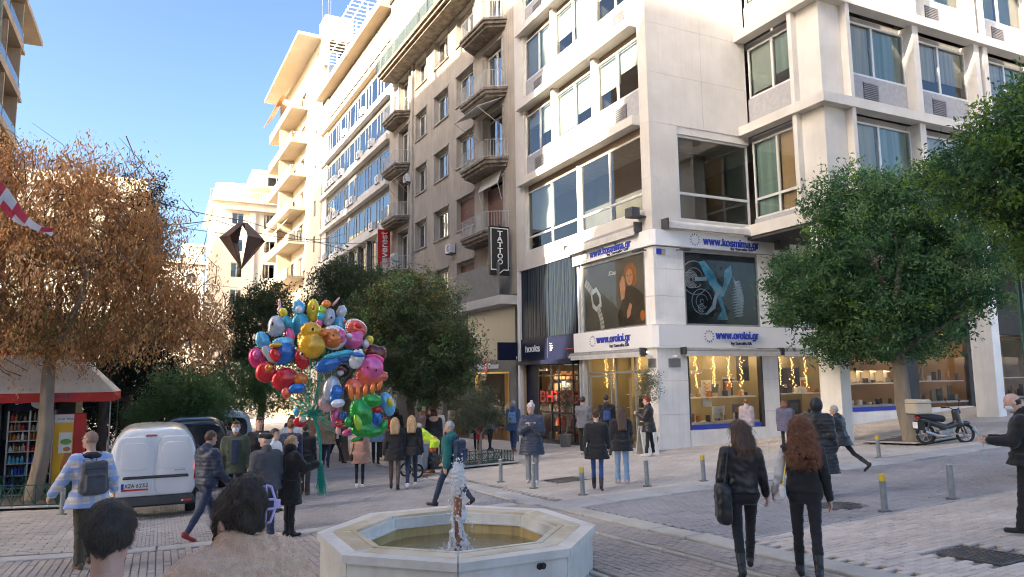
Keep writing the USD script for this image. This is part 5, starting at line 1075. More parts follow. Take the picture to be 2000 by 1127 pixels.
cloth('grey_wool', (.085, .085, .095)); cloth('grey_jacket', (.19, .195, .22)); cloth('grey_jogger', (.25, .27, .30)); cloth('olive_trouser', (.075, .06, .035)); cloth('green_jacket', (.055, .07, .045)); cloth('teal_jacket', (.01, .13, .13)); cloth('pink_coat', (.52, .29, .20)); cloth('lilac_puffer', (.46, .39, .42), .5, .1, .2); cloth('violet_jacket', (.13, .125, .19)); cloth('white_cloth', (.74, .74, .74)); cloth('fur_black', (.014, .013, .013), 1, .2, 1.0, sc=30); cloth('hi_vis', (.62, .85, .05)); cloth('orange_work', (.75, .2, .04)); cloth('brown_boot', (.14, .08, .045), .6); cloth('shoe_black', (.012, .012, .013), .45, 0); cloth('shoe_white', (.72, .72, .72), .6, 0); cloth('shoe_red', (.3, .03, .04), .6, 0); cloth('mauve_sweater', (.33, .25, .26)); cloth('blue_coat', (.05, .10, .22)); cloth('mask_paper', (.70, .76, .82)); cloth('beanie_pink', (.66, .55, .53), 1, .3, .8); cloth('red_cloth', (.5, .02, .025))
surf('fur_beige', (.80, .53, .35), (.66, .42, .27), scale=26, rough=1.0, bump=1.0, bscale=120, sheen=.4, obj=True, dist=.012); plain('eye_dark', (.02, .015, .012), .2); plain('lip', (.38, .12, .10), .5)
def plaidmat():
    n = {'tc': ('texture_coordinate', {}), 's': ('separate_xyz', {}), 'p': ('principled_bsdf', {'roughness': .95, 'sheen_weight': .2})}; L = [('tc.object', 's.vector')]
    def stripe(k, ax, per, thr, ph=0.0):
        n[f'm{k}'] = ('math', {'math_type': 'multiply_add', 'value2': 1/per, 'value3': ph+20}); n[f'f{k}'] = ('math', {'math_type': 'fraction'}); n[f'l{k}'] = ('math', {'math_type': 'less_than', 'value2': thr})
        L.extend([(f's.{ax}', f'm{k}.value1'), (f'm{k}.value', f'f{k}.value1'), (f'f{k}.value', f'l{k}.value1')]); return f'l{k}.value'
    base = (.62, .60, .58); n['c0'] = ('mix_color', {'a': base, 'b': (.24, .36, .66)}); n['c1'] = ('mix_color', {'b': (.24, .36, .66)}); n['c2'] = ('mix_color', {'b': (.58, .40, .34)})
    n['k0'] = ('math', {'math_type': 'multiply', 'value2': .8}); n['k1'] = ('math', {'math_type': 'multiply', 'value2': .62}); n['k2'] = ('math', {'math_type': 'multiply', 'value2': .45})
    a, b, c = stripe(0, 'z', .17, .42), stripe(1, 'x', .15, .42, .2), stripe(2, 'z', .17, .18, .45)
    L.extend([(a, 'k0.value1'), (b, 'k1.value1'), (c, 'k2.value1'), ('k0.value', 'c0.fac'), ('k1.value', 'c1.fac'), ('k2.value', 'c2.fac'), ('c0.result', 'c1.a'), ('c1.result', 'c2.a'), ('c2.result', 'p.base_color')])
    usdkit.material(stage, '/World/Looks/plaid', n, L, surface='p.BSDF')
plaidmat()
class Sk:
    """joints of a standing, walking or turned figure in its own frame: x to its right, y forward, z up"""
    def __init__(s, h=1.75, lf=0, rf=0, lb=0, rb=0, la=(0, 6), ra=(0, 6), le=12, re=12, lean=0, yaw=0, pitch=0, sh=.175, hip=.09, lfa=0, rfa=0, tilt=0):
        d = math.radians; s.k = k = h/1.75; s.h = h
        P = lambda *a: np.array(a, float)*k
        s.pel = P(0, 0, .93); T = Rx(-d(lean)); s.T = T
        s.leg = {}
        for nm, sg, f, b in (('l', -1, lf, lb), ('r', 1, rf, rb)):
            hp = s.pel+P(sg*hip, 0, -.03); f, b = d(f), d(b)
            kn = hp+P(sg*.0, math.sin(f), -math.cos(f))*.43; an = kn+P(-sg*.01, math.sin(f-b), -math.cos(f-b))*.40
            pt = max(-1.0, min(.5, (f-b)*.8 if b > .25 or f < -.1 else .15*f)); fd = np.array([sg*.12, math.cos(pt), math.sin(pt)]); fd /= np.linalg.norm(fd)
            s.leg[nm] = [hp, kn, an, an+fd*.155*k+P(0, 0, -.055), an-fd*.05*k+P(0, 0, -.05)]
        s.neck = s.pel+T@P(0, -.01, .53); s.chest = s.pel+T@P(0, 0, .36); s.waist = s.pel+T@P(0, 0, .14)
        s.arm = {}
        for nm, sg, (a, ab), e, fa in (('l', -1, la, le, lfa), ('r', 1, ra, re, rfa)):
            so = s.pel+T@P(sg*sh, -.005, .465); a, ab, e = d(a), d(ab), d(e)
            ud = Ry(-sg*ab)@(Rx(a)@np.array([0, 0, -1.0])); el = so+ud*.285*k
            fdv = Ry(-sg*ab)@(Rx(a+e)@np.array([0, 0, -1.0])); fdv = Rz(sg*d(fa))@fdv; wr = el+fdv*.25*k
            s.arm[nm] = [so, el, wr, fdv]
        s.H = Rz(-d(yaw))@Rx(-d(pitch))@Ry(d(tilt)); s.hc = s.neck+P(0, .01, .06)+T@s.H@P(0, .025, .13)
        z = min(min(j[3][2]-.028*k, j[4][2]-.03*k) for j in s.leg.values())
        for j in [s.pel, s.neck, s.chest, s.waist, s.hc]: j[2] -= z
        for dct in (s.leg, s.arm):
            for v in dct.values():
                for q in (v if dct is s.leg else v[:3]): q[2] -= z
    def head(s, p): return (p-s.hc)@s.H/s.k       # head frame, unit scale
def hand_mesh(w, fd, side, k, curl=.5, h=.0065):
    """palm, four fingers of different lengths and a thumb, hanging along fd from the wrist"""
    f = fd/np.linalg.norm(fd); x = np.array([1.0, 0, 0])-f*f[0]; x /= np.linalg.norm(x); y = np.cross(x, f)*(1 if side == 'r' else -1); 
    y = np.cross(f, x); inward = x*(-1 if side == 'r' else 1); fw = np.cross(inward, f); fw = fw if fw[1] > 0 else -fw     # palm faces the thigh, thumb forward
    prim = [(w, w+f*.035, .023, .026), (w+f*.04+fw*.018, w+f*.085+fw*.024, .017, .014), (w+f*.04-fw*.018, w+f*.08-fw*.024, .016, .013)]
    for j, L in enumerate((.068, .075, .070, .055)):
        b = w+f*.085+fw*(.027-.018*j); m = b+(f*math.cos(curl*.6)+inward*math.sin(curl*.6))*L*.5; e = m+(f*math.cos(curl*1.5)+inward*math.sin(curl*1.5))*L*.5; prim += [(b, m, .0095, .009), (m, e, .009, .0075)]
    t0 = w+f*.03+fw*.026; t1 = t0+(f*.7+fw*.6+inward*.3)*.038; prim += [(t0, t1, .013, .011), (t1, t1+(f*.9+fw*.15+inward*.35)*.032, .0105, .0085)]
    A = np.array([q for a, b, *_ in prim for q in (a, b)]); A0 = w; lo, hi = (A-A0).min(0)*k+A0-.03, (A-A0).max(0)*k+A0+.03
    return snet(lambda p: sunion([dcap((p-A0)/k+A0, a, b, r0, r1)*k for a, b, r0, r1 in prim], .006), lo, hi, h)
def weld(parts):
    try:
        M = None
        for v, f in parts:
            m = manifold3d.Manifold(manifold3d.Mesh(np.asarray(v, np.float32), np.asarray(f, np.uint32)))
            if m.status() != manifold3d.Error.NoError or m.is_empty(): raise ValueError
            M = m if M is None else M+m
        q = M.to_mesh(); return np.array(q.vert_properties[:, :3], float), np.array(q.tri_verts)
    except Exception:
        return np.vstack([q[0] for q in parts]), np.vstack([q[1]+o for q, o in zip(parts, np.cumsum([0]+[len(q[0]) for q in parts[:-1]]))])
def person(label, x, y, face, h=1.75, res=.017, sk=None, top=None, bottom=None, shoes='shoe_black', hair=('short', 'hair_dark'), skin='skin', coat_hem=None, group=None, fat=1.0, extras=(), eyes=False, hands=True, zoff=0.0, cut=None):
    """top: (material, hem z as a part of the height, puff, collar)   bottom: (material, width) or None for bare or stockinged legs"""
    s = sk or Sk(h); k = s.k; L = s.leg; A = s.arm
    th = math.radians(face)                                            # heading: degrees clockwise from +Y
    X = thing('person', label, 'person', group, loc=(x, y, Gz(x, y)+zoff), rz=-th)
    fx = lambda vf: vf
    def add(name, vf, mat, smooth=True, lab=None):
        v, f = vf
        if not len(f): return None
        return put(X, name, (v, f), mat, smooth=smooth, label=lab, local=True)
    def bounds(pts, r): a = np.array(pts); return a.min(0)-r, a.max(0)+r
    # --- body: head, neck, hands (and legs when they show)
    def fhead(p):
        q = s.head(p); d = dell(q, (0, -.012, .02), (.076, .096, .098)); d = smin(d, dell(q, (0, .018, -.045), (.058, .07, .07)), .03)
        d = smin(d, dcap(q, (0, .088, .012), (0, .104, -.018), .010, .014), .012); d = smin(d, dell(q, (0, .062, -.085), (.03, .028, .02)), .03)
        for sg in (-1, 1): d = smin(d, dell(q, (sg*.078, -.012, -.005), (.012, .02, .03)), .008); d = np.maximum(d, -dell(q, (sg*.031, .095, .022), (.017, .012, .010)))
        nk = (s.neck-s.hc)@s.H/k
        return smin(d, dcap(q, nk*1.1+[0, 0, -.02], np.array([0, -.02, -.05]), .058, .052), .02)*k
    lo, hi = s.hc-.2*k, s.hc+.16*k; lo[2] = s.neck[2]-.08*k
    parts = [snet(fhead, lo, hi, max(.008, res*.55))]
    if hands:
        for nm in ('l', 'r'): parts.append(hand_mesh(A[nm][2], A[nm][3], nm, k, h=.0065 if res < .016 else .009))
    tr = [(A[nm][0], A[nm][1], .045*k, .036*k) for nm in 'lr']+[(A[nm][1], A[nm][2]+A[nm][3]*.012*k, .035*k, .0255*k) for nm in 'lr']+[(A['l'][0], A['r'][0], .05*k, .05*k), (s.chest, s.neck+[0, -.01, .04*k], .07*k, .05*k), (s.pel, s.chest, .085*k, .08*k)]+[(s.pel, L[nm][0], .07*k, .06*k) for nm in 'lr']
    bare = bottom is None or bottom[0] in ('tights',)
    legprims = lambda w0, w1, w2: [g for nm in 'lr' for g in ((L[nm][0], L[nm][1], w0, w1), (L[nm][1], L[nm][1]*.55+L[nm][2]*.45+np.array([0, -.012, 0]), w1*.98, w1*.98), (L[nm][1]*.55+L[nm][2]*.45, L[nm][2], w1*.95, w2))]
    if bottom is None: tr += legprims(.072*k*fat, .05*k, .034*k)
    parts.append(snet(lambda p: sunion([dcap(p, *g) for g in tr], .015), *bounds([q for g in tr for q in g[:2]], .12), max(.017, res)))
    if bare and bottom is not None:
        lp = legprims(.075*k*fat, .053*k, .037*k); add('tights', snet(lambda p: sunion([dcap(p, *g) for g in lp], .02), *bounds([q for nm in 'lr' for q in L[nm][:3]], .1), res), bottom[0])
    add('body', weld(parts), skin)
    if bottom and not bare:
        w = bottom[1]; lp = legprims(.082*k*fat*w, .056*k*w, (.046 if w < 1.1 else .06)*k*w); hp = s.pel
        def ft(p):
            d = sunion([dcap(p, *g) for g in lp], .022); d = smin(d, sunion([dcap(p, L['l'][0]+[0, 0, .03], L['r'][0]+[0, 0, .03], .1*k*fat), dcap(p, L['l'][0]+[0, -.045*k, -.01], L['r'][0]+[0, -.045*k, -.01], .078*k*fat), dcap(p, s.pel+[-.05*k, 0, .08*k], s.pel+[.05*k, 0, .08*k], .1*k*fat)], .03), .03)
            d = np.maximum(d, (min(L['l'][2][2], L['r'][2][2])-.035*k)-p[:, 2]) if w > 1.05 else d
            return d+nz(p*[1, 1, 1.6], 22, 3)*.012*w
        add('trousers', snet(ft, *bounds([q for nm in 'lr' for q in L[nm][:3]]+[s.pel], .16), res), bottom[0])
    for nm in 'lr':
        an, toe, heel = L[nm][2], L[nm][3], L[nm][4]; hi_ = an+(L[nm][1]-an)*(.42 if shoes.endswith('boot') or shoes == 'black_leather' else .06)
        def fs(p): return np.maximum(sunion([dcap(p, heel, toe, .036*k, .033*k), dcap(p, heel+[0, 0, .03*k], an, .036*k, .042*k), dcap(p, an, hi_, .044*k, .055*k if np.linalg.norm(hi_-an) > .1 else .04*k)], .02), -1)
        add('shoe', snet(fs, *bounds([an, toe, heel, hi_], .08), min(res, .014)), shoes)
    # --- top
    if top:
        mat, hem, puff, collar = top; hz = hem*s.h; T = s.T; at = lambda a, b, c: s.pel+T@(np.array([a, b, c])*k); pf = puff
        tor = [(at(-.085, 0, .40), at(.085, 0, .40), .108+pf, .108+pf), (at(-.07, .015, .28), at(.07, .015, .28), .112+pf, .112+pf), (at(-.055, 0, .13), at(.055, 0, .13), .108+pf, .108+pf), (at(-.07, -.01, .0), at(.07, -.01, .0), .108+pf, .108+pf), (at(-.16, -.01, .455), at(.16, -.01, .455), .062+pf*.8, .062+pf*.8), (at(0, -.01, .46), at(0, -.012, .53), .085, .066)]
        arm = [g for nm in 'lr' for g in ((A[nm][0], A[nm][1], (.062+pf)*1, .050+pf), (A[nm][1], A[nm][2]-A[nm][3]*.01, .048+pf, .036+pf*.8))]
        zlow = at(0, 0, 0)[2]
        def ftop(p):
            d = sunion([dcap(p, a, b, r0*k*fat, r1*k*fat) for a, b, r0, r1 in tor], .045)
            if hz < zlow-.05:
                c0 = np.array([0, 0, 0])+at(0, -.01, 0); u = np.clip((zlow-p[:, 2])/max(.05, zlow-hz), 0, 1); c1 = (L['l'][1]+L['r'][1])/2; cx = c0[0]+(c1[0]-c0[0])*u*.5; cy = c0[1]+(c1[1]-c0[1])*u*.6; spread = 1+.16*u+.25*u*abs(L['l'][1][1]-L['r'][1][1])/.4
                q = np.stack([(p[:, 0]-cx)/1.35, (p[:, 1]-cy)/1.0], 1); dd = np.linalg.norm(q, axis=1)-(.135+pf)*k*fat*spread; dd = np.maximum(dd, p[:, 2]-zlow-.05); d = smin(d, dd, .05)
            d = np.maximum(d, hz-p[:, 2])
            if collar == 'vest': d = np.maximum(d, -sunion([dcap(p, A[nm][0]+(A[nm][1]-A[nm][0])*.22, A[nm][1], .085*k, .085*k) for nm in 'lr'], .01))
            else: d = smin(d, sunion([dcap(p, a, b, r0*k, r1*k) for a, b, r0, r1 in arm], .02), .03)
            d = d+nz(p*[1, 1, 1.3], 15, 5)*.016+nz(p, 34, 8)*.006
            if 'puffer' in mat: d = d+np.abs(np.sin(p[:, 2]*PI/(.062*k)+nz(p, 5, 2)*.7))**.6*-.010+.006
            if collar == 'fur': d = d+nz(p, 70, 9)*.016
            if collar in ('high', 'hood', 'fur'):
                d = smin(d, np.maximum(dcap(p, s.neck-[0, .0, .03], s.neck+[0, -.005, .05 if collar != 'fur' else .07], (.084 if collar != 'fur' else .115)*k), -dcap(p, s.neck+[0, .02, 0], s.neck+[0, .03, .25], .055*k)), .02)
            if collar == 'hood': d = smin(d, dell(p, s.neck+T@np.array([0, -.085, -.0])*k, np.array([.11, .065, .075])*k), .03)
            return d
        pts = [q for nm in 'lr' for q in A[nm][:3]]+[at(0, 0, .55), at(0, 0, 0), np.array([-.2*k, 0, hz]), np.array([.2*k, 0, hz])]+([L['l'][1], L['r'][1]] if hz < zlow-.05 else [])
        lo, hi = bounds(pts, .17+puff); lo[2] = max(lo[2], min(hz, min(A[nm][2][2] for nm in 'lr'))-.1)
        vf = snet(ftop, lo, hi, res); add('waistcoat' if collar == 'vest' else 'coat' if hem < .46 else 'jacket', vf, mat)
    # --- hair and headgear
    st, hm, *ex = hair
    def fhair(p):
        q = s.head(p); base = dell(q, (0, -.014, .026), (.086, .106, .104))+nz(q, 26, 4)*.012; lowz = -.058 if st == 'short' else -.075; cutf = np.minimum(np.maximum(q[:, 1]-.012-(.03*np.clip(q[:, 2]*8, -1, 0) if st == 'short' else 0), lowz-q[:, 2]), .062-q[:, 2]-np.clip(q[:, 1]-.05, 0, 1)*.3)
        d = np.maximum(base, cutf)
        if st in ('short', 'none', 'shaved'):
            for sg in (-1, 1): d = np.maximum(d, -dell(q, (sg*.092, -.006, -.012), (.03, .03, .042)))
        if st == 'bald': d = np.maximum(np.maximum(dell(q, (0, -.014, .02), (.081, .101, .1)), q[:, 2]-.02), q[:, 1]-.005); d = np.maximum(d, -.08-q[:, 2])
        if st == 'shaved': d = np.maximum(dell(q, (0, -.012, .021), (.0775, .0975, .0995)), cutf)
        if st in ('long', 'curly', 'bob'):
            ln = ex[0]; w = ex[1] if len(ex) > 1 else .085
            bk_ = -.085 if ln < .2 else -.165
            down = [(np.array([sg*w*.62, -.055, .02]), np.array([sg*w*.75, -.09, -.1]), .058, .06) for sg in (-1, 0, 1)]+[(np.array([sg*w*.75, -.09, -.08]), np.array([sg*w*(.8 if st != 'curly' else 1.05), bk_, -ln]), .06, .042 if st != 'curly' else .075) for sg in (-1, 0, 1)]+([(np.array([sg*.075, -.02, .03]), np.array([sg*.085, -.03, -min(ln, .2)]), .026, .022) for sg in (-1, 1)])
            e = sunion([dcap(q, *g) for g in down], .03); amp = .05 if st == 'curly' else .014
            e = e+nz(q*[1, 1, .35 if st != 'curly' else .8], 30 if st != 'curly' else 26, 6)*amp+nz(q, 60, 7)*amp*.4; d = smin(d, e, .025); d = np.maximum(d, -dell(q, (0, .075, -.02), (.058, .08, .09)))
        if st == 'bun': d = smin(d, dell(q, (0, -.10, .09), (.07, .06, .06))+nz(q, 30, 3)*.03, .03)
        if st == 'tied': d = smin(d, dell(q, (0, -.11, -.0), (.045, .05, .06))+nz(q, 30, 3)*.02, .02)
        return d*k
    ext = .25+(ex[0] if ex else 0)
    if st not in ('none', 'beanie', 'hoodup'): add('hair', snet(fhair, s.hc-np.array([.22, .22, ext])*k, s.hc+np.array([.22, .2, .2])*k, max(.009, res*.6)), hm)
    if st == 'beanie':
        add('beanie', snet(lambda p: np.maximum(np.minimum(dell(s.head(p), (0, -.016, .035), (.092, .112, .118)), dell(s.head(p), (0, -.05, .165), (.035, .035, .032)))+nz(p, 40, 2)*.008, np.minimum(.03-s.head(p)[:, 2]-.4*np.minimum(0, s.head(p)[:, 1]), 9))*k, s.hc-.2*k, s.hc+.24*k, .011), hm)
    if st == 'hoodup': add('hood', snet(lambda p: np.maximum(dell(s.head(p), (0, -.02, .01), (.115, .13, .15)), -dell(s.head(p), (0, .11, 0), (.075, .1, .1)))*k, s.hc-.22*k, s.hc+.22*k, .012), hm)
    if eyes:
        for sg in (-1, 1):
            m = MB().ell((0, 0, 0), (.0135*k, .008*k, .0075*k), 1); v, f = m.arr(); c = s.hc+s.H@np.array([sg*.031, .084, .022])*k; add('eye', (v@s.H.T+c, f), 'eye_dark')
            m = MB().ell((0, 0, 0), (.019*k, .006*k, .0045*k), 1); v, f = m.arr(); c = s.hc+s.H@np.array([sg*.032, .085, .042])*k; add('eyebrow', (v@s.H.T+c, f), hm if hm.startswith('hair') else 'hair_dark')
        m = MB().ell((0, 0, 0), (.023*k, .007*k, .007*k), 1); v, f = m.arr(); c = s.hc+s.H@np.array([0, .083, -.052])*k; add('mouth', (v@s.H.T+c, f), 'lip')
    X_ = (X, s, add, (x, y, Gz(x, y)+zoff, th))
    for e in extras: e(*X_)
    return X_
def to_world(P, at):
    x, y, z, th = at; v = np.asarray(P, float); c, s_ = math.cos(-th), math.sin(-th)
    return np.stack([v[..., 0]*c-v[..., 1]*s_+x, v[..., 0]*s_+v[..., 1]*c+y, v[..., 2]+z], -1)
def mask(X, s, add, at): add('face_mask', snet(lambda p: np.maximum(np.maximum(dell(s.head(p), (0, .02, -.045), (.068, .088, .068)), .03-s.head(p)[:, 1]), np.abs(s.head(p)[:, 2]+.045)-.05)*s.k, s.hc-.16, s.hc+.16, .009), 'mask_paper')
def flatcap(mat):
    def e(X, s, add, at): add('flat_cap', snet(lambda p: sunion([dell(s.head(p), (0, -.0, .085), (.098, .128, .045)), np.maximum(dell(s.head(p), (0, .085, .06), (.085, .075, .014)), -1), dell(s.head(p), (0, -.055, .06), (.092, .08, .05))], .02)*s.k, s.hc-.22, s.hc+.24, .009), mat)
    return e
def backpack(label, mat, sc=1.0, mat2=None):
    def e(X, s, add, at):
        k = s.k; c = s.pel+s.T@np.array([0, -.2-.02*sc, .24])*k
        t = thing('backpack', label, 'backpack', loc=to_world(c, at), rz=-at[3])
        f = lambda p: sunion([dbox(p, (0, 0, 0), np.array([.15, .075, .21])*sc*k, .06), dbox(p, (0, -.085*sc, -.06*sc), np.array([.115, .04, .11])*sc*k, .035), dbox(p, (.15*sc, 0, -.1*sc), np.array([.03, .05, .08])*sc*k, .025), dbox(p, (-.15*sc, 0, -.1*sc), np.array([.03, .05, .08])*sc*k, .025)], .02)+nz(p, 20, 3)*.014
        put(t, 'bag', snet(f, (-.3, -.25, -.35), (.3, .2, .35), .014), mat, smooth=True, local=True)
        m = MB()
        for sg in (-1, 1):
            a = s.pel+s.T@np.array([sg*.1, -.15, .42])*k-c; b = s.pel+s.T@np.array([sg*.115, .02, .545])*k-c; d = s.pel+s.T@np.array([sg*.12, .145, .36])*k-c; g = s.pel+s.T@np.array([sg*.17, .0, .12])*k-c; m.tube([a, b+[0, -.06, .0], b+[0, .05, -.03], d, g, s.pel+s.T@np.array([sg*.14, -.14, .1])*k-c], .018, 6)
        put(t, 'strap', m, mat2 or mat, local=True); m = MB(); m.tube([(-.03, .05, .22*sc), (-.03, .04, .27*sc), (.03, .04, .27*sc), (.03, .05, .22*sc)], .008, 5); m.box(-.1*sc, .1*sc, -.135*sc, -.125*sc, .02, .03); m.box(-.12*sc, .12*sc, -.085*sc, -.078*sc, .12*sc, .13*sc); put(t, 'handle', m, mat2 or 'black', local=True)
    return e
def shoulder_bag(label, mat, side, size, drop, strapmat=None, chain=False, fwd=-.02):
    def e(X, s, add, at):
        k = s.k; sg = 1 if side == 'r' else -1; so = s.arm[side][0]; c = np.array([sg*.235*k, fwd, so[2]-drop]); t = thing('shoulder_bag', label, 'bag', loc=to_world(c, at), rz=-at[3]); a, b, d = size
        put(t, 'bag', snet(lambda p: dbox(p, (0, 0, -b*.35), (d, a, b), min(d*.97, .08))+nz(p, 18, 4)*.015*(a > .15), (-d-.05, -a-.05, -b*1.5-.05), (d+.05, a+.05, b+.1), .012), mat, smooth=True, local=True)
        m = MB(); q = so-c; m.tube([(0, a*.75, b*.5), q+[-sg*.03, .05, .045], q+[-sg*.05, 0, .075], q+[-sg*.03, -.06, .045], (0, -a*.75, b*.5)], .011 if not chain else .007, 6); put(t, 'strap', m, strapmat or mat, local=True)
        if chain: m = MB(); m.box(-d-.004, -d+.002 if sg < 0 else d+.004, -a*.8, a*.8, -b*.25, -b*.2); put(t, 'flap_edge', m, strapmat, local=True)
    return e

def strands(X, vf, mat, n, length, flow, seed, width=.0016, curl=0.0, lift=.006, npt=6, name='hair_strands'):
    """fine hairs that lie along a hair mesh, as curves"""
    v, f = vf; r = np.random.default_rng(seed); a, b, c = v[f[:, 0]], v[f[:, 1]], v[f[:, 2]]; nn = np.cross(b-a, c-a); ar = np.linalg.norm(nn, axis=1)+1e-12; k = r.choice(len(f), n, p=ar/ar.sum()); u = r.uniform(size=(n, 2)); u = np.where(u.sum(1, keepdims=True) > 1, 1-u, u)
    p = a[k]+(b-a)[k]*u[:, :1]+(c-a)[k]*u[:, 1:]; nn = (nn/ar[:, None])[k]; g = flow(p)+r.normal(size=(n, 3))*.22; t = g-(g*nn).sum(1, keepdims=True)*nn; t /= np.linalg.norm(t, axis=1, keepdims=True)+1e-9; s_ = np.cross(nn, t); L = length*r.uniform(.5, 1.3, (n, 1)); ph = r.uniform(0, 6.3, (n, 1)); pts = []
    for q in np.linspace(0, 1, npt): pts.append(p+t*L*q+nn*(lift*math.sin(q*PI*.8)*r.uniform(.4, 1.5, (n, 1)))-np.array([0, 0, 1.0])*L*.15*q*q+curl*(s_*np.sin(q*9+ph)+nn*(np.cos(q*9+ph)+.6)))
    P_ = np.stack(pts, 1).reshape(-1, 3); cv = UsdGeom.BasisCurves.Define(stage, _uniq(str(X.GetPath()), name)); cv.CreateTypeAttr('linear'); cv.CreateCurveVertexCountsAttr([npt]*n); cv.CreatePointsAttr([Gf.Vec3f(*map(float, q)) for q in P_]); w = np.tile(np.linspace(1, .45, npt)*width, n); cv.CreateWidthsAttr([float(x) for x in w]); cv.SetWidthsInterpolation('vertex'); UsdShade.MaterialBindingAPI.Apply(cv.GetPrim()).Bind(UsdShade.Material.Get(stage, '/World/Looks/'+mat)); _cd(cv.GetPrim(), kind='stuff')
def mesh_of(X, name):
    m = UsdGeom.Mesh(stage.GetPrimAtPath(str(X.GetPath())+'/'+name)); return np.array(m.GetPointsAttr().Get(), float), np.array(m.GetFaceVertexIndicesAttr().Get()).reshape(-1, 3)
def comb(mat, n, length, seed, mode='down', **kw):
    def e(X, s, add, at):
        cr = s.hc+s.H@np.array([0, -.06, .12])*s.k; bun = s.hc+s.H@np.array([0, -.11, .10])*s.k
        fl = {'down': lambda p: np.tile([0, 0, -1.0], (len(p), 1))+(p-s.hc)*[3, 3, 0], 'crown': lambda p: (p-cr)/.1, 'bun': lambda p: (bun-p)/.1}[mode]
        strands(X, mesh_of(X, 'hair'), mat, n, length, fl, seed, **kw)
    return e
# ------------------------------------------------------------------ the people, nearest first
# foreground pair cut by the lower edge
dk = 'hair_dark'
pA = person('man with short dark hair seen from behind in the near left corner', -.148, 3.15, 6, 1.76, .011, Sk(1.76, la=(0, 9), ra=(0, 9), pitch=-2, sh=.185), ('white_cloth', .5, .012, None), ('jeans_dark', 1.0), hair=('short', dk), hands=False, extras=(comb('strand_dark', 3200, .026, 1, 'crown', width=.0015, lift=.003),))
def stripe(X, s, add, at):
    f = lambda p: np.maximum(np.abs(dell(p, s.neck+[0, -.02, -.02], (.105, .10, .06)))-.006, p[:, 2]-s.neck[2]-.03)
    add('collar', snet(lambda p: np.maximum(np.abs(dcap(p, s.neck-[0, .01, .06], s.neck+[0, -.012, .035], .085, .066))-.006, np.abs(p[:, 2]-s.neck[2]+.005)-.035), s.neck-.16, s.neck+.16, .008), 'white_cloth')
    add('green_stripe', snet(lambda p: np.maximum(np.maximum(np.abs(dcap(p, s.neck-[0, .01, .06], s.neck+[0, -.012, .035], .0862, .0672))-.006, np.abs(p[:, 2]-s.neck[2]+.005)-.034), np.maximum(np.abs(p[:, 0]+.0)-.022, p[:, 1]-0.0)), s.neck-.16, s.neck+.16, .006), 'green_jacket')
stripe(*pA)
pB = person('woman in a beige fur coat with dark hair pinned up by a lilac claw clip', .335, 3.45, -30, 1.735, .011, Sk(1.735, la=(0, 22), ra=(0, 22), yaw=-10, pitch=4, sh=.20), ('fur_beige', .45, .085, 'fur'), ('black_cloth', 1.0), hair=('none', dk), skin='skin_pale', hands=False, fat=1.15)
def updo(X, s, add, at):
    def f(p):
        q = s.head(p); d = np.maximum(dell(q, (0, -.014, .028), (.09, .108, .106)), np.minimum(np.maximum(q[:, 1]-.02, -.085-q[:, 2]), .05-q[:, 2]-np.clip(q[:, 1]-.05, 0, 1)*.3))
        d = sunion([d, dell(q, (0, -.085, .075), (.085, .085, .075)), dell(q, (.01, -.075, .135), (.07, .075, .06)), dell(q, (0, -.105, .0), (.07, .05, .07))], .03)
        d = np.minimum(d, dcap(q, (-.07, .03, .02), (-.075, .055, -.10), .02, .006)); d = np.minimum(d, dcap(q, (.075, .02, .0), (.08, .02, -.17), .014, .004)); d = np.minimum(d, dcap(q, (.03, -.1, -.06), (.05, -.11, -.2), .01, .003))
        return (d+nz(q*[1, 1, .5], 42, 4)*.022+nz(q, 100, 5)*.006)*s.k
    add('hair', snet(f, s.hc-.3, s.hc+.28, .0075), dk)
    comb('strand_dark', 3000, .06, 2, 'bun', width=.0015, lift=.005)(X, s, add, at)
    strands(X, mesh_of(X, 'coat'), 'strand_fur', 6000, .015, lambda p: np.tile([0, 0, -1.0], (len(p), 1)), 4, width=.0035, lift=.007, npt=4, name='fur_pile')
    c = s.hc+s.H@np.array([.035, -.15, .06])*s.k; t = thing('hair_claw', 'lilac plastic claw clip holding up the dark hair of the woman in fur', 'hair clip', loc=to_world(c, at), rz=math.radians(-10))
    m = MB(); q = .062
    pts = [(.0, -.08), (.022, -.075), (.04, -.02), (.045, .0), (.04, .02), (.022, .075), (.0, .08)]
    for a, b in zip(pts[:-1], pts[1:]): m.tube([(a[0], 0, a[1]), (b[0], 0, b[1])], .006, 6)
    m.tube([(0, 0, -.08), (.004, 0, 0), (0, 0, .08)], .0065, 6); m.tube([(.004, 0, -.02), (.04, 0, -.02)], .006, 6); m.tube([(.004, 0, .02), (.04, 0, .02)], .006, 6); m.box(.035, .062, -.008, .008, -.018, .018)
    put(t, 'frame', m, 'lilac_plastic', smooth=50, local=True); te = MB()
    for k in range(11):
        z = -.078+k*.0156
        for sy in (-.0, ): te.tube([(0, sy, z), (-.03, sy-.01, z-.002), (-.045, sy+.012, z-.004)], [.0042, .0038, .002], 5)
    put(t, 'tooth_row', te, 'lilac_plastic', local=True, kind='stuff')
plain('lilac_plastic', (.52, .45, .80), .3)
updo(*pB)
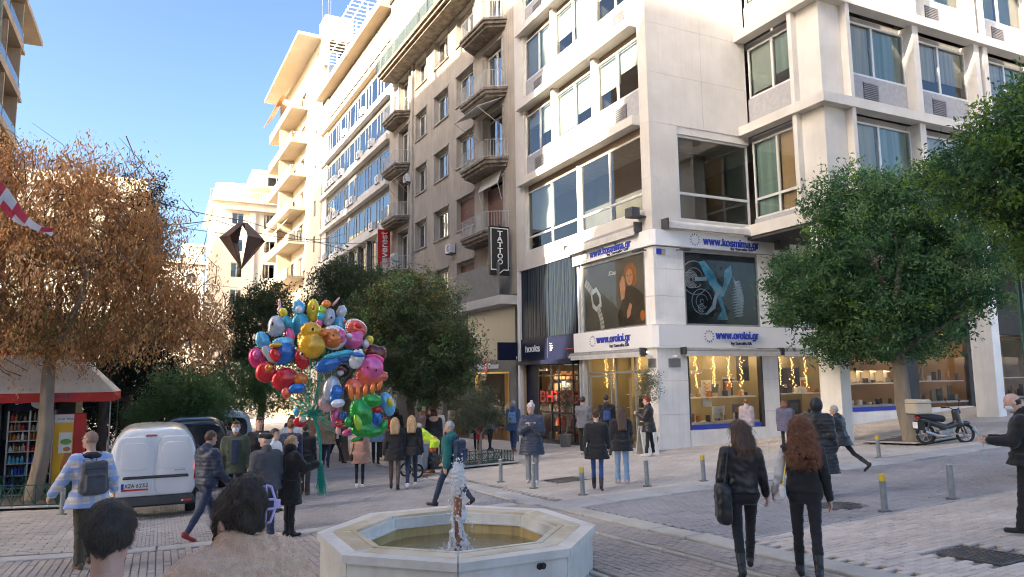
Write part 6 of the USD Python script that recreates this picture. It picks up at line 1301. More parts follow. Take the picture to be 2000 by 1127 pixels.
# the two women walking away at lower right
person('woman in black leather jacket and black trousers walking away with a large black bag', 5.98, 6.46, 36, 1.70, .0125, Sk(1.70, lf=-20, lb=12, rf=24, rb=4, la=(-6, 12), ra=(8, 12), le=14, re=16, yaw=-24), ('black_leather', .535, .012, None), ('black_cloth', .98), 'black_leather', ('bob', 'hair_brown', .20, .085), 'skin_pale', fat=1.02,
       extras=(shoulder_bag('large slouchy black leather bag on the left shoulder of the woman in leather', 'black_leather', 'l', (.20, .22, .085), .46, fwd=-.14), comb('strand_brown', 1500, .11, 5, 'down', width=.0018, lift=.003)))
person('woman with long curly auburn hair in a white sleeved black waistcoat walking away', 6.40, 5.96, 44, 1.70, .0125, Sk(1.70, lf=8, lb=2, rf=-16, rb=10, la=(4, 16), ra=(-4, 9), le=26, re=10), ('black_cloth', .54, .02, 'vest'), ('black_cloth', 1.0), 'black_leather', ('curly', 'hair_auburn', .33, .09), 'skin_pale', fat=1.05,
       extras=(shoulder_bag('small white quilted handbag on a gold chain at the side of the curly haired woman', 'white_cloth', 'l', (.13, .075, .035), .42, 'gold', True, fwd=-.06),
               lambda X, s, add, at: [add('sleeve', snet(lambda p: sunion([dcap(p, s.arm[q][0]+[.0, 0, -.01], s.arm[q][1], .066, .058), dcap(p, s.arm[q][1], s.arm[q][2], .056, .042)], .02)+nz(p, 22, 4)*.014, np.minimum(s.arm[q][2], s.arm[q][0])-.15, np.maximum(s.arm[q][0], s.arm[q][2])+.15, .012), mt) for q, mt in (('l', 'white_cloth'), ('r', 'black_cloth'))], comb('strand_auburn', 2600, .075, 6, 'down', width=.0022, curl=.008, lift=.008, npt=9)))
# left group
person('bald man in a blue and white plaid overshirt with a grey backpack walking away', -.88, 12.47, -18, 1.9, .014, Sk(1.9, lf=-4, lb=3, rf=14, rb=6, la=(14, 26), ra=(-4, 20), le=18, re=42, yaw=-38), ('plaid', .45, .03, None), ('olive_trouser', 1.16), 'brown_boot', ('shaved', 'hair_stubble'), fat=1.06,
       extras=(backpack('dark grey camouflage backpack on the man in the plaid shirt', 'grey_wool', 1.05, 'black'), lambda X, s, add, at: add('hood', snet(lambda p: smin(dell(p, s.neck+[0, -.05, -.02], (.13, .09, .06)), dcap(p, s.neck+[-.08, .03, -.02], s.neck+[.08, .03, -.02], .045), .04)+nz(p, 24, 2)*.02, s.neck-.25, s.neck+.25, .013), 'black_cloth'),
               lambda X, s, add, at: add('sunglasses', snet(lambda p: np.minimum(np.minimum(dell(s.head(p), (-.033, .094, .02), (.028, .012, .02)), dell(s.head(p), (.033, .094, .02), (.028, .012, .02))), np.minimum(dcap(s.head(p), (-.06, .09, .03), (-.082, -.01, .02), .005), dcap(s.head(p), (.06, .09, .03), (.082, -.01, .02), .005))), s.hc-.16, s.hc+.16, .006), 'eye_dark')))
person('young man in a navy puffer waistcoat over black hoodie, jeans, red trainers', .81, 14.2, 58, 1.86, .014, Sk(1.86, lf=22, lb=4, rf=-22, rb=14, la=(4, 8), ra=(12, 8), le=30, re=30, pitch=12), ('navy_puffer', .5, .035, 'hood'), ('jeans_dark', 1.0), 'shoe_red', ('short', 'hair_brown'), eyes=True)
person('older man in a dark grey jacket and flat cap turning his face left', 1.68, 13.23, -14, 1.74, .0125, Sk(1.74, lf=4, rf=-4, la=(0, 9), ra=(2, 9), yaw=-40, sh=.185), ('grey_wool', .48, .03, 'high'), ('jeans_dark', 1.1), 'shoe_black', ('bald', 'hair_grey'), 'skin_pale', fat=1.12, extras=(flatcap('black_cloth'),))
lady = person('blonde woman in a black fur coat holding the bunch of balloons', 2.1, 13.3, 72, 1.67, .0125, Sk(1.67, la=(10, 10), ra=(40, 4), le=40, re=62, yaw=10), ('fur_black', .33, .04, 'fur'), ('black_cloth', 1.0), 'shoe_black', ('tied', 'hair_blonde'), 'skin_pale', eyes=True)
person('man in a green parka and a pale face mask facing the camera', 1.52, 17.1, 188, 1.95, .018, Sk(1.95, la=(5, 8), ra=(5, 8)), ('green_jacket', .45, .03, 'high'), ('black_cloth', 1.0), hair=('short', dk), eyes=True, extras=(mask, lambda X, s, add, at: add('blue_shirt', snet(lambda p: dbox(p, s.chest+[0, .13*s.k, -.1*s.k], np.array([.075, .04, .24])*s.k, .03), s.chest-.5, s.chest+.5, .016), 'navy_cloth')))
person('young dark haired man in an open black jacket walking towards the camera', 2.25, 19.2, 175, 1.97, .02, Sk(1.97, lf=12, rf=-10, rb=10), ('black_cloth', .46, .02, None), ('jeans_dark', 1.0), hair=('short', dk), eyes=True, extras=(lambda X, s, add, at: add('shirt', snet(lambda p: dell(p, s.chest+[0, .11*s.k, .02], (.05, .05, .16)), s.chest-.3, s.chest+.3, .016), 'white_cloth'),))
person('woman with tied back dark hair in a white jacket looking to the right', 2.29, 16.77, 120, 1.74, .018, Sk(1.74, yaw=10), ('white_cloth', .47, .03, 'high'), ('jeans_dark', 1.0), hair=('tied', dk), skin='skin_pale', eyes=True)
person('auburn haired person with a dark backpack standing behind the balloon seller', 2.95, 18.8, 20, 1.86, .02, Sk(1.86), ('navy_cloth', .47, .03, None), ('black_cloth', 1.05), hair=('short', 'hair_auburn'), extras=(backpack('dark blue backpack worn by the auburn haired person behind the balloon seller', 'navy_cloth', .95),))
person('person in a black jacket and olive trousers behind the ribbons of the balloons', 3.4, 19.3, 20, 1.74, .02, Sk(1.74, lf=8, rf=-8), ('black_cloth', .45, .03, 'high'), ('olive_trouser', 1.1), 'brown_boot', ('short', dk))
person('man in a dark suit and white shirt striding across the street', 6.25, 28.96, 160, 1.74, .02, Sk(1.74, lf=34, lb=4, rf=-30, rb=12, la=(-20, 10), ra=(24, 10), le=24, re=24), ('black_cloth', .47, .02, None), ('black_cloth', 1.0), hair=('short', dk), eyes=True, extras=(lambda X, s, add, at: add('shirt', snet(lambda p: dbox(p, s.chest+[0, .115*s.k, -.06], np.array([.06, .035, .2])*s.k, .02), s.chest-.35, s.chest+.35, .016), 'white_cloth'),))
person('woman in a short salmon pink coat and black leggings seen from behind', 4.88, 19.6, 16, 1.60, .016, Sk(1.60, lf=5, rf=-4), ('pink_coat', .40, .025, None), ('black_cloth', .82), 'shoe_white', ('long', dk, .26, .07), extras=(shoulder_bag('small black bag hanging at the left side of the woman in pink', 'black_leather', 'l', (.11, .09, .05), .45),))
person('blonde woman in a short black dress and tights walking away', 5.44, 18.26, 18, 1.76, .016, Sk(1.76, lf=10, lb=2, rf=-8, rb=6, la=(-6, 10), ra=(6, 10)), ('black_cloth', .42, .025, None), ('tights', 1), 'shoe_black', ('long', 'hair_blonde', .26, .085), 'skin_pale')
person('blonde woman in black trousers and white trainers with a black handbag walking away', 5.87, 18.2, 22, 1.78, .016, Sk(1.78, lf=-10, lb=8, rf=12, la=(4, 9), ra=(-4, 9)), ('black_cloth', .47, .02, None), ('navy_cloth', .9), 'shoe_white', ('long', 'hair_blonde', .27, .085), 'skin_pale', extras=(shoulder_bag('black leather handbag on the shoulder of the blonde woman in trousers', 'black_leather', 'l', (.13, .13, .06), .34),))
person('street sweeper in a hi-vis yellow jacket bending over his cart', 7.62, 21.4, -62, 1.72, .017, Sk(1.72, lean=52, lf=18, lb=14, rf=10, rb=12, la=(60, 8), ra=(62, 8), le=18, re=16, pitch=-20), ('hi_vis', .45, .03, 'high'), ('orange_work', 1.15), 'brown_boot', ('short', 'hair_grey'))
person('grey haired man in a teal jacket with a navy backpack walking left', 5.44, 14.3, -38, 1.75, .014, Sk(1.75, lf=26, lb=6, rf=-26, rb=16, la=(-14, 8), ra=(16, 8), le=20, re=28), ('teal_jacket', .5, .03, 'hood'), ('navy_cloth', 1.08), 'shoe_black', ('short', 'hair_grey'), extras=(backpack('navy blue hiking backpack on the man in the teal jacket', 'navy_cloth', 1.1, 'navy'), ))
person('man in a mauve jumper walking away towards the lit shops', 9.4, 28.2, 10, 1.95, .02, Sk(1.95, lf=10, rf=-8), ('mauve_sweater', .47, .02, None), ('black_cloth', 1.0), hair=('short', dk))
person('woman in a black parka with a tan fur trimmed hood walking away', 9.0, 25.3, 22, 1.83, .02, Sk(1.83, lf=8, rf=-8), ('black_puffer', .38, .05, None), ('black_cloth', 1.0), hair=('long', 'hair_brown', .12, .08), extras=(lambda X, s, add, at: add('fur_hood', snet(lambda p: dell(p, s.neck+[0, -.09, .0], (.17, .12, .11))+nz(p, 40, 3)*.04, s.neck-.3, s.neck+.3, .018), 'fur_beige'),))
person('man in blue coat and trousers with a pale blue rucksack by the white pilaster', 12.82, 26.6, 40, 1.97, .019, Sk(1.97, lf=14, rf=-12, rb=6), ('blue_coat', .42, .03, 'high'), ('jeans_blue', 1.05), 'brown_boot', ('short', 'hair_grey'), extras=(backpack('pale blue drawstring rucksack on the man in the blue coat', 'jeans_light', .9),))
person('person in a grey top leaning towards the glowing shop window', 12.5, 28.2, 60, 1.9, .02, Sk(1.9, lf=10, rf=-10, lean=8), ('grey_jacket', .47, .02, None), ('black_cloth', 1.0), hair=('short', 'hair_blonde'))
person('man in a pale pink beanie and long navy puffer coat standing with folded arms', 8.5, 16.58, 212, 1.92, .014, Sk(1.92, la=(30, 12), ra=(26, 12), le=92, re=98, lfa=62, rfa=68, yaw=28, lf=2, rf=-2), ('navy_puffer', .36, .05, 'high'), ('grey_jogger', 1.1), 'shoe_white', ('beanie', 'beanie_pink'), 'skin_pale', eyes=True)
person('man in a grey jacket and black trousers looking into the watch shop', 13.55, 22.4, 52, 1.98, .019, Sk(1.98, lf=2, rf=-3, la=(16, 8), ra=(16, 8), le=60, re=60), ('grey_jacket', .47, .03, None), ('black_cloth', 1.0), 'shoe_white', ('short', dk))
person('tall man in a black hoodie at the watch shop entrance', 13.75, 21.2, 30, 2.0, .019, Sk(2.0, la=(10, 8), ra=(10, 8), le=40, re=40), ('black_cloth', .47, .03, 'hood'), ('black_cloth', 1.0), hair=('short', dk), extras=(backpack('bright blue bag slung on the back of the man in the black hoodie', 'legging_blue', .7),))
person('woman with a brown bun, black jumper and blue leggings walking to the shop', 8.79, 13.98, 34, 1.70, .0145, Sk(1.70, lf=10, lb=4, rf=-12, rb=12, la=(-8, 10), ra=(8, 10), le=20, re=30), ('black_cloth', .40, .035, None), ('legging_blue', .88), 'black_leather', ('bun', 'hair_brown'), 'skin_pale', extras=(shoulder_bag('small black bag on a pale strap beside the woman in blue leggings', 'black_leather', 'l', (.12, .11, .05), .5, 'white_cloth'),))
person('girl with very long brown hair in a black jacket, light jeans and pink trainers', 9.74, 14.42, 20, 1.72, .0145, Sk(1.72, lf=6, lb=2, rf=-6, rb=4, la=(6, 9), ra=(12, 9), le=20, re=40), ('black_cloth', .44, .035, None), ('jeans_light', 1.12), 'lilac_puffer', ('long', 'hair_brown', .40, .085), 'skin_pale')
person('red haired woman in a black padded jacket looking at her phone by the marble corner', 14.19, 19.42, -48, 1.86, .017, Sk(1.86, la=(24, 6), ra=(22, 6), le=92, re=96, lfa=20, rfa=20, pitch=14, lf=6, rf=-8), ('black_puffer', .42, .045, 'high'), ('black_cloth', 1.0), 'shoe_white', ('tied', 'hair_red'), 'skin_pale', eyes=True)
person('woman in a lilac quilted jacket looking into the display window', 18.5, 19.6, 30, 1.56, .019, Sk(1.56), ('lilac_puffer', .42, .05, 'hood'), ('black_cloth', 1.0), hair=('short', 'hair_auburn'))
person('short auburn haired woman in a violet grey jacket at the shop windows', 17.4, 16.8, 52, 1.52, .019, Sk(1.52), ('violet_jacket', .40, .05, 'high'), ('black_cloth', 1.0), hair=('bob', 'hair_auburn', .08, .085))
person('hooded woman in a long black quilted coat striding to the right', 10.87, 9.73, 60, 1.74, .015, Sk(1.74, lf=-16, lb=14, rf=16, rb=2, la=(10, 9), ra=(-6, 9), le=30, re=20), ('black_puffer', .26, .055, 'hood'), ('jeans_dark', 1.0), 'shoe_black', ('hoodup', 'black_puffer'), fat=1.05)
person('grey haired woman in a black hooded jacket hurrying to the left', 13.9, 11.8, -18, 1.56, .016, Sk(1.56, lean=10, lf=30, lb=8, rf=-38, rb=18, la=(30, 8), ra=(-6, 8), le=50, re=40), ('black_puffer', .40, .05, 'hood'), ('black_cloth', .95), 'black_leather', ('short', 'hair_grey'))
mr = person('balding man in a black jumper and face mask reading leaflets at the right edge', 10.08, 5.74, -32, 1.76, .0125, Sk(1.76, lf=8, rf=-8, rb=4, la=(26, 6), ra=(24, 6), le=66, re=70, lfa=14, rfa=18, pitch=26, yaw=-6), ('black_cloth', .5, .025, 'high'), ('black_cloth', 1.05), 'shoe_black', ('bald', dk), 'skin_pale', fat=1.08, extras=(mask,))
X, s, _, at = mr
c = (s.arm['l'][2]+s.arm['r'][2])/2+[0, .09, .03]; t = thing('leaflet', 'folded blue and white leaflets held by the man in the face mask', 'leaflet', loc=to_world(c, at), rz=-at[3])
for k, (mt, dx, rot) in enumerate((('white_cloth', -.05, .5), ('print_blue', .04, .7), ('mask_paper', .0, .3))):
    v, f = MB().box(-.09, .09, -.003, .003, -.13, .13).arr(); put(t, 'sheet', (v@(Rx(-rot)@Ry(.25*(k-1))).T+[dx, .012*k, .0], f), mt, local=True)
c2 = s.arm['l'][2]+np.array([-.02, .1, -.16]); put(t, 'sheet', (MB().box(-.08, .08, -.003, .003, -.1, .1).arr()[0]+(c2-c), MB().box(0, 1, 0, 1, 0, 1).arr()[1]), 'print_blue', local=True)
person('woman dressed in black with long dark hair standing by the kiosk at the left edge', -3.86, 24.84, 150, 1.80, .02, Sk(1.80), ('black_cloth', .30, .05, 'high'), ('black_cloth', 1.0), hair=('long', dk, .2, .085), skin='skin_pale', eyes=True)
r = np.random.default_rng(77)
far = [(-1.5, 40.2, 180, 'black_cloth', 'man in black standing in the shade behind the kiosk'), (-.2, 43, 170, 'beige', 'person in a tan coat in the shade behind the white van'), (.9, 44, 10, 'navy_cloth', 'person in navy far down the street behind the white van'), (4.9, 31, 20, 'navy_cloth', 'person in dark blue beyond the ribbons of the balloons'), (7.9, 38.5, 10, 'black_cloth', 'dark clothed person far up the pavement left of the tree trunks'), (8.9, 31.5, 200, 'grey_wool', 'grey clothed person under the street trees'), (9.9, 33, 15, 'black_cloth', 'black clothed person beside the lit shops under the street trees'), (10.5, 29, 190, 'white_cloth', 'person in white top at the lit shops behind the olive tree'), (11.6, 27.2, 80, 'red_cloth', 'child in a red jacket crouched by the shops behind the olive tree'), (3.0, 34, 185, 'black_cloth', 'black clothed person walking in the middle of the far street'), (3.9, 39, 5, 'grey_wool', 'grey clothed person walking away in the far street'), (6.9, 33.8, 15, 'green_jacket', 'green jacketed person near the far kerb'), (-3.3, 30, 120, 'grey_wool', 'person in grey in the shade right of the kiosk'), (-2.4, 31, 200, 'black_cloth', 'person in a black hat in the shade right of the kiosk'), (10.9, 31, 5, 'navy_cloth', 'person in navy entering a lit shop'), (12.2, 28.9, 30, 'black_cloth', 'person in black before the golden shop window'), (4.2, 26.5, 12, 'mauve_sweater', 'person in a mauve top behind the woman in the salmon coat'), (5.6, 27.6, 195, 'beige', 'person in a tan jacket coming towards the camera behind the blonde women'), (7.3, 26.9, 20, 'jeans_light', 'person in a pale denim jacket under the street tree'), (8.4, 29.6, 350, 'red_cloth', 'person in a red jacket walking under the street trees'), (1.9, 25.2, 10, 'grey_jacket', 'person in a grey jacket beside the black people carrier'), (3.6, 22.9, 200, 'white_cloth', 'person in a white top seen between the ribbons and the pink coat'), (6.6, 36.5, 8, 'pink_coat', 'person in a pink coat far up the street')]
cloth('beige', (.33, .24, .15))
for k, (x, y, fa, mt, lab) in enumerate(far):
    h = 1.25 if 'child' in lab else float(r.uniform(1.78, 1.98)); st = float(r.uniform(0, 16))
    person(lab, x, y, fa, h, .026, Sk(h, lf=st, rf=-st, rb=st*.5, la=(-st*.5, 8), ra=(st*.5, 8), le=20, re=25), (mt, float(r.uniform(.4, .47)), .03, 'high' if k % 2 else None), (['black_cloth', 'jeans_dark', 'navy_cloth'][k % 3], 1.02), hair=('short' if k % 3 else 'bob', ['hair_dark', 'hair_brown'][k % 2], *([] if k % 3 else [.12])), hands=False)
# ------------------------------------------------------------------ fountain
surf('fountain_marble', (.74, .72, .67), (.60, .575, .52), scale=2.2, rough=.5, bump=.2, bscale=40, streak=.25, dirt=(.42, .34, .22)); surf('fountain_stained', (.52, .42, .27), (.66, .60, .48), scale=1.8, rough=.6, bump=.2, bscale=40, lo=.4, hi=.62); surf('basin_ochre', (.62, .47, .22), (.48, .35, .14), scale=3, rough=.7, streak=.5, dirt=(.16, .12, .05)); surf('copper_pipe', (.30, .12, .06), (.42, .20, .10), scale=9, rough=.55, streak=.4)
usdkit.material(stage, '/World/Looks/water', {'n': ('noise_texture', {'scale': 9.0, 'detail': 3.0, 'distortion': .6}), 'g': ('geometry', {}), 'b': ('bump', {'strength': .5, 'distance': .03}), 'p': ('principled_bsdf', {'base_color': (.86, .78, .5), 'roughness': .04, 'transmission_weight': .9, 'ior': 1.33})}, [('g.position', 'n.vector'), ('n.fac', 'b.height'), ('b.normal', 'p.normal')], surface='p.BSDF')
usdkit.material(stage, '/World/Looks/foam', {'p': ('principled_bsdf', {'base_color': (.93, .95, .97), 'roughness': .12, 'transmission_weight': .45, 'ior': 1.33})}, [], surface='p.BSDF')
fc = np.array([3.352, 8.543]); FR0, FA = 1.70, 2.766; fz = .285; fg = Gz(*fc)
fo = thing('fountain', 'octagonal white marble fountain basin with stained rim and a copper jet pipe', 'fountain', loc=(*fc, fg))
def octp(r, k): a = FA+k*PI/4; return fc+r*np.array([math.cos(a), math.sin(a)])
def oslab(r0, r1, z0, z1, k, gap=.006, taper=0):
    a0, a1, b0, b1 = octp(r0, k), octp(r0, k+1), octp(r1, k), octp(r1, k+1); t = (a1-a0)/np.linalg.norm(a1-a0)*gap; t2 = t
    q = [(*(b0+t2), z0), (*(b1-t2), z0), (*(a1-t), z0), (*(a0+t), z0), (*(b0+t2), z1), (*(b1-t2), z1), (*(a1-t), z1), (*(a0+t), z1)]
    m = MB(); m.hexa(q); tm_ = trimesh.Trimesh(*m.arr(), process=False); tm_.fix_normals(); return MB().tm(tm_)
for k in range(8):
    put(fo, 'wall_slab', oslab(1.50, 1.655, fg-.25, fz-.095, k), 'fountain_marble')
    put(fo, 'rim_joint', oslab(1.2, 1.62, fz-.095, fz-.085, k, .0), 'basin_ochre')
    put(fo, 'rim_slab', oslab(1.30, 1.70, fz-.085, fz, k), 'fountain_marble'); put(fo, 'rim_inlay', oslab(1.30, 1.52, fz, fz+.003, k, .03), 'fountain_stained')
    put(fo, 'inner_coping', oslab(1.235, 1.298, fz-.02, fz+.012, k), 'fountain_stained')
    put(fo, 'basin_step', oslab(1.18, 1.30, fz-.13, fz-.021, k, .003), 'fountain_marble'); put(fo, 'basin_ledge', oslab(1.13, 1.22, fz-.15, fz-.131, k, .003), 'fountain_marble')
    put(fo, 'basin_wall', oslab(1.16, 1.30, fg-.1, fz-.151, k, .0), 'basin_ochre')
wl = fz-.27
m = MB(); pts = [(*octp(1.2, k), fg-.05) for k in range(8)]; m.add(pts+[(*fc, fg-.05)], [(k, (k+1) % 8, 8) for k in range(8)]); put(fo, 'basin_floor', m, 'basin_ochre')
m = MB(); m.tube([(*fc, wl-.2), (*fc, .79)], .047, 18); m.tube([(*fc, .70), (*fc, .73)], .055, 18); put(fo, 'jet_pipe', m, 'copper_pipe', smooth=40)
for du in (.42, .55):
    a, b = octp(1.658, 2), octp(1.658, 3); q = a+(b-a)*(.62+du*.26); nrm = (q-fc)/np.linalg.norm(q-fc)
    m = MB(); m.tube([(*(q-nrm*.08), fz-.15), (*(q+nrm*.012), fz-.15)], .034, 14); put(fo, 'overflow_spout', m, 'black')
wt = MB(); g = np.linspace(-1.15, 1.15, 60); XX, YY = np.meshgrid(g, g); rr_ = np.hypot(XX, YY); ZZ = wl+.012*np.sin(rr_*26)*np.exp(-rr_*2.2)+.006*(meshkit.noise(np.stack([XX*9, YY*9, XX*0], -1), 3)-.5)
vi = np.arange(3600).reshape(60, 60); ff = np.stack([vi[:-1, :-1], vi[:-1, 1:], vi[1:, 1:], vi[1:, :-1]], -1).reshape(-1, 4); vv = np.stack([XX+fc[0], YY+fc[1], ZZ], -1).reshape(-1, 3)
keep = (np.hypot(*(vv[ff].mean(1)[:, :2]-fc).T) < 1.1); solo('fountain_water', (vv, tri(ff[keep])), 'water', 'rippled ochre tinted water inside the marble fountain basin', 'water', smooth=True)
def fjet(p):
    q = p-np.array([*fc, 0]); r = np.hypot(q[:, 0], q[:, 1]); z = q[:, 2]; head = dell(q, (0, 0, .92), (.066, .066, .15)); env = np.interp(z, [wl, .3, .6, .8, 1.05], [.11, .07, .062, .07, .045])
    shell = np.abs(r-env)-.014; shell = shell+np.maximum(0, meshkit.noise(q*[26, 26, 7], 4)-.42)*.30-.01; d = smin(head, np.maximum(shell, z-.98), .04)
    return d+(meshkit.noise(q*34, 5)-.5)*.055+(meshkit.noise(q*70, 6)-.5)*.03
jv, jf = snet(fjet, (fc[0]-.26, fc[1]-.26, wl), (fc[0]+.26, fc[1]+.26, 1.12), .012); jet = MB().add(jv, jf); r = np.random.default_rng(2)
for k in range(300):
    a = r.uniform(0, 2*PI); t = r.uniform(0, 1); rad = .05+.13*t**1.2*r.uniform(.4, 1.3); z = 1.1-1.05*t**1.6+r.normal(0, .05); s_ = r.uniform(.003, .009)
    if z > wl: jet.ell((fc[0]+rad*math.cos(a), fc[1]+rad*math.sin(a), z), (s_, s_, s_*r.uniform(1, 2.2)), 1)
for k in range(260):
    a = r.uniform(0, 2*PI); rad = abs(r.normal(.2, .12)); s_ = r.uniform(.006, .02); jet.ell((fc[0]+rad*math.cos(a), fc[1]+rad*math.sin(a), wl+.005), (s_, s_, s_*.6), 1)
solo('water_jet', jet, 'foam', 'white splashing jet of water over the copper pipe of the fountain', 'water jet', kind='stuff')
# ------------------------------------------------------------------ bollards
surf('bollard_grey', (.26, .29, .31), (.20, .22, .235), scale=9, rough=.5, metal=.2, streak=.4); surf('bollard_yellow', (.62, .43, .03), (.5, .36, .06), scale=9, rough=.6)
def bollard(lab, x, y, yellow, h=.6, tiltx=0, tilty=0):
    t = thing('bollard', lab, 'bollard', 'short metal bollards along the kerbs', loc=Bz(x, y)); m = MB(); top_ = np.array([tiltx, tilty, h])
    c = .18 if yellow else .03; m.tube([(0, 0, -.05), top_*(1-c)], .05, 16); put(t, 'post', m, 'bollard_grey', smooth=50, local=True)
    m = MB(); m.tube([top_*(1-c), top_*.985, top_], [.0515, .0515, .04], 16); put(t, 'cap', m, 'bollard_yellow' if yellow else 'kerb_stone', smooth=40, local=True)
    m = MB(); m.tube([(0, 0, -.02), (0, 0, .016)], .105, 18); put(t, 'base_plate', m, 'iron', local=True)
for lab, x, y, ye, tx in (('grey bollard farthest up the street, beside the olive tree bed', 7.99, 17.36, 0, 0), ('grey bollard in front of the man in the pink beanie', 7.97, 15.48, 0, 0), ('yellow topped bollard left of the woman in blue leggings', 8.15, 13.56, 1, -.02), ('grey bollard with a pale top right of the girl in light jeans', 9.84, 13.59, 0, -.025), ('yellow topped bollard left of the two women walking away', 11.16, 13.26, 1, -.03), ('yellow topped bollard in front of the ficus and motorbike', 16.94, 13.23, 1, -.02), ('worn bollard with a yellow cap at the edge of the pink brick pavement', 10.35, 8.05, 1, -.01), ('plain grey bollard at the pink brick edge beside the man with leaflets', 12.07, 8.08, 0, -.02), ('grey bollard on the left pavement behind the man in plaid', -1.87, 19.4, 0, 0)): bollard(lab, x, y, ye, .58, tx)
# ------------------------------------------------------------------ vehicles
def carpaint(n, c, coat=1.0): return surf(n, c, tuple(x*.97 for x in c), scale=2, rough=.35, coat=coat, bump=0)
carpaint('paint_white', (.80, .82, .83)); carpaint('paint_black', (.012, .013, .016)); carpaint('paint_silver', (.36, .42, .48)); surf('bumper', (.035, .036, .038), rough=.55); surf('tyre', (.018, .018, .019), rough=.85, bump=.2); surf('alloy', (.45, .46, .47), rough=.3, metal=.8); surf('car_glass', (.02, .025, .035), rough=.03, coat=1); surf('lamp_red', (.42, .015, .015), rough=.15, coat=1); plain('plate_white', (.75, .75, .74), .4); surf('chrome', (.7, .7, .7), rough=.12, metal=1)
def loft(secs, n=28):
    """secs: (y, half width bottom, half width top, z bottom, z top, corner exponent)"""
    m = MB(); V = []
    a = np.linspace(0, 2*PI, n, endpoint=False)
    for y, wb, wt_, z0, z1, e in secs:
        c, s_ = np.cos(a), np.sin(a); x = np.sign(c)*np.abs(c)**(2/e); z = np.sign(s_)*np.abs(s_)**(2/e); zz = z0+(z+1)/2*(z1-z0); u = (zz-z0)/(z1-z0); w = np.where(u < .5, wb, wb+(wt_-wb)*((u-.5)*2)**1.5); V.append(np.stack([x*w, np.full(n, y), zz], 1))
    V = np.array(V); k = len(secs); i, j = np.meshgrid(np.arange(k-1), np.arange(n), indexing='ij'); q = np.stack([i*n+j, i*n+(j+1) % n, (i+1)*n+(j+1) % n, (i+1)*n+j], -1).reshape(-1, 4)[:, ::-1]
    m.add(V.reshape(-1, 3), q); m.add(np.vstack([V[0], V[0].mean(0)]), [((t+1) % n, t, n)[::-1] for t in range(n)]); m.add(np.vstack([V[-1], V[-1].mean(0)]), [(t, (t+1) % n, n)[::-1] for t in range(n)])
    tm_ = trimesh.Trimesh(*m.arr(), process=True); tm_.fix_normals(); return np.array(tm_.vertices), np.array(tm_.faces)
def wheel(t, x, y, r=.33, w=.2, side=1):
    m = MB(); a = np.linspace(0, 2*PI, 33); prof = [(-w/2, r*.72), (-w/2, r*.94), (-w/2+.03, r), (w/2-.03, r), (w/2, r*.94), (w/2, r*.72)]
    V = np.array([[(x+px, y+pr*math.cos(q), r+pr*math.sin(q)) for px, pr in prof] for q in a[:-1]]); n = len(prof); i, j = np.meshgrid(np.arange(32), np.arange(n-1), indexing='ij'); Q = np.stack([i*n+j, ((i+1) % 32)*n+j, ((i+1) % 32)*n+j+1, i*n+j+1], -1).reshape(-1, 4)
    m.add(V.reshape(-1, 3), Q); w_ = put(t, 'wheel', m, 'tyre', smooth=40, local=True); g = MB(); xs = x+side*(w/2-.03)
    g.tube([(xs-.02*side, y, r), (xs+.012*side, y, r)], r*.2, 16)
    for k in range(5):
        q = 2*PI*k/5+.3
        for dq in (-.13, .13): g.tube([(xs, y+r*.15*math.cos(q), r+r*.15*math.sin(q)), (xs, y+r*.68*math.cos(q+dq), r+r*.68*math.sin(q+dq))], .022, 5)
    ar = np.linspace(0, 2*PI, 29); g.tube(np.column_stack([np.full(29, xs), y+r*.71*np.cos(ar), r+r*.71*np.sin(ar)]), .022, 6, cap=False); put(w_, 'rim', g, 'alloy', smooth=40, local=True)
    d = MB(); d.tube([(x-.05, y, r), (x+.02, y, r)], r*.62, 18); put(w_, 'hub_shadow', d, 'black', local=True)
def slab_on(t, name, x0, x1, y0, y1, z0, z1, mat, r=.02, parent=None, res=None):
    v, f = snet(lambda p: dbox(p, ((x0+x1)/2, (y0+y1)/2, (z0+z1)/2), ((x1-x0)/2, (y1-y0)/2, (z1-z0)/2), r), (x0, y0, z0), (x1, y1, z1), res or max(.008, min(x1-x0, y1-y0, z1-z0)/5)); return put(parent or t, name, (v, f), mat, smooth=True, local=True)
def rbox(t, name, x0, x1, y0, y1, z0, z1, mat, parent=None, b=.012):
    q = manifold3d.Manifold.hull_points([(x, y, z) for sx, x in ((1, x0), (-1, x1)) for sy, y in ((1, y0), (-1, y1)) for sz, z in ((1, z0), (-1, z1)) for x, y, z in ((x, y+sy*b, z+sz*b), (x+sx*b, y, z+sz*b), (x+sx*b, y+sy*b, z))]); return put(parent or t, name, meshkit.arrays(q)[:2], mat, local=True)
vz = Gz(-.06, 19)
van = thing('white_van', 'white panel van seen from the rear with lit red tail lamp and dark bumper', 'van', loc=(-.065, 17.72, Gz(-.06, 17.9)))
put(van, 'body', loft([(0.0, .80, .62, .42, 1.83, 4.2), (.05, .86, .69, .36, 1.90, 4.6), (.35, .885, .725, .32, 1.93, 5), (2.4, .89, .735, .30, 1.93, 5), (3.0, .89, .72, .30, 1.84, 4.6), (3.5, .88, .70, .30, 1.25, 4.2), (4.1, .86, .74, .34, 1.06, 4), (4.4, .76, .66, .40, .90, 3.4)], 44), 'paint_white', smooth=40, local=True)
rbox(van, 'rear_bumper', -.86, .86, -.10, .5, .28, .50, 'bumper', b=.04)
dl = put(van, 'rear_door', loft([(-.028, .36, .30, .53, 1.72, 7), (-.008, .39, .33, .50, 1.75, 7)], 40), 'paint_white', smooth=30, local=True)
UsdGeom.Xformable(dl).AddTranslateOp().Set(Gf.Vec3d(-.415, 0, 0)) if False else None
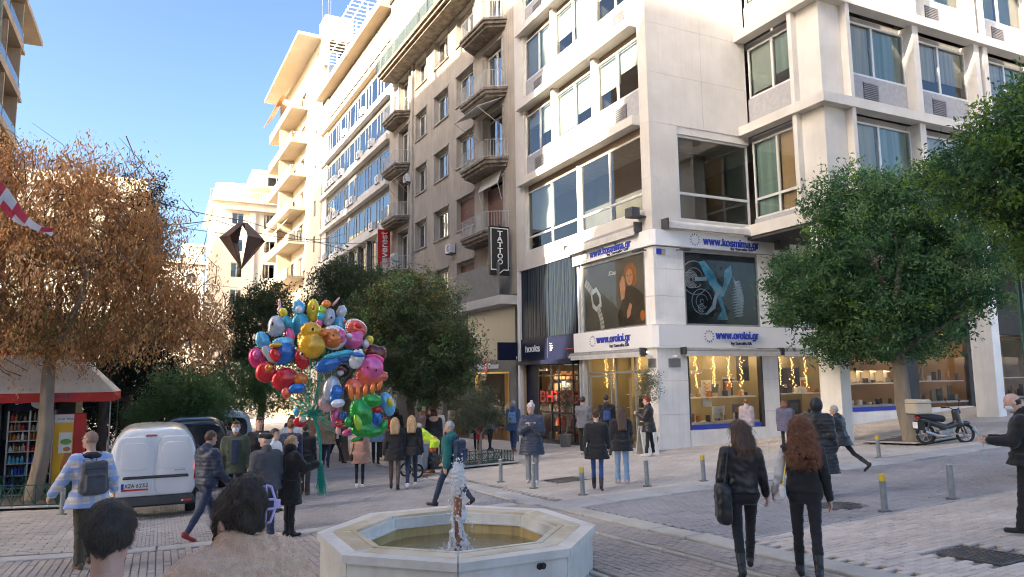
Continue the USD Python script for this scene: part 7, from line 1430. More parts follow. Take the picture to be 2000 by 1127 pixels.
def shift(prim, dx, dy=0, dz=0):
    at = UsdGeom.Mesh(prim).GetPointsAttr(); at.Set([Gf.Vec3f(p[0]+dx, p[1]+dy, p[2]+dz) for p in at.Get()]); return prim
shift(dl, -.375)
d2 = put(van, 'rear_door', loft([(-.028, .355, .29, .53, 1.72, 7), (-.008, .385, .32, .50, 1.75, 7)], 40), 'paint_white', smooth=30, local=True); shift(d2, .415)
for d_, cx in ((dl, -.37), (d2, .41)):
    p_ = put(d_, 'door_panel', loft([(-.036, .26, .22, 1.06, 1.60, 6), (-.027, .28, .235, 1.04, 1.62, 6)], 36), 'paint_white', smooth=30, local=True); shift(p_, cx)
rbox(van, 'handle_strip', -.58, .70, -.058, -.026, .86, .92, 'bumper', b=.012)
pl = rbox(van, 'number_plate', -.60, -.08, -.05, -.02, .66, .78, 'plate_white', b=.004); m = MB(); fp = Fac((0, -.05, 0), (1, 0), (0, -1)); fp.text(m, 'XZA·6232', -.535, .0, .69, .075, depth=.004, bold=True, width=.44); put(pl, 'plate_lettering', m, 'black', local=True); rbox(van, 'plate_band', -.60, -.545, -.056, -.05, .66, .78, 'letter_blue', parent=pl, b=.001); rbox(van, 'plate_holder_strip', -.60, -.08, -.05, -.02, .62, .655, 'letter_red', parent=pl, b=.004)
rbox(van, 'brake_lamp', -.18, .05, -.03, .03, 1.745, 1.785, 'lamp_red', b=.01)
for sg in (-1, 1):
    l_ = rbox(van, 'tail_lamp', *(sorted((sg*.80, sg*.895))), -.02, .20, .78, 1.22, 'lamp_red', b=.03); rbox(van, 'lit_lamp', *(sorted((sg*.815, sg*.875))), -.03, -.015, 1.0, 1.14, 'tail_lit', parent=l_, b=.01); rbox(van, 'bumper_reflector', *(sorted((sg*.58, sg*.78))), -.108, -.09, .35, .39, 'lamp_red', b=.006)
    for y in (.75, 3.55): wheel(van, sg*.78, y, .33, .2, sg)
    rbox(van, 'wing_mirror', *(sorted((sg*.9, sg*1.08))), 3.05, 3.2, 1.05, 1.28, 'bumper', b=.03)
m = MB(); fp.text(m, 'express', .42, -.02, 1.0, .035, depth=.004, width=.2); put(van, 'badge', m, 'chrome', local=True)
m = MB(); m.tube([(-.86, 4.43, .7), (.86, 4.43, .7)], .06, 8); put(van, 'front_bumper', m, 'bumper', local=True)
bk = thing('black_minivan', 'black people carrier seen from the rear with a wide dark rear window', 'van', loc=(.95, 23.1, Gz(.95, 23.3)))
put(bk, 'body', loft([(0, .86, .66, .42, 1.98, 4.4), (.06, .92, .74, .36, 2.08, 4.8), (.5, .95, .78, .32, 2.12, 5), (3.6, .95, .76, .32, 2.1, 5), (4.2, .93, .74, .32, 1.35, 4.4), (4.9, .82, .7, .40, 1.0, 3.6)], 40), 'paint_black', smooth=40, local=True)
g_ = put(bk, 'rear_window', loft([(-.03, .70, .60, 1.28, 1.92, 6), (.03, .74, .64, 1.26, 1.96, 6)], 40), 'car_glass', smooth=30, local=True)
rbox(bk, 'chrome_strip', -.6, .6, -.03, .01, 1.16, 1.21, 'chrome', b=.008); rbox(bk, 'rear_bumper', -.92, .92, -.09, .4, .32, .58, 'paint_black', b=.04); rbox(bk, 'number_plate', -.26, .26, -.04, 0, .86, .98, 'plate_white', b=.004)
for sg in (-1, 1):
    rbox(bk, 'tail_lamp', *(sorted((sg*.80, sg*.95))), -.02, .12, .95, 1.6, 'lamp_red', b=.03)
    for y in (.85, 4.0): wheel(bk, sg*.84, y, .35, .22, sg)
sv = thing('silver_minibus', 'pale silver blue vehicle half hidden behind the black people carrier', 'van', loc=(2.2, 28.4, Gz(2.2, 28.4)))
put(sv, 'body', loft([(0, .86, .66, .42, 2.15, 4.2), (.06, .92, .74, .36, 2.25, 4.6), (.5, .95, .78, .32, 2.3, 5), (3.6, .95, .76, .32, 2.26, 5), (4.3, .93, .74, .32, 1.35, 4.4), (4.9, .82, .7, .40, 1.0, 3.6)], 36), 'paint_silver', smooth=40, local=True)
put(sv, 'rear_window', loft([(-.03, .70, .60, 1.38, 2.02, 6), (.03, .74, .64, 1.36, 2.06, 6)], 36), 'car_glass', smooth=30, local=True); rbox(sv, 'rear_bumper', -.9, .9, -.08, .4, .32, .56, 'bumper', b=.04)
for sg in (-1, 1):
    rbox(sv, 'tail_lamp', *(sorted((sg*.80, sg*.93))), -.02, .12, 1.0, 1.5, 'lamp_red', b=.03)
    for y in (.8, 3.9): wheel(sv, sg*.84, y, .34, .2, sg)
su = thing('dark_suv', 'dark car with alloy wheels at the right edge, mostly hidden by the man with leaflets', 'car', loc=(17.75, 5.0, Gz(16.5, 7)), rz=math.radians(31))
put(su, 'body', loft([(-.0, .78, .60, .45, 1.05, 3.6), (.12, .88, .74, .36, 1.12, 4), (1.0, .90, .80, .32, 1.1, 4.4), (3.4, .90, .80, .32, 1.08, 4.4), (4.1, .86, .74, .36, .98, 4), (4.4, .70, .6, .42, .9, 3.4)], 36), 'paint_black', smooth=40, local=True)
put(su, 'cabin', loft([(.35, .70, .50, 1.0, 1.30, 4), (.8, .74, .58, 1.0, 1.58, 4.4), (2.2, .74, .58, 1.0, 1.6, 4.4), (3.1, .68, .5, 1.0, 1.1, 4)], 36), 'car_glass', smooth=40, local=True)
for sg in (-1, 1):
    for y in (.72, 3.86): wheel(su, sg*.80, y, .35, .22, sg)
    rbox(su, 'tail_lamp', *(sorted((sg*.62, sg*.86))), -.01, .15, .82, .98, 'lamp_red', b=.02)
# motorbike with delivery box
mb_ = thing('delivery_motorbike', 'black underbone motorbike with a scuffed white delivery box parked by the ficus', 'motorbike', loc=(20.15, 14.15, Gz(20.6, 14.0)), rz=-math.radians(110))
def bikewheel(y, r):
    m = MB(); a = np.linspace(0, 2*PI, 33); m.tube(np.column_stack([0*a, y+(r-.045)*np.cos(a), r+(r-.045)*np.sin(a)]), .045, 8, cap=False); w_ = put(mb_, 'wheel', m, 'tyre', smooth=50, local=True); g = MB(); g.tube([(-.05, y, r), (.05, y, r)], .06, 10)
    for k in range(6): q = k*PI/3; g.tube([(0, y, r), (0, y+(r-.08)*math.cos(q), r+(r-.08)*math.sin(q))], .014, 5)
    g.tube(np.column_stack([0*a, y+(r-.085)*np.cos(a), r+(r-.085)*np.sin(a)]), .012, 5, cap=False); put(w_, 'rim', g, 'alloy', local=True)
bikewheel(0, .30); bikewheel(1.24, .30)
m = MB(); m.tube([(0, 0, .3), (0, .45, .33), (0, .7, .42)], .035, 8)
for sg in (-1, 1): m.tube([(sg*.07, 1.24, .3), (sg*.06, 1.05, .82), (sg*.05, 1.0, .95)], .022, 8); m.tube([(sg*.09, .0, .3), (sg*.1, .08, .68)], .022, 8); m.tube([(sg*.02, 1.0, .98), (sg*.2, .95, 1.05), (sg*.36, .84, 1.04)], .014, 7)
put(mb_, 'frame', m, 'graphite', smooth=50, local=True)
put(mb_, 'fairing', snet(lambda p: sunion([dcap(p, (0, .98, .92), (0, 1.05, .6), .10, .12), dcap(p, (0, 1.02, .6), (0, .55, .45), .09, .07), dcap(p, (0, .6, .5), (0, -.1, .72), .08, .09), dell(p, (0, 1.24, .60), (.07, .2, .07))], .05), (-.3, -.3, .2), (.3, 1.6, 1.2), .018), 'paint_black', smooth=True, local=True)
put(mb_, 'seat', snet(lambda p: dcap(p, (0, .55, .74), (0, -.05, .82), .10, .11), (-.2, -.3, .5), (.2, .8, 1), .018), 'black_leather', smooth=True, local=True)
put(mb_, 'engine', snet(lambda p: sunion([dbox(p, (0, .55, .32), (.13, .16, .09), .03), dbox(p, (0, .72, .38), (.08, .12, .07), .02)], .02), (-.25, .3, .1), (.25, 1, .6), .018), 'steel', smooth=True, local=True)
m = MB(); m.tube([(.13, .6, .26), (.15, .3, .26), (.17, -.12, .40)], [.03, .045, .055], 10); put(mb_, 'exhaust', m, 'chrome', smooth=50, local=True)
bx = put(mb_, 'delivery_box', snet(lambda p: dbox(p, (0, -.16, 1.10), (.27, .25, .21), .05), (-.35, -.5, .85), (.35, .2, 1.4), .018), 'cream_light', smooth=True, local=True); m = MB(); m.box(-.275, .275, -.415, .095, 1.19, 1.205); put(bx, 'lid_seam', m, 'graphite', local=True); m = MB(); m.box(-.12, .12, -.2, .1, .80, .89); m.box(-.24, .24, -.38, .05, .87, .89); put(bx, 'rack', m, 'graphite', local=True)
put(mb_, 'tail_lamp', snet(lambda p: dell(p, (0, -.22, .78), (.11, .06, .055)), (-.2, -.35, .65), (.2, -.1, .9), .012), 'lamp_red', smooth=True, local=True); m = MB(); m.box(-.1, .1, -.30, -.285, .48, .66); put(mb_, 'number_plate', m, 'plate_white', local=True); m = MB(); m.box(-.08, .08, -.28, -.05, .42, .70); put(mb_, 'rear_mudguard', m, 'black', local=True)
for sg in (-1, 1):
    m = MB(); m.tube([(sg*.2, .94, 1.05), (sg*.28, .92, 1.24)], .008, 5); m.ell((sg*.30, .92, 1.29), (.065, .02, .045), 2); put(mb_, 'mirror', m, 'graphite', local=True); m = MB(); m.tube([(sg*.27, .9, 1.05), (sg*.37, .82, 1.04)], .02, 8); put(mb_, 'grip', m, 'black', local=True)
put(mb_, 'headlamp', snet(lambda p: dell(p, (0, 1.08, .93), (.09, .06, .08)), (-.2, .9, .8), (.2, 1.2, 1.1), .014), 'car_glass', smooth=True, local=True); m = MB(); m.tube([(-.09, .4, .25), (-.22, .36, .0)], .014, 6); put(mb_, 'kick_stand', m, 'graphite', local=True)
# ------------------------------------------------------------------ kiosk
surf('kiosk_red', (.50, .025, .02), (.42, .02, .018), scale=3, rough=.6); surf('kiosk_white', (.72, .69, .64), (.62, .59, .55), scale=2, rough=.8, streak=.2); surf('print_yellow', (.66, .40, .02), (.6, .33, .02), scale=2, rough=.4); surf('print_green', (.08, .26, .04), (.16, .36, .06), scale=12, rough=.4)
kg = Gz(-4, 24.6); ki = thing('kiosk', 'street kiosk with white and red awning and crowded shelves at the left edge', 'kiosk', loc=(-4.2, 25.2, kg)); FK = Fac((0, 24.2, 0), (1, 0), (0, -1))
m = MB(); FK.box(m, -7.2, -2.2, -2.6, -.5, kg, kg+3.6); put(ki, 'booth', m, 'graphite'); m = MB()
zt, zb_ = kg+3.85, kg+2.78
q0 = [(-7.6, 24.8, zt), (-2.2, 24.8, zt), (-2.2, 26.6, zt), (-7.6, 26.6, zt)]; q1 = [(-8.6, 23.4, zb_), (-1.18, 23.4, zb_), (-1.18, 27.6, zb_), (-8.6, 27.6, zb_)]
for k in range(4): m.quad(q1[k], q1[(k+1) % 4], q0[(k+1) % 4], q0[k])
aw = put(ki, 'awning', m, 'kiosk_white'); m = MB()
for a, b in ((q1[0], q1[1]), (q1[1], q1[2])):
    a, b = np.array(a), np.array(b); n = 24; d = np.array([0, 0, -.25])
    for j in range(n): p_, r_ = a+(b-a)*j/n, a+(b-a)*(j+1)/n; m.quad(p_+d*(1+.06*(j % 2)), r_+d*(1+.06*((j+1) % 2)), r_, p_)
put(aw, 'valance', m, 'kiosk_red'); m = MB(); m.box(-7.6, -2.2, 24.82, 26.5, zt, zt+.42); rb = put(ki, 'roof_sign', m, 'kiosk_red'); m = MB(); FK2 = Fac((0, 24.82, 0), (1, 0), (0, -1)); FK2.text(m, 'ΠΕΡΙΠΤΕΡΟ', -6.0, .005, zt+.08, .26, depth=.01, bold=True, width=3.2); put(rb, 'sign_lettering', m, 'letter_white')
m = MB(); fs_ = Fac((0, 23.395, 0), (1, 0), (0, -1)); fs_.text(m, 'ΠΕΡΙΟΔΙΚΑ', -5.6, .004, zb_-.15, .1, depth=.004, bold=True, width=1.2); fs_.text(m, 'ΤΥΠΟΣ', -3.0, .004, zb_-.15, .1, depth=.004, bold=True, width=.8); put(aw, 'valance_lettering', m, 'letter_dark')
for x in (-1.25, -8.5):
    for y in (23.45, 27.5): m = MB(); m.cyl(x, y, kg, zb_, .022, 8); put(ki, 'awning_post', m, 'steel')
m = MB(); FK.box(m, -3.75, -2.62, -.5, .1, kg+2.3, kg+2.72); pk = put(ki, 'advert_panel', m, 'navy'); m = MB(); FK.poly(m, arc(-2.95, kg+2.5, .17, 20, 1.6), .1, .104); put(pk, 'printed_cup', m, 'print_white'); m = MB(); FK.text(m, 'go', -3.6, .1, kg+2.5, .12, depth=.004, bold=True); put(pk, 'advert_lettering', m, 'letter_white')
sh = MB(); r = np.random.default_rng(31); go = {}
for z in (kg+.18, kg+.52, kg+.84, kg+1.16, kg+1.46, kg+1.72, kg+1.98): FK.box(sh, -3.75, -2.62, -.45, -.02, z, z+.03)
for u in (-3.75, -3.25, -3.05, -2.66): FK.box(sh, u, u+.04, -.45, .0, kg+.15, kg+2.3)
put(ki, 'shelf_rack', sh, 'steel')
for li, z in enumerate((kg+.21, kg+.55, kg+.87, kg+1.19, kg+1.49, kg+1.75, kg+2.01)):
    u = -3.7
    while u < -2.72:
        w = r.uniform(.045, .10); h = r.uniform(.14, .24); mt = ['navy_cloth', 'print_blue', 'letter_blue', 'jeans_dark'][int(r.integers(4))] if li < 3 else ['display_white', 'letter_red', 'carton', 'print_orange', 'black', 'tan_wall'][int(r.integers(6))]
        go.setdefault(mt, MB()).tube([FK.p(u+w/2, -.1, z), FK.p(u+w/2, -.1, z+h*.7), FK.p(u+w/2, -.1, z+h*.78), FK.p(u+w/2, -.1, z+h)], [w*.45, w*.45, w*.2, w*.2], 7); u += w+.008
for mt, mbx in go.items(): put(ki, 'shelf_goods', mbx, mt, kind='stuff')
for x0, x1 in ((-5.4, -3.9), (-7, -5.5)):
    m = MB(); FK.box(m, x0, x1, -.4, .0, kg+1.0, kg+2.6); n_ = put(ki, 'magazine_rack', m, 'graphite')
    for a in range(5):
        for b in range(4): m = MB(); u = x0+.06+a*.28; z = kg+1.08+b*.37; FK.box(m, u, u+.22, .0, .02, z, z+.3); put(n_, 'magazine', m, ['display_white', 'letter_red', 'print_blue', 'print_yellow', 'print_green'][int(r.integers(5))])
fr_ = thing('drinks_fridge', 'yellow and red drinks fridge with a printed front beside the kiosk shelves', 'fridge', loc=(-2.2, 23.85, Gz(-2.2, 23.85))); fz0 = Gz(-2.2, 23.85); FD = Fac((0, 23.6, 0), (1, 0), (0, -1))
m = MB(); m.box(-2.58, -1.86, 23.6, 24.2, fz0+.05, fz0+2.25); put(fr_, 'cabinet', m, 'kiosk_red'); m = MB(); FD.box(m, -2.57, -2.12, .0, .03, fz0+.1, fz0+2.02); dr = put(fr_, 'printed_door', m, 'print_yellow')
m = MB(); FD.box(m, -2.57, -2.12, .0, .03, fz0+2.02, fz0+2.24); put(fr_, 'header', m, 'display_white'); m = MB(); FD.text(m, 'ice tea', -2.5, .03, fz0+2.09, .07, depth=.004, width=.36); put(fr_, 'header_lettering', m, 'letter_dark')
m = MB(); FD.poly(m, [(-2.36, fz0+.15), (-2.14, fz0+.15), (-2.14, fz0+1.2), (-2.3, fz0+1.2), (-2.38, fz0+.8)], .03, .034); put(dr, 'printed_glass', m, 'print_orange'); m = MB(); FD.box(m, -2.45, -2.14, .03, .036, fz0+1.2, fz0+1.75); put(dr, 'printed_label', m, 'display_white'); m = MB(); FD.poly(m, arc(-2.28, fz0+1.5, .08, 18, 1.7), .036, .04); put(dr, 'printed_leaf', m, 'print_green'); m = MB(); FD.poly(m, arc(-2.25, fz0+1.3, .06, 14, 1.5), .036, .04); put(dr, 'printed_peach', m, 'print_orange')
m = MB(); m.tube([(-2.6, 23.56, fz0+.05), (-2.6, 23.56, fz0+2.24)], .02, 6); put(fr_, 'door_handle', m, 'steel')
# ------------------------------------------------------------------ street pole, tape, ornament, cables, cart
m = MB(); m.cyl(-1.24, 5.95, Gz(-1.2, 5.95)-.1, 10.5, .125, 20, .10); lp_ = thing('green_pole', 'thick dark green street pole at the left edge of the picture', 'pole', loc=(-1.24, 5.95, Gz(-1.2, 5.95))); put(lp_, 'shaft', m, 'paint_green', smooth=50); m = MB(); m.cyl(-1.24, 5.95, Gz(-1.2, 5.95)-.1, Gz(-1.2, 5.95)+.7, .17, 20, .15); put(lp_, 'base', m, 'paint_green', smooth=50)
for x, y, lab in ((14.83, 8.25, 'thin dark green post under the overhanging tree at the right edge'),):
    t = thing('green_post', lab, 'pole', loc=Bz(x, y)); m = MB(); m.cyl(x, y, Gz(x, y)-.1, 5.2, .05, 12); put(t, 'shaft', m, 'paint_green', smooth=50); m = MB(); m.cyl(x, y, Gz(x, y)-.1, Gz(x, y)+.3, .09, 12); put(t, 'base', m, 'paint_green')
surf('tape_red', (.62, .03, .06), rough=.4, trans=(.6, .05, .06)); surf('tape_white', (.75, .74, .74), rough=.4, trans=(.7, .7, .7)); tp = thing('warning_tape', 'torn red and white plastic warning tape fluttering from the green pole', 'tape', loc=(-1.1, 6.1, 3.4))
for k in range(2):
    a = np.array([-1.14, 6.02+.03*k, 3.52-.03*k]); b = np.array([-.76, 6.14+.02*k, 3.20-.03*k]); n = 26; q = np.linspace(0, 1, n)
    C = a+(b-a)*q[:, None]+np.stack([0*q, .03*np.sin(q*9+k), .025*np.sin(q*7+k*2)-.05*np.sin(q*PI)], 1); w = (.05-.035*q)[:, None]*np.array([.35, .2, .9]); L_, R_ = C+w, C-w
    for c0 in range(0, n-1, 5):
        g = MB()
        for c1 in range(c0, min(c0+5, n-1)): g.quad(L_[c1], L_[c1+1], R_[c1+1], R_[c1])
        put(tp, 'red_band' if (c0//5+k) % 2 == 0 else 'white_band', g, 'tape_red' if (c0//5+k) % 2 == 0 else 'tape_white')
surf('ornament_brown', (.13, .075, .05), (.10, .055, .035), scale=4, rough=.5, metal=.25); orn = thing('hanging_ornament', 'large brown faceted diamond ornament hanging over the street', 'ornament', loc=(1.243, 13.945, 4.69)); oc = np.array([1.243, 13.945, 4.69])
def fac3(name, P, th=.014):
    P = np.array(P); c = P.mean(0); nn = np.cross(P[1]-P[0], P[2]-P[0]); nn /= np.linalg.norm(nn); nn *= np.sign(nn@(c-oc)) or 1; n = len(P); V = np.vstack([P, P-nn*th]); F = [(0, i, i+1) for i in range(1, n-1)]+[(n, n+i+1, n+i) for i in range(1, n-1)]
    for i in range(n): j = (i+1) % n; F += [(i, i+n, j+n), (i, j+n, j)]
    put(orn, name, MB().add(V, F), 'ornament_brown')
for k in range(8):
    a0, a1 = 2*PI*k/8+.12, 2*PI*(k+1)/8+.12; g0, g1 = oc+.41*np.array([math.cos(a0), math.sin(a0), 0]), oc+.41*np.array([math.cos(a1), math.sin(a1), 0]); t0, t1 = oc+[.10*math.cos(a0), .10*math.sin(a0), .30], oc+[.10*math.cos(a1), .10*math.sin(a1), .30]; bt = oc+[0, 0, -.55]
    if k % 2 == 0: fac3('lower_facet', [g0, g1, bt]); fac3('upper_facet', [g0, g1, t1, t0])
    elif k % 4 == 1: fac3('upper_facet', [g0, t1, t0])
fac3('crown_plate', [oc+[.10*math.cos(2*PI*k/8+.12), .10*math.sin(2*PI*k/8+.12), .302] for k in range(8)])
def cable(name, lab, pts, r=.012, sag=.4):
    m = MB(); 
    for a, b in zip(pts[:-1], pts[1:]):
        a, b = np.array(a, float), np.array(b, float); q = np.linspace(0, 1, 22)[:, None]; m.tube(a+(b-a)*q-np.array([0, 0, 1.0])*sag*4*q*(1-q), r, 5)
    solo(name, m, 'graphite', lab, 'cable')
cable('overhead_cable', 'thin cable from which the brown diamond ornament hangs', [(-1.2, 15.2, 5.9), (1.243, 13.945, 5.05), (9.0, 26, 6.4)], .008, .12)
cable('overhead_cable', 'upper cable spanning the street above the ornament', [(-9.0, 30, 9.4), (FB.p(19.9, .1, 12.3))], .018, .9)
cable('overhead_cable', 'drooping cable with a deep loop spanning the street behind the ornament', [(-9, 34, 9.6), (1.8, 33, 9.0), (FB.p(31, .2, 15.2))], .02, .8)
ct = thing('sweeper_cart', 'street sweeper cart with grey bin and black bags at the edge of the pavement', 'cart', loc=(7.0, 20.9, Gz(7, 20.9)), rz=.3)
m = MB(); m.tube([(0, 0, .22), (0, 0, .25), (0, 0, .95), (0, 0, .97)], [.2, .23, .29, .25], 16); put(ct, 'bin', m, 'bollard_grey', smooth=40, local=True); m = MB(); m.tube([(-.3, -.3, .25), (-.3, .3, .25)], .02, 6); m.box(-.35, .55, -.26, .26, .18, .22); m.tube([(-.35, -.2, .2), (-.5, -.2, 1.05), (-.5, .2, 1.05), (-.35, .2, .2)], .018, 7); put(ct, 'frame', m, 'graphite', local=True)
for k, (x, y) in enumerate(((.38, .1), (.45, -.12), (.3, -.2))):
    put(ct, 'refuse_bag', snet(lambda p: dell(p, (x, y, .45), (.17, .15, .24))+nz(p, 14, k)*.07, (x-.3, y-.3, .1), (x+.3, y+.3, .8), .025), 'black_leather', smooth=True, local=True)
for y in (-.3, .3):
    m = MB(); a = np.linspace(0, 2*PI, 21); m.tube(np.column_stack([-.3+.18*np.cos(a), 0*a+y, .2+.18*np.sin(a)]), .03, 6, cap=False); put(ct, 'wheel', m, 'tyre', local=True)
ab = thing('pavement_sign', 'small white pavement sign standing by the shop door behind the red haired woman', 'sign', loc=Bz(14.6, 20.1)); m = MB(); z = Gz(14.6, 20.1)
for s_ in (-1, 1): m.hexa([(14.3, 20.1+s_*.22, z), (14.9, 20.1+s_*.22, z), (14.9, 20.1+s_*.25, z), (14.3, 20.1+s_*.25, z), (14.3, 20.1+s_*.02, z+.95), (14.9, 20.1+s_*.02, z+.95), (14.9, 20.1+s_*.05, z+.95), (14.3, 20.1+s_*.05, z+.95)])
put(ab, 'board', m, 'display_white'); m = MB(); m.box(14.3, 14.9, 20.05, 20.15, z+.95, z+.98); put(ab, 'hinge', m, 'graphite')
# ------------------------------------------------------------------ balloons
def foil(n, c, c2=None): return surf(n, c, c2 or tuple(x*.75 for x in c), scale=5, rough=.2, metal=.35, coat=.7, bump=.35, bscale=9, dist=.03, obj=True, lo=.4, hi=.6)
for n, c in dict(f_yellow=(.80, .42, .02), f_red=(.62, .02, .03), f_coral=(.75, .13, .08), f_pink=(.80, .14, .38), f_hot=(.72, .03, .18), f_blue=(.02, .16, .55), f_sky=(.13, .48, .75), f_aqua=(.05, .42, .58), f_white=(.74, .76, .80), f_silver=(.50, .54, .62), f_green=(.01, .30, .04), f_lime=(.30, .55, .05), f_orange=(.80, .22, .03), f_maroon=(.16, .015, .02), f_black=(.015, .015, .018), f_violet=(.2, .06, .4), f_lemon=(.82, .66, .04), f_rose=(.72, .42, .46)).items(): foil(n, c)
AZ = math.radians(11.1); BC = np.array([2.54, 12.95, 2.4]); BR = np.array([math.cos(AZ), -math.sin(AZ), 0]); BF = np.array([math.sin(AZ), math.cos(AZ), 0]); BU = np.array([0, 0, 1.0]); KNOT = np.array([2.41, 12.98, 1.5]); tails = []
def zb(x, y): return np.array([(x-402.6)/287, (402.6-y)/287])
def balloon(lab, depth, parts, cat='balloon', dr=.5):
    """parts: (material, name, [(x, y, rx, ry, tilt)], raise); x, y read across the bunch"""
    cen = zb(*parts[0][2][0][:2]); pos = BC+BR*cen[0]+BU*cen[1]+BF*depth
    t = thing('foil_balloon', lab, cat, 'foil balloons in the bunch', loc=pos, rz=-AZ)
    for mt, name, els, ra in parts:
        E = [(*(zb(x, y)-cen), rx/287, ry/287, math.radians(tl)) for x, y, rx, ry, tl in els]
        def f(p):
            ds = []
            for cx, cy, rx, ry, tl in E:
                x, z = p[:, 0]-cx, p[:, 2]-cy; c, s_ = math.cos(tl), math.sin(tl); q = np.stack([x*c+z*s_, (p[:, 1]+ra), -x*s_+z*c], 1); ds.append(dell(q, (0, 0, 0), (rx, min(rx, ry)*dr+.02, ry)))
            d = sunion(ds, .018); ang = np.arctan2(p[:, 2], p[:, 0]); return d+.0035*np.sin(ang*26)*np.clip(1-np.abs(p[:, 1])*9, 0, 1)
        A = np.array(E); ext = A[:, 2:4].max(1); lo = [(A[:, 0]-ext).min()-.03, -ext.max()*dr-ra-.05, (A[:, 1]-ext).min()-.03]; hi = [(A[:, 0]+ext).max()+.03, ext.max()*dr-ra+.05, (A[:, 1]+ext).max()+.03]
        put(t, name, snet(f, lo, hi, .011), mt, smooth=True, local=True)
    e0 = parts[0][2][0]; tails.append(pos-BU*(e0[3]/287)*.9); return t
balloon('silver white unicorn head balloon with rainbow mane at upper left of the bunch', .0, [('f_silver', 'body', [(180, 215, 44, 52, 12), (165, 240, 30, 30, 0)], 0), ('f_rose', 'horn', [(190, 110, 7, 32, 4), (188, 135, 10, 14, 0)], .02), ('f_lemon', 'mane', [(208, 148, 20, 24, 30)], .03), ('f_aqua', 'mane', [(228, 195, 22, 36, 25)], .03), ('f_pink', 'mane', [(244, 262, 22, 40, 15)], .03), ('f_black', 'eye', [(160, 208, 6, 9, 0)], .13)])
balloon('second unicorn head balloon with its horn leaning right at the top of the bunch', .05, [('f_silver', 'body', [(430, 168, 32, 46, -10)], 0), ('f_rose', 'horn', [(463, 90, 7, 30, -40)], .02), ('f_orange', 'mane', [(416, 102, 24, 20, 0)], .03), ('f_lime', 'mane', [(396, 132, 20, 26, 0)], .03), ('f_aqua', 'mane', [(390, 165, 19, 26, 0)], .03), ('f_pink', 'mane', [(383, 198, 17, 24, 0)], .03), ('f_black', 'eye', [(442, 172, 5, 7, 0)], .1)])
balloon('turquoise animal shaped balloon between the first unicorn and the yellow one', .12, [('f_aqua', 'body', [(290, 205, 46, 58, 0)], 0), ('f_sky', 'head', [(280, 120, 32, 40, 10)], 0), ('f_white', 'patch', [(282, 130, 18, 20, 0)], .06)])
balloon('upright lemon yellow balloon at the top centre of the bunch', .14, [('f_lemon', 'body', [(351, 130, 32, 58, 0)], 0), ('f_orange', 'spot', [(352, 120, 8, 14, 0)], .085)])
balloon('pale blue balloon with rounded ears right of the top of the bunch', .1, [('f_sky', 'body', [(485, 205, 32, 48, 0)], 0), ('f_silver', 'ear', [(492, 140, 26, 36, -15)], .01), ('f_orange', 'spot', [(508, 190, 9, 9, 0)], .1)])
balloon('shiny yellow duck balloon in the middle front of the bunch', -.32, [('f_yellow', 'body', [(350, 318, 66, 64, 0), (345, 245, 52, 44, 0), (295, 300, 12, 40, 10)], 0), ('f_orange', 'beak', [(402, 262, 20, 12, 0)], .04), ('f_black', 'eye', [(354, 240, 7, 9, 0)], .14)])
balloon('orange bear faced balloon with a white edge beside the yellow duck', -.18, [('f_white', 'edge', [(455, 275, 66, 62, -10)], -.02), ('f_orange', 'face', [(448, 280, 50, 50, 0), (408, 245, 18, 18, 0)], .05), ('f_pink', 'ear', [(488, 270, 26, 36, 0)], .05), ('f_coral', 'nose', [(428, 295, 13, 11, 0)], .16), ('f_black', 'eye', [(420, 268, 5, 6, 0)], .17), ('f_black', 'eye', [(452, 268, 5, 6, 0)], .17)])
balloon('coral red balloon with a pale edge at the upper right of the bunch', -.02, [('f_coral', 'body', [(568, 228, 54, 42, -25)], 0), ('f_white', 'edge', [(565, 224, 60, 46, -25)], -.05), ('f_red', 'spot', [(575, 215, 22, 16, -25)], .07)])
balloon('glossy pink balloon at the right beside the coral one', -.12, [('f_pink', 'body', [(552, 290, 48, 42, 0), (580, 262, 24, 20, 0)], 0), ('f_white', 'patch', [(530, 268, 16, 14, 0)], .1)])
balloon('small yellow ball balloon at the right edge of the bunch', .0, [('f_lemon', 'body', [(634, 286, 22, 24, 0)], 0), ('f_white', 'patch', [(614, 305, 18, 22, 0)], .03)])
balloon('dark maroon heart shaped balloon at the right of the bunch', .08, [('f_maroon', 'body', [(650, 345, 40, 38, 25), (690, 355, 34, 40, -15), (672, 380, 32, 40, 0)], 0)])
balloon('pale blue rocket shaped balloon at the left of the bunch', -.08, [('f_sky', 'body', [(115, 290, 34, 46, 25)], 0), ('f_silver', 'wing', [(150, 355, 26, 58, 35)], .02)])
balloon('blue balloon with a yellow band left of the yellow duck', -.2, [('f_blue', 'body', [(215, 345, 58, 66, 0)], 0), ('f_sky', 'top', [(215, 300, 52, 26, 5)], .03), ('f_yellow', 'band', [(182, 316, 32, 12, 8)], .13), ('f_red', 'patch', [(180, 360, 26, 34, 20)], .1)])
balloon('red fish balloon with a round white eye in the middle of the bunch', -.25, [('f_red', 'body', [(305, 380, 36, 54, 10)], 0), ('f_white', 'eye', [(308, 358, 15, 15, 0)], .08), ('f_black', 'pupil', [(306, 360, 6, 7, 0)], .125)])
balloon('hot pink balloon at the far left of the bunch', -.02, [('f_hot', 'body', [(88, 375, 38, 52, 15)], 0), ('f_pink', 'patch', [(90, 360, 20, 26, 0)], .06)])
balloon('red and orange balloon at the lower left of the bunch', -.1, [('f_red', 'body', [(135, 445, 50, 52, 30)], 0), ('f_orange', 'star', [(150, 425, 20, 20, 0)], .09), ('f_lemon', 'spot', [(158, 420, 9, 9, 0)], .13)])
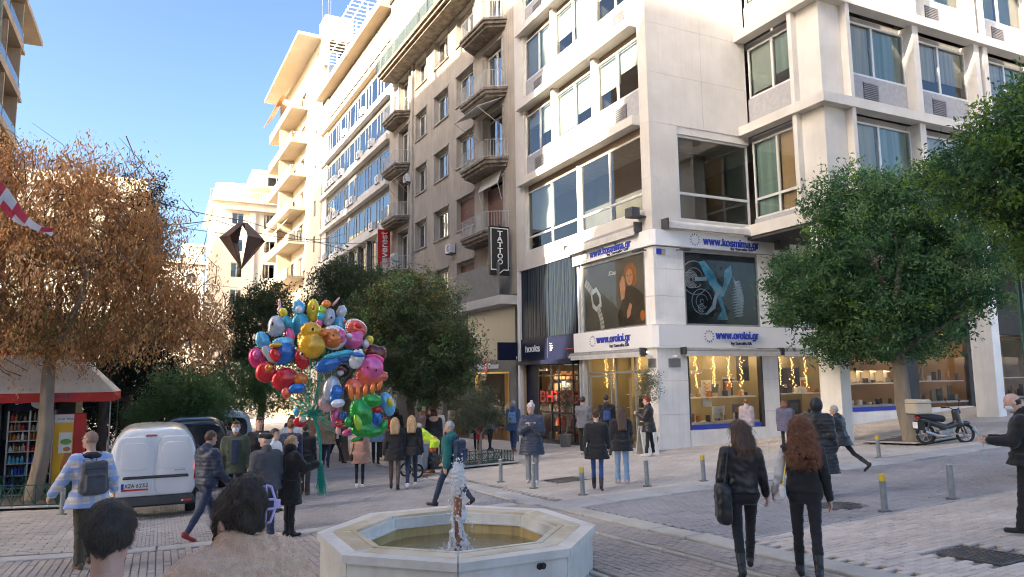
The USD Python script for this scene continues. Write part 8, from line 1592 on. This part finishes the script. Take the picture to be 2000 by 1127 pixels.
balloon('deep red balloon with blue and orange marks low in the bunch', -.16, [('f_red', 'body', [(225, 480, 66, 56, 25)], 0), ('f_orange', 'patch', [(300, 480, 36, 34, 0)], .04), ('f_blue', 'patch', [(285, 525, 40, 26, 10)], .1), ('f_coral', 'patch', [(235, 545, 24, 30, 0)], .05)])
balloon('blue dolphin balloon with a white belly across the middle of the bunch', -.36, [('f_blue', 'body', [(430, 410, 66, 36, 22), (505, 372, 72, 28, 8)], 0), ('f_aqua', 'back', [(480, 362, 74, 16, 12)], .06), ('f_white', 'belly', [(565, 385, 36, 52, -18)], .03), ('f_blue', 'snout', [(570, 365, 36, 12, -8)], .12), ('f_black', 'eye', [(570, 340, 8, 3, 15)], .13)])
balloon('round dark balloon with white and red marks under the blue dolphin', -.2, [('f_black', 'body', [(505, 440, 36, 36, 0)], 0), ('f_white', 'patch', [(490, 452, 18, 14, 0)], .07), ('f_red', 'spot', [(492, 428, 12, 8, 0)], .09)])
balloon('pink and orange balloon with wavy fringes at the right of the bunch', -.3, [('f_coral', 'body', [(630, 470, 72, 60, -10), (560, 520, 50, 40, 0), (690, 470, 34, 26, 0)], 0), ('f_pink', 'face', [(640, 430, 58, 58, 0)], .05), ('f_orange', 'fringe', [(540, 545, 14, 42, 8), (575, 550, 13, 38, 0), (610, 540, 13, 36, -6), (645, 530, 13, 32, -10), (680, 515, 13, 30, -20)], .07), ('f_hot', 'hood', [(655, 388, 48, 26, -12)], .04), ('f_black', 'eye', [(618, 425, 6, 7, 0)], .19), ('f_black', 'eye', [(660, 440, 6, 7, 0)], .19)])
balloon('plain round blue and white balloon in the lower middle of the bunch', -.28, [('f_silver', 'body', [(448, 530, 42, 62, -12)], 0), ('f_blue', 'patch', [(472, 545, 34, 36, 0), (460, 580, 20, 28, 0)], .06), ('f_white', 'patch', [(480, 600, 34, 22, 10)], .1)])
balloon('pale pink balloon hanging below the blue and white one', -.14, [('f_rose', 'body', [(425, 600, 40, 48, 20)], 0), ('f_silver', 'patch', [(415, 585, 18, 24, 20)], .08)])
balloon('long pink and red balloon at the bottom of the bunch', -.1, [('f_pink', 'body', [(470, 670, 22, 50, -12)], 0), ('f_red', 'patch', [(495, 700, 28, 24, 0)], .04), ('f_blue', 'patch', [(508, 665, 18, 24, 0)], .05), ('f_rose', 'tip', [(485, 735, 14, 22, 0)], .02)])
balloon('glossy green crocodile balloon with a curled tail at the lower right', -.4, [('f_green', 'body', [(590, 650, 54, 74, 20), (640, 590, 50, 34, 0), (600, 730, 60, 36, -8), (660, 745, 44, 22, 18), (700, 715, 20, 34, -25)], 0), ('f_lime', 'belly', [(575, 690, 20, 46, 12)], .07), ('f_green', 'foot', [(565, 775, 26, 10, 15)], .05), ('f_green', 'paw', [(530, 690, 20, 26, 0)], .04)])
balloon('blue balloon with yellow patches behind the green crocodile', -.12, [('f_sky', 'body', [(725, 610, 36, 62, 22)], 0), ('f_blue', 'patch', [(668, 670, 26, 52, 10)], .02), ('f_lemon', 'patch', [(735, 600, 16, 26, 20)], .07), ('f_red', 'patch', [(672, 635, 26, 20, 0)], .06)])
balloon('small pink oval balloon at the bottom beside the green crocodile', -.2, [('f_pink', 'body', [(533, 745, 30, 17, 8)], 0), ('f_violet', 'spot', [(535, 742, 12, 6, 8)], .055)])
balloon('red and white balloon low behind the ribbons above the crowd', .15, [('f_red', 'body', [(298, 695, 34, 24, -10)], 0), ('f_white', 'patch', [(312, 680, 18, 16, 0)], .05), ('f_lemon', 'top', [(305, 655, 14, 14, 0)], .02), ('f_sky', 'side', [(280, 645, 14, 24, 0)], .0)])
surf('ribbon_teal', (.03, .42, .31), (.06, .5, .4), scale=20, rough=.3, trans=(.05, .5, .38)); rbn = thing('balloon_ribbons', 'thick bundle of teal ribbons gathering all the balloons into the seller\'s hand', 'ribbon', loc=KNOT)
X_l, s_l, _, at_l = lady; HAND = to_world(s_l.arm['r'][2]+s_l.arm['r'][3]*.07*s_l.k, at_l); m = MB(); r = np.random.default_rng(9)
for q in tails:
    for j in range(3):
        a = KNOT+r.normal(0, .015, 3); b = q+r.normal(0, .05, 3); u = np.linspace(0, 1, 8)[:, None]; m.tube(a+(b-a)*u+np.sin(u*PI)*r.normal(0, .05, 3), .0035, 4)
for k in range(90):
    d = r.normal(size=3); d[2] = abs(d[2])*.9+.1; d /= np.linalg.norm(d); L_ = r.uniform(.15, .38); u = np.linspace(0, 1, 6)[:, None]; m.tube(KNOT+d*L_*u+np.array([0, 0, -.25])*u**2*L_, .004, 4)
put(rbn, 'strand', m, 'ribbon_teal', kind='stuff'); u = np.linspace(0, 1, 14)[:, None]; m = MB()
for k in range(7):
    o = r.normal(0, .012, 3); m.tube(KNOT+(HAND-KNOT)*u+o*(1-.4*u)+np.array([.05, 0, 0])*np.sin(u*PI), .017, 7)
put(rbn, 'twisted_bundle', m, 'ribbon_teal', smooth=50); m = MB()
for k in range(120):
    e = HAND+np.array([r.normal(.04, .05), r.normal(-.02, .05), -r.uniform(.3, .62)]); m.tube(HAND+(e-HAND)*u[::2]+np.sin(u[::2]*6+k)*r.normal(0, .02, 3), .0035, 4)
put(rbn, 'tail', m, 'ribbon_teal', kind='stuff'); put(rbn, 'knot', snet(lambda p: dell(p, (0, 0, 0), (.055, .055, .05))+nz(p, 40, 1)*.02, (-.1, -.1, -.1), (.1, .1, .1), .01), 'ribbon_teal', smooth=True, local=True)
